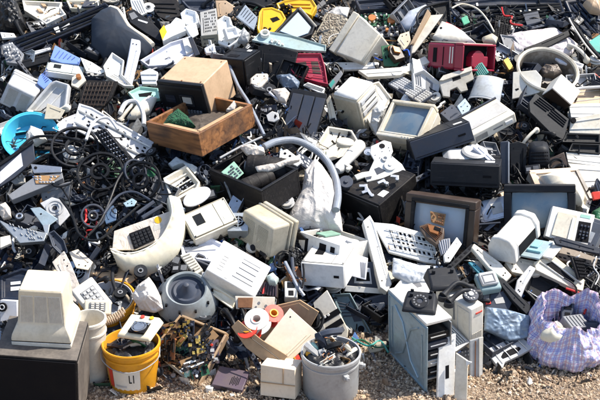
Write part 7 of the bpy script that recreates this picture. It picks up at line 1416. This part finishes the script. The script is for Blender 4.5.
def handset_kit(root, w, d, h, mt, q): k_handset(root, w, mt)
def coil_kit(root, w, d, h, mt, q):
    pts = []; n = 60
    for i in range(n): a = i * .42; r = w * .5 * (1 + .25 * math.sin(i * .37 + q.random())); pts.append(Vector((r * math.cos(a) * 1.2, r * math.sin(a) * .8 + .02 * math.sin(i * .2), .012 + .02 * abs(math.sin(i * .55)))))
    pts += [Vector((w * (.7 + .15 * i), w * .1 * i * q.uniform(-1, 1), .01)) for i in range(3)]
    m = MB(); m.tube(spline(pts, 2), .0045 + .002 * (mt is black), 6); c = put('cord', m, mt, root); m = MB(); m.box(tuple(pts[-1]), (.035, .022, .018)); put('plug', m, mt, c, .003)
def strip_kit(root, w, d, h, mt, q):
    m = MB(); m.box((0, 0, h / 2), (w, d, h)); m.box((w * .48, 0, h * 1.3), (w * .04, d, h * .8)); b = put('bar', m, mt, root, .004); m = MB()
    for i in range(5): m.box((w * (-.35 + .16 * i), 0, h + .0008), (w * .07, d * .35, .002))
    put('slot', m, ink, b)
def ribbon_kit(root, w, d, h, mt, q):
    m = MB(); vs = []; fs = []; n = 26
    for i in range(n + 1):
        t = i / n; x = w * (t - .5); z = .03 + .035 * math.sin(t * 7 + 1); y = d * .6 * math.sin(t * 3.4)
        for j in range(2): vs += [(x, y + (j - .5) * d * .6, z), (x, y + (j - .5) * d * .6, z - .002)]
    for i in range(n): a = i * 4; fs += [(a, a + 2, a + 6, a + 4), (a + 1, a + 5, a + 7, a + 3), (a, a + 4, a + 5, a + 1), (a + 2, a + 3, a + 7, a + 6)]
    m.add(vs, fs); c = put('flat_cable', m, mt, root); m = MB()
    for s in (0, -1): p = vs[0] if s == 0 else vs[-4]; m.box((p[0], p[1] + d * .3, p[2]), (.012, d * .65, .012))
    put('plug', m, ink, c, .001)
def reel_kit(root, w, d, h, mt, q):
    m = MB(); m.ring((0, 0, .008), w * .5, w * .16, .006); m.ring((0, 0, .03), w * .5, w * .16, .006); b = put('flange', m, mt, root, .001); m = MB(); m.ring((0, 0, .018), w * .2, w * .12, .04); put('hub', m, mgrey, b)
KINDS_ = [  # name, kit, size (w,d,h), colours, category, noun
    ('plastic_housing', shell_kit, (.20, .14, .045), ['white', 'cream', 'light grey', 'black', 'dark grey', 'slate', 'beige', 'dark blue', 'mid grey'], 'housing', 'plastic housing tray'),
    ('power_supply', psu_kit, (.14, .13, .08), ['steel grey', 'silver'], 'power supply', 'metal power supply'),
    ('disc_drive', drive_kit, (.145, .19, .04), ['steel grey', 'silver', 'mid grey'], 'drive', 'flat disc drive'),
    ('circuit_board', board_kit, (.17, .12, .02), ['green', 'brown', 'green', 'dark blue'], 'circuit board', 'circuit board with parts'),
    ('metal_bracket', bracket_kit, (.18, .09, .03), ['silver', 'steel grey', 'rusty', 'light grey', 'white'], 'bracket', 'bent plate bracket'),
    ('keyboard', key_kit, (.40, .15, .022), ['black', 'slate', 'dusty black'], 'keyboard', 'computer keyboard'),
    ('cooling_fan', fan_kit, (.11, .11, .03), ['black', 'dark grey', 'slate'], 'fan', 'cooling fan'),
    ('adapter_block', block_kit, (.11, .07, .05), ['black', 'dark grey', 'white', 'slate', 'beige', 'light grey'], 'adapter', 'power adapter block'),
    ('plastic_shard', shard_kit, (.17, .12, .02), ['white', 'cream', 'light grey', 'black', 'slate', 'lilac white', 'tan', 'dark blue', 'warm grey', 'dark grey'], 'shard', 'broken plastic plate'),
    ('telephone_handset', handset_kit, (.19, .05, .05), ['black', 'cream', 'dark grey'], 'handset', 'telephone handset'),
    ('power_cord', coil_kit, (.10, .1, .03), ['black', 'dark grey', 'light grey', 'white', 'black'], 'cord', 'coiled power cord'),
    ('plastic_strip', strip_kit, (.26, .035, .014), ['white', 'black', 'light grey', 'slate', 'cream', 'lilac white', 'dark grey'], 'strip', 'long slotted strip'),
    ('ribbon_cable', ribbon_kit, (.22, .06, .03), ['light grey', 'mid grey', 'white'], 'cable', 'wavy ribbon cable'),
    ('plastic_reel', reel_kit, (.09, .09, .04), ['white', 'black', 'light grey', 'dark grey'], 'reel', 'small plastic reel'),
]
DARKC = {'black', 'dusty black', 'dark grey', 'slate', 'dark blue', 'dark brown'}; MIDC = {'mid grey', 'silver', 'steel grey', 'rusty', 'brown', 'green', 'warm grey'}
TONE = ["ddmmwddddddb", "wdwmdddmmdmw", "mmwwddwwdmdm", "dddmddwwdddw", "dddmmmwddwwm", "ddmmmmwmmmdd", "ddddddddmdmd", "dddddddddddd"]
protos = {}
def proto(kind, colour, v):
    key = (kind[0], colour, v)
    if key in protos: return protos[key], False
    r = empty(kind[0], Matrix(), '', kind[4]); kind[1](r, *kind[2], COL[colour], random.Random(hash(kind[0]) % 97 + v * 13 if False else sum(map(ord, kind[0])) + v * 13 + len(colour))); protos[key] = r; return r, True
def copy_tree(o, parent=None):
    c = o.copy(); C.objects.link(c)
    if parent is not None: c.parent = parent
    for ch in list(o.children): copy_tree(ch, c)
    return c
fr = random.Random(77); placed_f = []; used = {}
PREPS = ['beside', 'just behind', 'just in front of', 'touching', 'near']
def unique(colour, noun, x, y):
    near = sorted(REFS, key=lambda r: (r[0] - x) ** 2 + ((r[1] - y) * 1.3) ** 2)
    def prep(r):
        dx, dy = x - r[0], y - r[1]
        return 'behind' if dy < -abs(dx) * .6 else ('in front of' if dy > abs(dx) * .6 else 'beside')
    cands = [f'{colour} {noun} {prep(near[0])} {near[0][2]}', f'{colour} {noun} between {near[0][2]} and {near[1][2]}', f'{colour} {noun} {prep(near[1])} {near[1][2]}', f'{colour} {noun} between {near[0][2]} and {near[2][2]}', f'{colour} {noun} {prep(near[2])} {near[2][2]}', f'{colour} {noun} between {near[1][2]} and {near[2][2]}'] + [f'{a} {colour} {noun} {prep(near[0])} {near[0][2]}' for a in ('tilted', 'dusty', 'half buried', 'steeply leaning')] + [f'{a} {colour} {noun} between {near[0][2]} and {near[1][2]}' for a in ('tilted', 'dusty', 'half buried', 'steeply leaning')]
    for c in cands:
        if c not in LABELS and len(c.split()) <= 16: return c
    return None
GROUPS = {k[0]: 'loose ' + k[5].replace(' with parts', '') + 's in the heap' for k in KINDS_}
nfill = 0; tries = 0
cells = [(i, j) for j in range(0, 90) for i in range(0, 150)]
while nfill < 330 and tries < 30000:
    tries += 1
    i, j = fr.choice(cells); x, y = i * 4 + fr.uniform(0, 4), j * 4 + fr.uniform(0, 4)
    if tries < 20000 and MASK[j, i] > 0 and fr.random() < .97: continue
    if MASK[j, i] > 1: continue
    p, t = hit(x, y)
    if p[2] < .05: continue
    if any((x - a) ** 2 + (y - b) ** 2 < 110 for a, b in placed_f): continue
    tone = TONE[min(7, int(y // 50))][min(11, int(x // 50))]
    kd = fr.choice(KINDS_ if tone != 'd' else KINDS_ + [KINDS_[0], KINDS_[8], KINDS_[10], KINDS_[11]])
    if kd[0] in ('keyboard', 'ribbon_cable') and fr.random() < .5: continue
    pr = {'d': (.91, .96), 'm': (.66, .82), 'w': (.42, .58), 'b': (.6, .7)}[tone]; u = fr.random()
    cs = [c for c in kd[3] if (c in DARKC if u < pr[0] else (c in MIDC if u < pr[1] else (c not in DARKC and c not in MIDC)))]
    if not cs: continue
    colour = fr.choice(cs)
    lab = unique(colour, kd[5], x, y)
    if lab is None: continue
    pt, new = proto(kd, colour, fr.randint(0, 1))
    o = pt if new else copy_tree(pt)
    n = Vector((fr.gauss(0, .45), -.5 + fr.gauss(0, .35), .8)).normalized()
    o.matrix_world = Flat(x, y, tuple(n), fr.uniform(-.03, .09)).M @ Matrix.Rotation(fr.uniform(0, 6.28), 4, 'Z') @ Matrix.Scale(fr.uniform(.8, 1.15), 4)
    tag(o, lab, kd[4], GROUPS[kd[0]]); placed_f.append((x, y)); nfill += 1

# long cables and rods lying across the gaps
nc = 0
for _ in range(400):
    if nc >= 60: break
    i, j = fr.choice(cells); x, y = i * 4, j * 4
    if MASK[j, i] > 1 or hit(x, y)[0][2] < .12: continue
    colour, mt = fr.choice([('black', black)] * 5 + [('grey', mgrey), ('white', white), ('slate', slate), ('blue', blueb), ('red', redb), ('light grey', lgrey)])
    noun = fr.choice(['loose cable', 'loose cable', 'thin rod']); lab = unique(colour, noun, x, y)
    if lab is None: continue
    a = fr.uniform(0, 6.28); L = fr.uniform(14, 34)
    if noun == 'thin rod': pts = [(x - L / 2 * math.cos(a), y - L / 2 * math.sin(a) * .6), (x, y), (x + L / 2 * math.cos(a), y + L / 2 * math.sin(a) * .6)]
    else: pts = [(x + L * (q - 2) / 3 * math.cos(a) + fr.uniform(-6, 6), y + L * (q - 2) / 3 * math.sin(a) * .6 + fr.uniform(-5, 5)) for q in range(5)]
    cable('loose_cable' if 'cable' in noun else 'thin_rod', lab, 'cable' if 'cable' in noun else 'rod', pts, fr.uniform(.004, .008), mt, fr.uniform(.02, .12), group='loose cables and rods across the heap'); nc += 1
# ================================================================== THE GROUND UNDER IT ALL
def sheet(name, x0, x1, y0, y1, nx, ny, fz, mat):
    X = np.linspace(x0, x1, nx); Y = np.linspace(y0, y1, ny); vs = [(float(x), float(y), float(fz(x, y))) for y in Y for x in X]
    fs = [(j * nx + i, j * nx + i + 1, (j + 1) * nx + i + 1, (j + 1) * nx + i) for j in range(ny - 1) for i in range(nx - 1)]
    me = bpy.data.meshes.new(name); me.from_pydata(vs, [], fs); me.materials.append(mat); me.polygons.foreach_set('use_smooth', [True] * len(me.polygons))
    o = bpy.data.objects.new(name, me); C.objects.link(o); return o
g = sheet('ground', -60, 60, -20, 120, 60, 60, lambda x, y: 0 if not (3 < y < 16 and abs(x) < 6) else -.01, soil); g['kind'] = 'structure'
g = sheet('gravel_bed', -4.5, 4.5, 3.2, 7.2, 160, 80, lambda x, y: .004 + .012 * (noise.noise(Vector((x * 3, y * 3, 0))) + .5) , soil); g['kind'] = 'structure'
g = sheet('scrap_mound', -5.5, 5.5, 4.9, 15, 260, 230, lambda x, y: (heap(x, y) - .10 + .07 * noise.noise(Vector((x * 4, y * 4, 2))) + .05 * noise.noise(Vector((x * 11, y * 11, 5)))) * min(1, max(0, 6 - abs(x))) if y > toe(x) + .05 else -.05, P('dark_gap_depth', (.020, .019, .020), rough=.8, dirt=.3)); g['kind'] = 'structure'  # near-black base colour stands in for shade deep between the pieces
# pebbles
def scatter(name, n, pos, shape, mat, kind='stuff', seed=1):
    q = np.random.RandomState(seed); V = []; F = []; b = 0
    for i in range(n):
        p = pos(q)
        if p is None: continue
        vs, fs = shape(q); rot = Euler((q.uniform(0, 6.3), q.uniform(0, 6.3), q.uniform(0, 6.3))).to_matrix(); A = np.array(rot)
        vv = vs @ A.T + p; V.append(vv); F += [tuple(b + k for k in f) for f in fs]; b += len(vv)
    V = np.concatenate(V); me = bpy.data.meshes.new(name); me.from_pydata(V.tolist(), [], F); me.materials.append(mat); o = bpy.data.objects.new(name, me); C.objects.link(o); o['kind'] = kind; return o
ico_v = []; ph = (1 + 5 ** .5) / 2
for a in (-1, 1):
    for b in (-ph, ph): ico_v += [(a, b, 0), (0, a, b), (b, 0, a)]
ico_v = np.array(ico_v) / 1.9; ico_f = []
for i in range(12):
    for j in range(i + 1, 12):
        for k_ in range(j + 1, 12):
            d = [np.linalg.norm(ico_v[a] - ico_v[b]) for a, b in ((i, j), (j, k_), (i, k_))]
            if max(d) < 1.12:
                nrm = np.cross(ico_v[j] - ico_v[i], ico_v[k_] - ico_v[i]); ico_f.append((i, j, k_) if nrm @ ico_v[i] > 0 else (i, k_, j))
def pebble(q):
    s = float(np.exp(q.normal(-5.28, .5))); return ico_v * (s * np.array([1.25, q.uniform(.7, 1.0), q.uniform(.5, .8)])) * (1 + q.normal(0, .12, (12, 1))), ico_f
def gp(q):
    while True:
        x = q.uniform(-1.9, 1.9); y = q.uniform(4.55, 6.2)
        if y < toe(x) + .25 and abs(x) < .29 * y + .2: return np.array([x, y, .008 + q.uniform(0, .008)])
o = scatter('gravel', 26000, gp, pebble, pebblem, seed=3); tag(o, 'brown and tan pebbles covering the ground in front of the heap', None, None, 'stuff')
def chip_(q):
    k = q.rand()
    if k < .45: d = np.array([q.uniform(.015, .07), q.uniform(.01, .05), q.uniform(.003, .02)])
    elif k < .75: d = np.array([q.uniform(.05, .16), q.uniform(.005, .02), q.uniform(.003, .012)])
    else: d = np.array([q.uniform(.05, .13), q.uniform(.04, .09), q.uniform(.002, .006)])
    c = np.array([(x, y, z) for z in (-.5, .5) for x, y in ((-.5, -.5), (.5, -.5), (.5, .5), (-.5, .5))]) * d
    c[4:, :2] *= q.uniform(.5, 1.0); c[:, 0] += c[:, 1] * q.uniform(-.6, .6)
    return c, [(3, 2, 1, 0), (4, 5, 6, 7), (0, 1, 5, 4), (1, 2, 6, 5), (2, 3, 7, 6), (3, 0, 4, 7)]
def hp(q):
    x = q.uniform(-3.4, 3.4); y = q.uniform(4.9, 10.5)
    if y < toe(x) + .0 and (q.rand() < .75 or y < toe(x) - .35): return None
    s = y - toe(x)
    z = heap(x, y) - .05 + q.normal(0, .045)
    return np.array([x, y, max(.01, z)])
o = scatter('electronic_debris', 24000, hp, chip_, bitsm, seed=8); tag(o, 'dense small broken plastic, metal and wire scraps filling the gaps of the heap', None, None, 'stuff')
def wirebits(n, seed):
    q = random.Random(seed); m = MB()
    for _ in range(n):
        x = q.uniform(-2.6, 2.6); y = q.uniform(5.3, 9.4)
        if y < toe(x) + .1: continue
        z = heap(x, y) + q.uniform(-.04, .05); p = Vector((x, y, z)); d = Vector((q.gauss(0, 1), q.gauss(0, 1), 0)).normalized(); pts = [p]
        for k in range(5): d = (d + Vector((q.gauss(0, .5), q.gauss(0, .5), 0))).normalized(); p = p + d * .05; pts.append(Vector((p.x, p.y, heap(p.x, p.y) + (z - heap(x, y)) + q.uniform(-.02, .03))))
        m.tube(spline(pts, 2), q.choice([.0025, .004, .005]), 5)
    o = put('wire_scraps', m, black); tag(o, 'thin loose wires strewn through the small debris', None, None, 'stuff')
wirebits(1500, 5)
# weeds behind the bumper
q = random.Random(4); m = MB()
for _ in range(500):
    p = hit(q.uniform(14, 70), q.uniform(-6, 4))[0]; v = Vector(tuple(p)); d = Vector((q.gauss(0, .5), q.gauss(0, .5), 1)).normalized() * q.uniform(.04, .12); s = Vector((q.uniform(-1, 1), q.uniform(-1, 1), 0)).normalized() * q.uniform(.006, .014)
    m.add([v - s, v + s, v + d * .6 + s * .9, v + d], [(0, 1, 2, 3)])
o = put('weeds', m, P('weed_leaf', (.05, .11, .02), rough=.6, dirt=.1, bump=0)); tag(o, 'green weeds growing behind the long black bumper', None, None, 'stuff')
# ================================================================== DAYLIGHT
w = bpy.data.worlds.new('World'); scene.world = w; w.use_nodes = True; nt = w.node_tree
sky = nt.nodes.new('ShaderNodeTexSky'); sky.sky_type = 'NISHITA'; sky.sun_disc = False
SUN_EL, SUN_AZ = 56.0, 72.0                           # azimuth from +Y (away from the viewer) towards +X
sky.sun_elevation = R(SUN_EL); sky.sun_rotation = R(SUN_AZ); sky.air_density = 1.0; sky.dust_density = 1.5
bg = nt.nodes['Background']; nt.links.new(sky.outputs[0], bg.inputs[0]); bg.inputs[1].default_value = 0.14
sd = bpy.data.lights.new('sun', 'SUN'); sd.energy = 5.0; sd.angle = R(0.9); sd.color = (1.0, .94, .84)
so = bpy.data.objects.new('sun', sd); C.objects.link(so); so.rotation_euler = (R(90 - SUN_EL), 0, R(180 - SUN_AZ)) 
dirv = Vector((math.sin(R(SUN_AZ)) * math.cos(R(SUN_EL)), math.cos(R(SUN_AZ)) * math.cos(R(SUN_EL)), math.sin(R(SUN_EL))))
so.rotation_euler = dirv.to_track_quat('Z', 'Y').to_euler()
vs_ = scene.view_settings; vs_.view_transform = 'Standard'; vs_.look = 'None'; vs_.exposure = 0.70; vs_.gamma = 1.0; vs_.use_curve_mapping = False
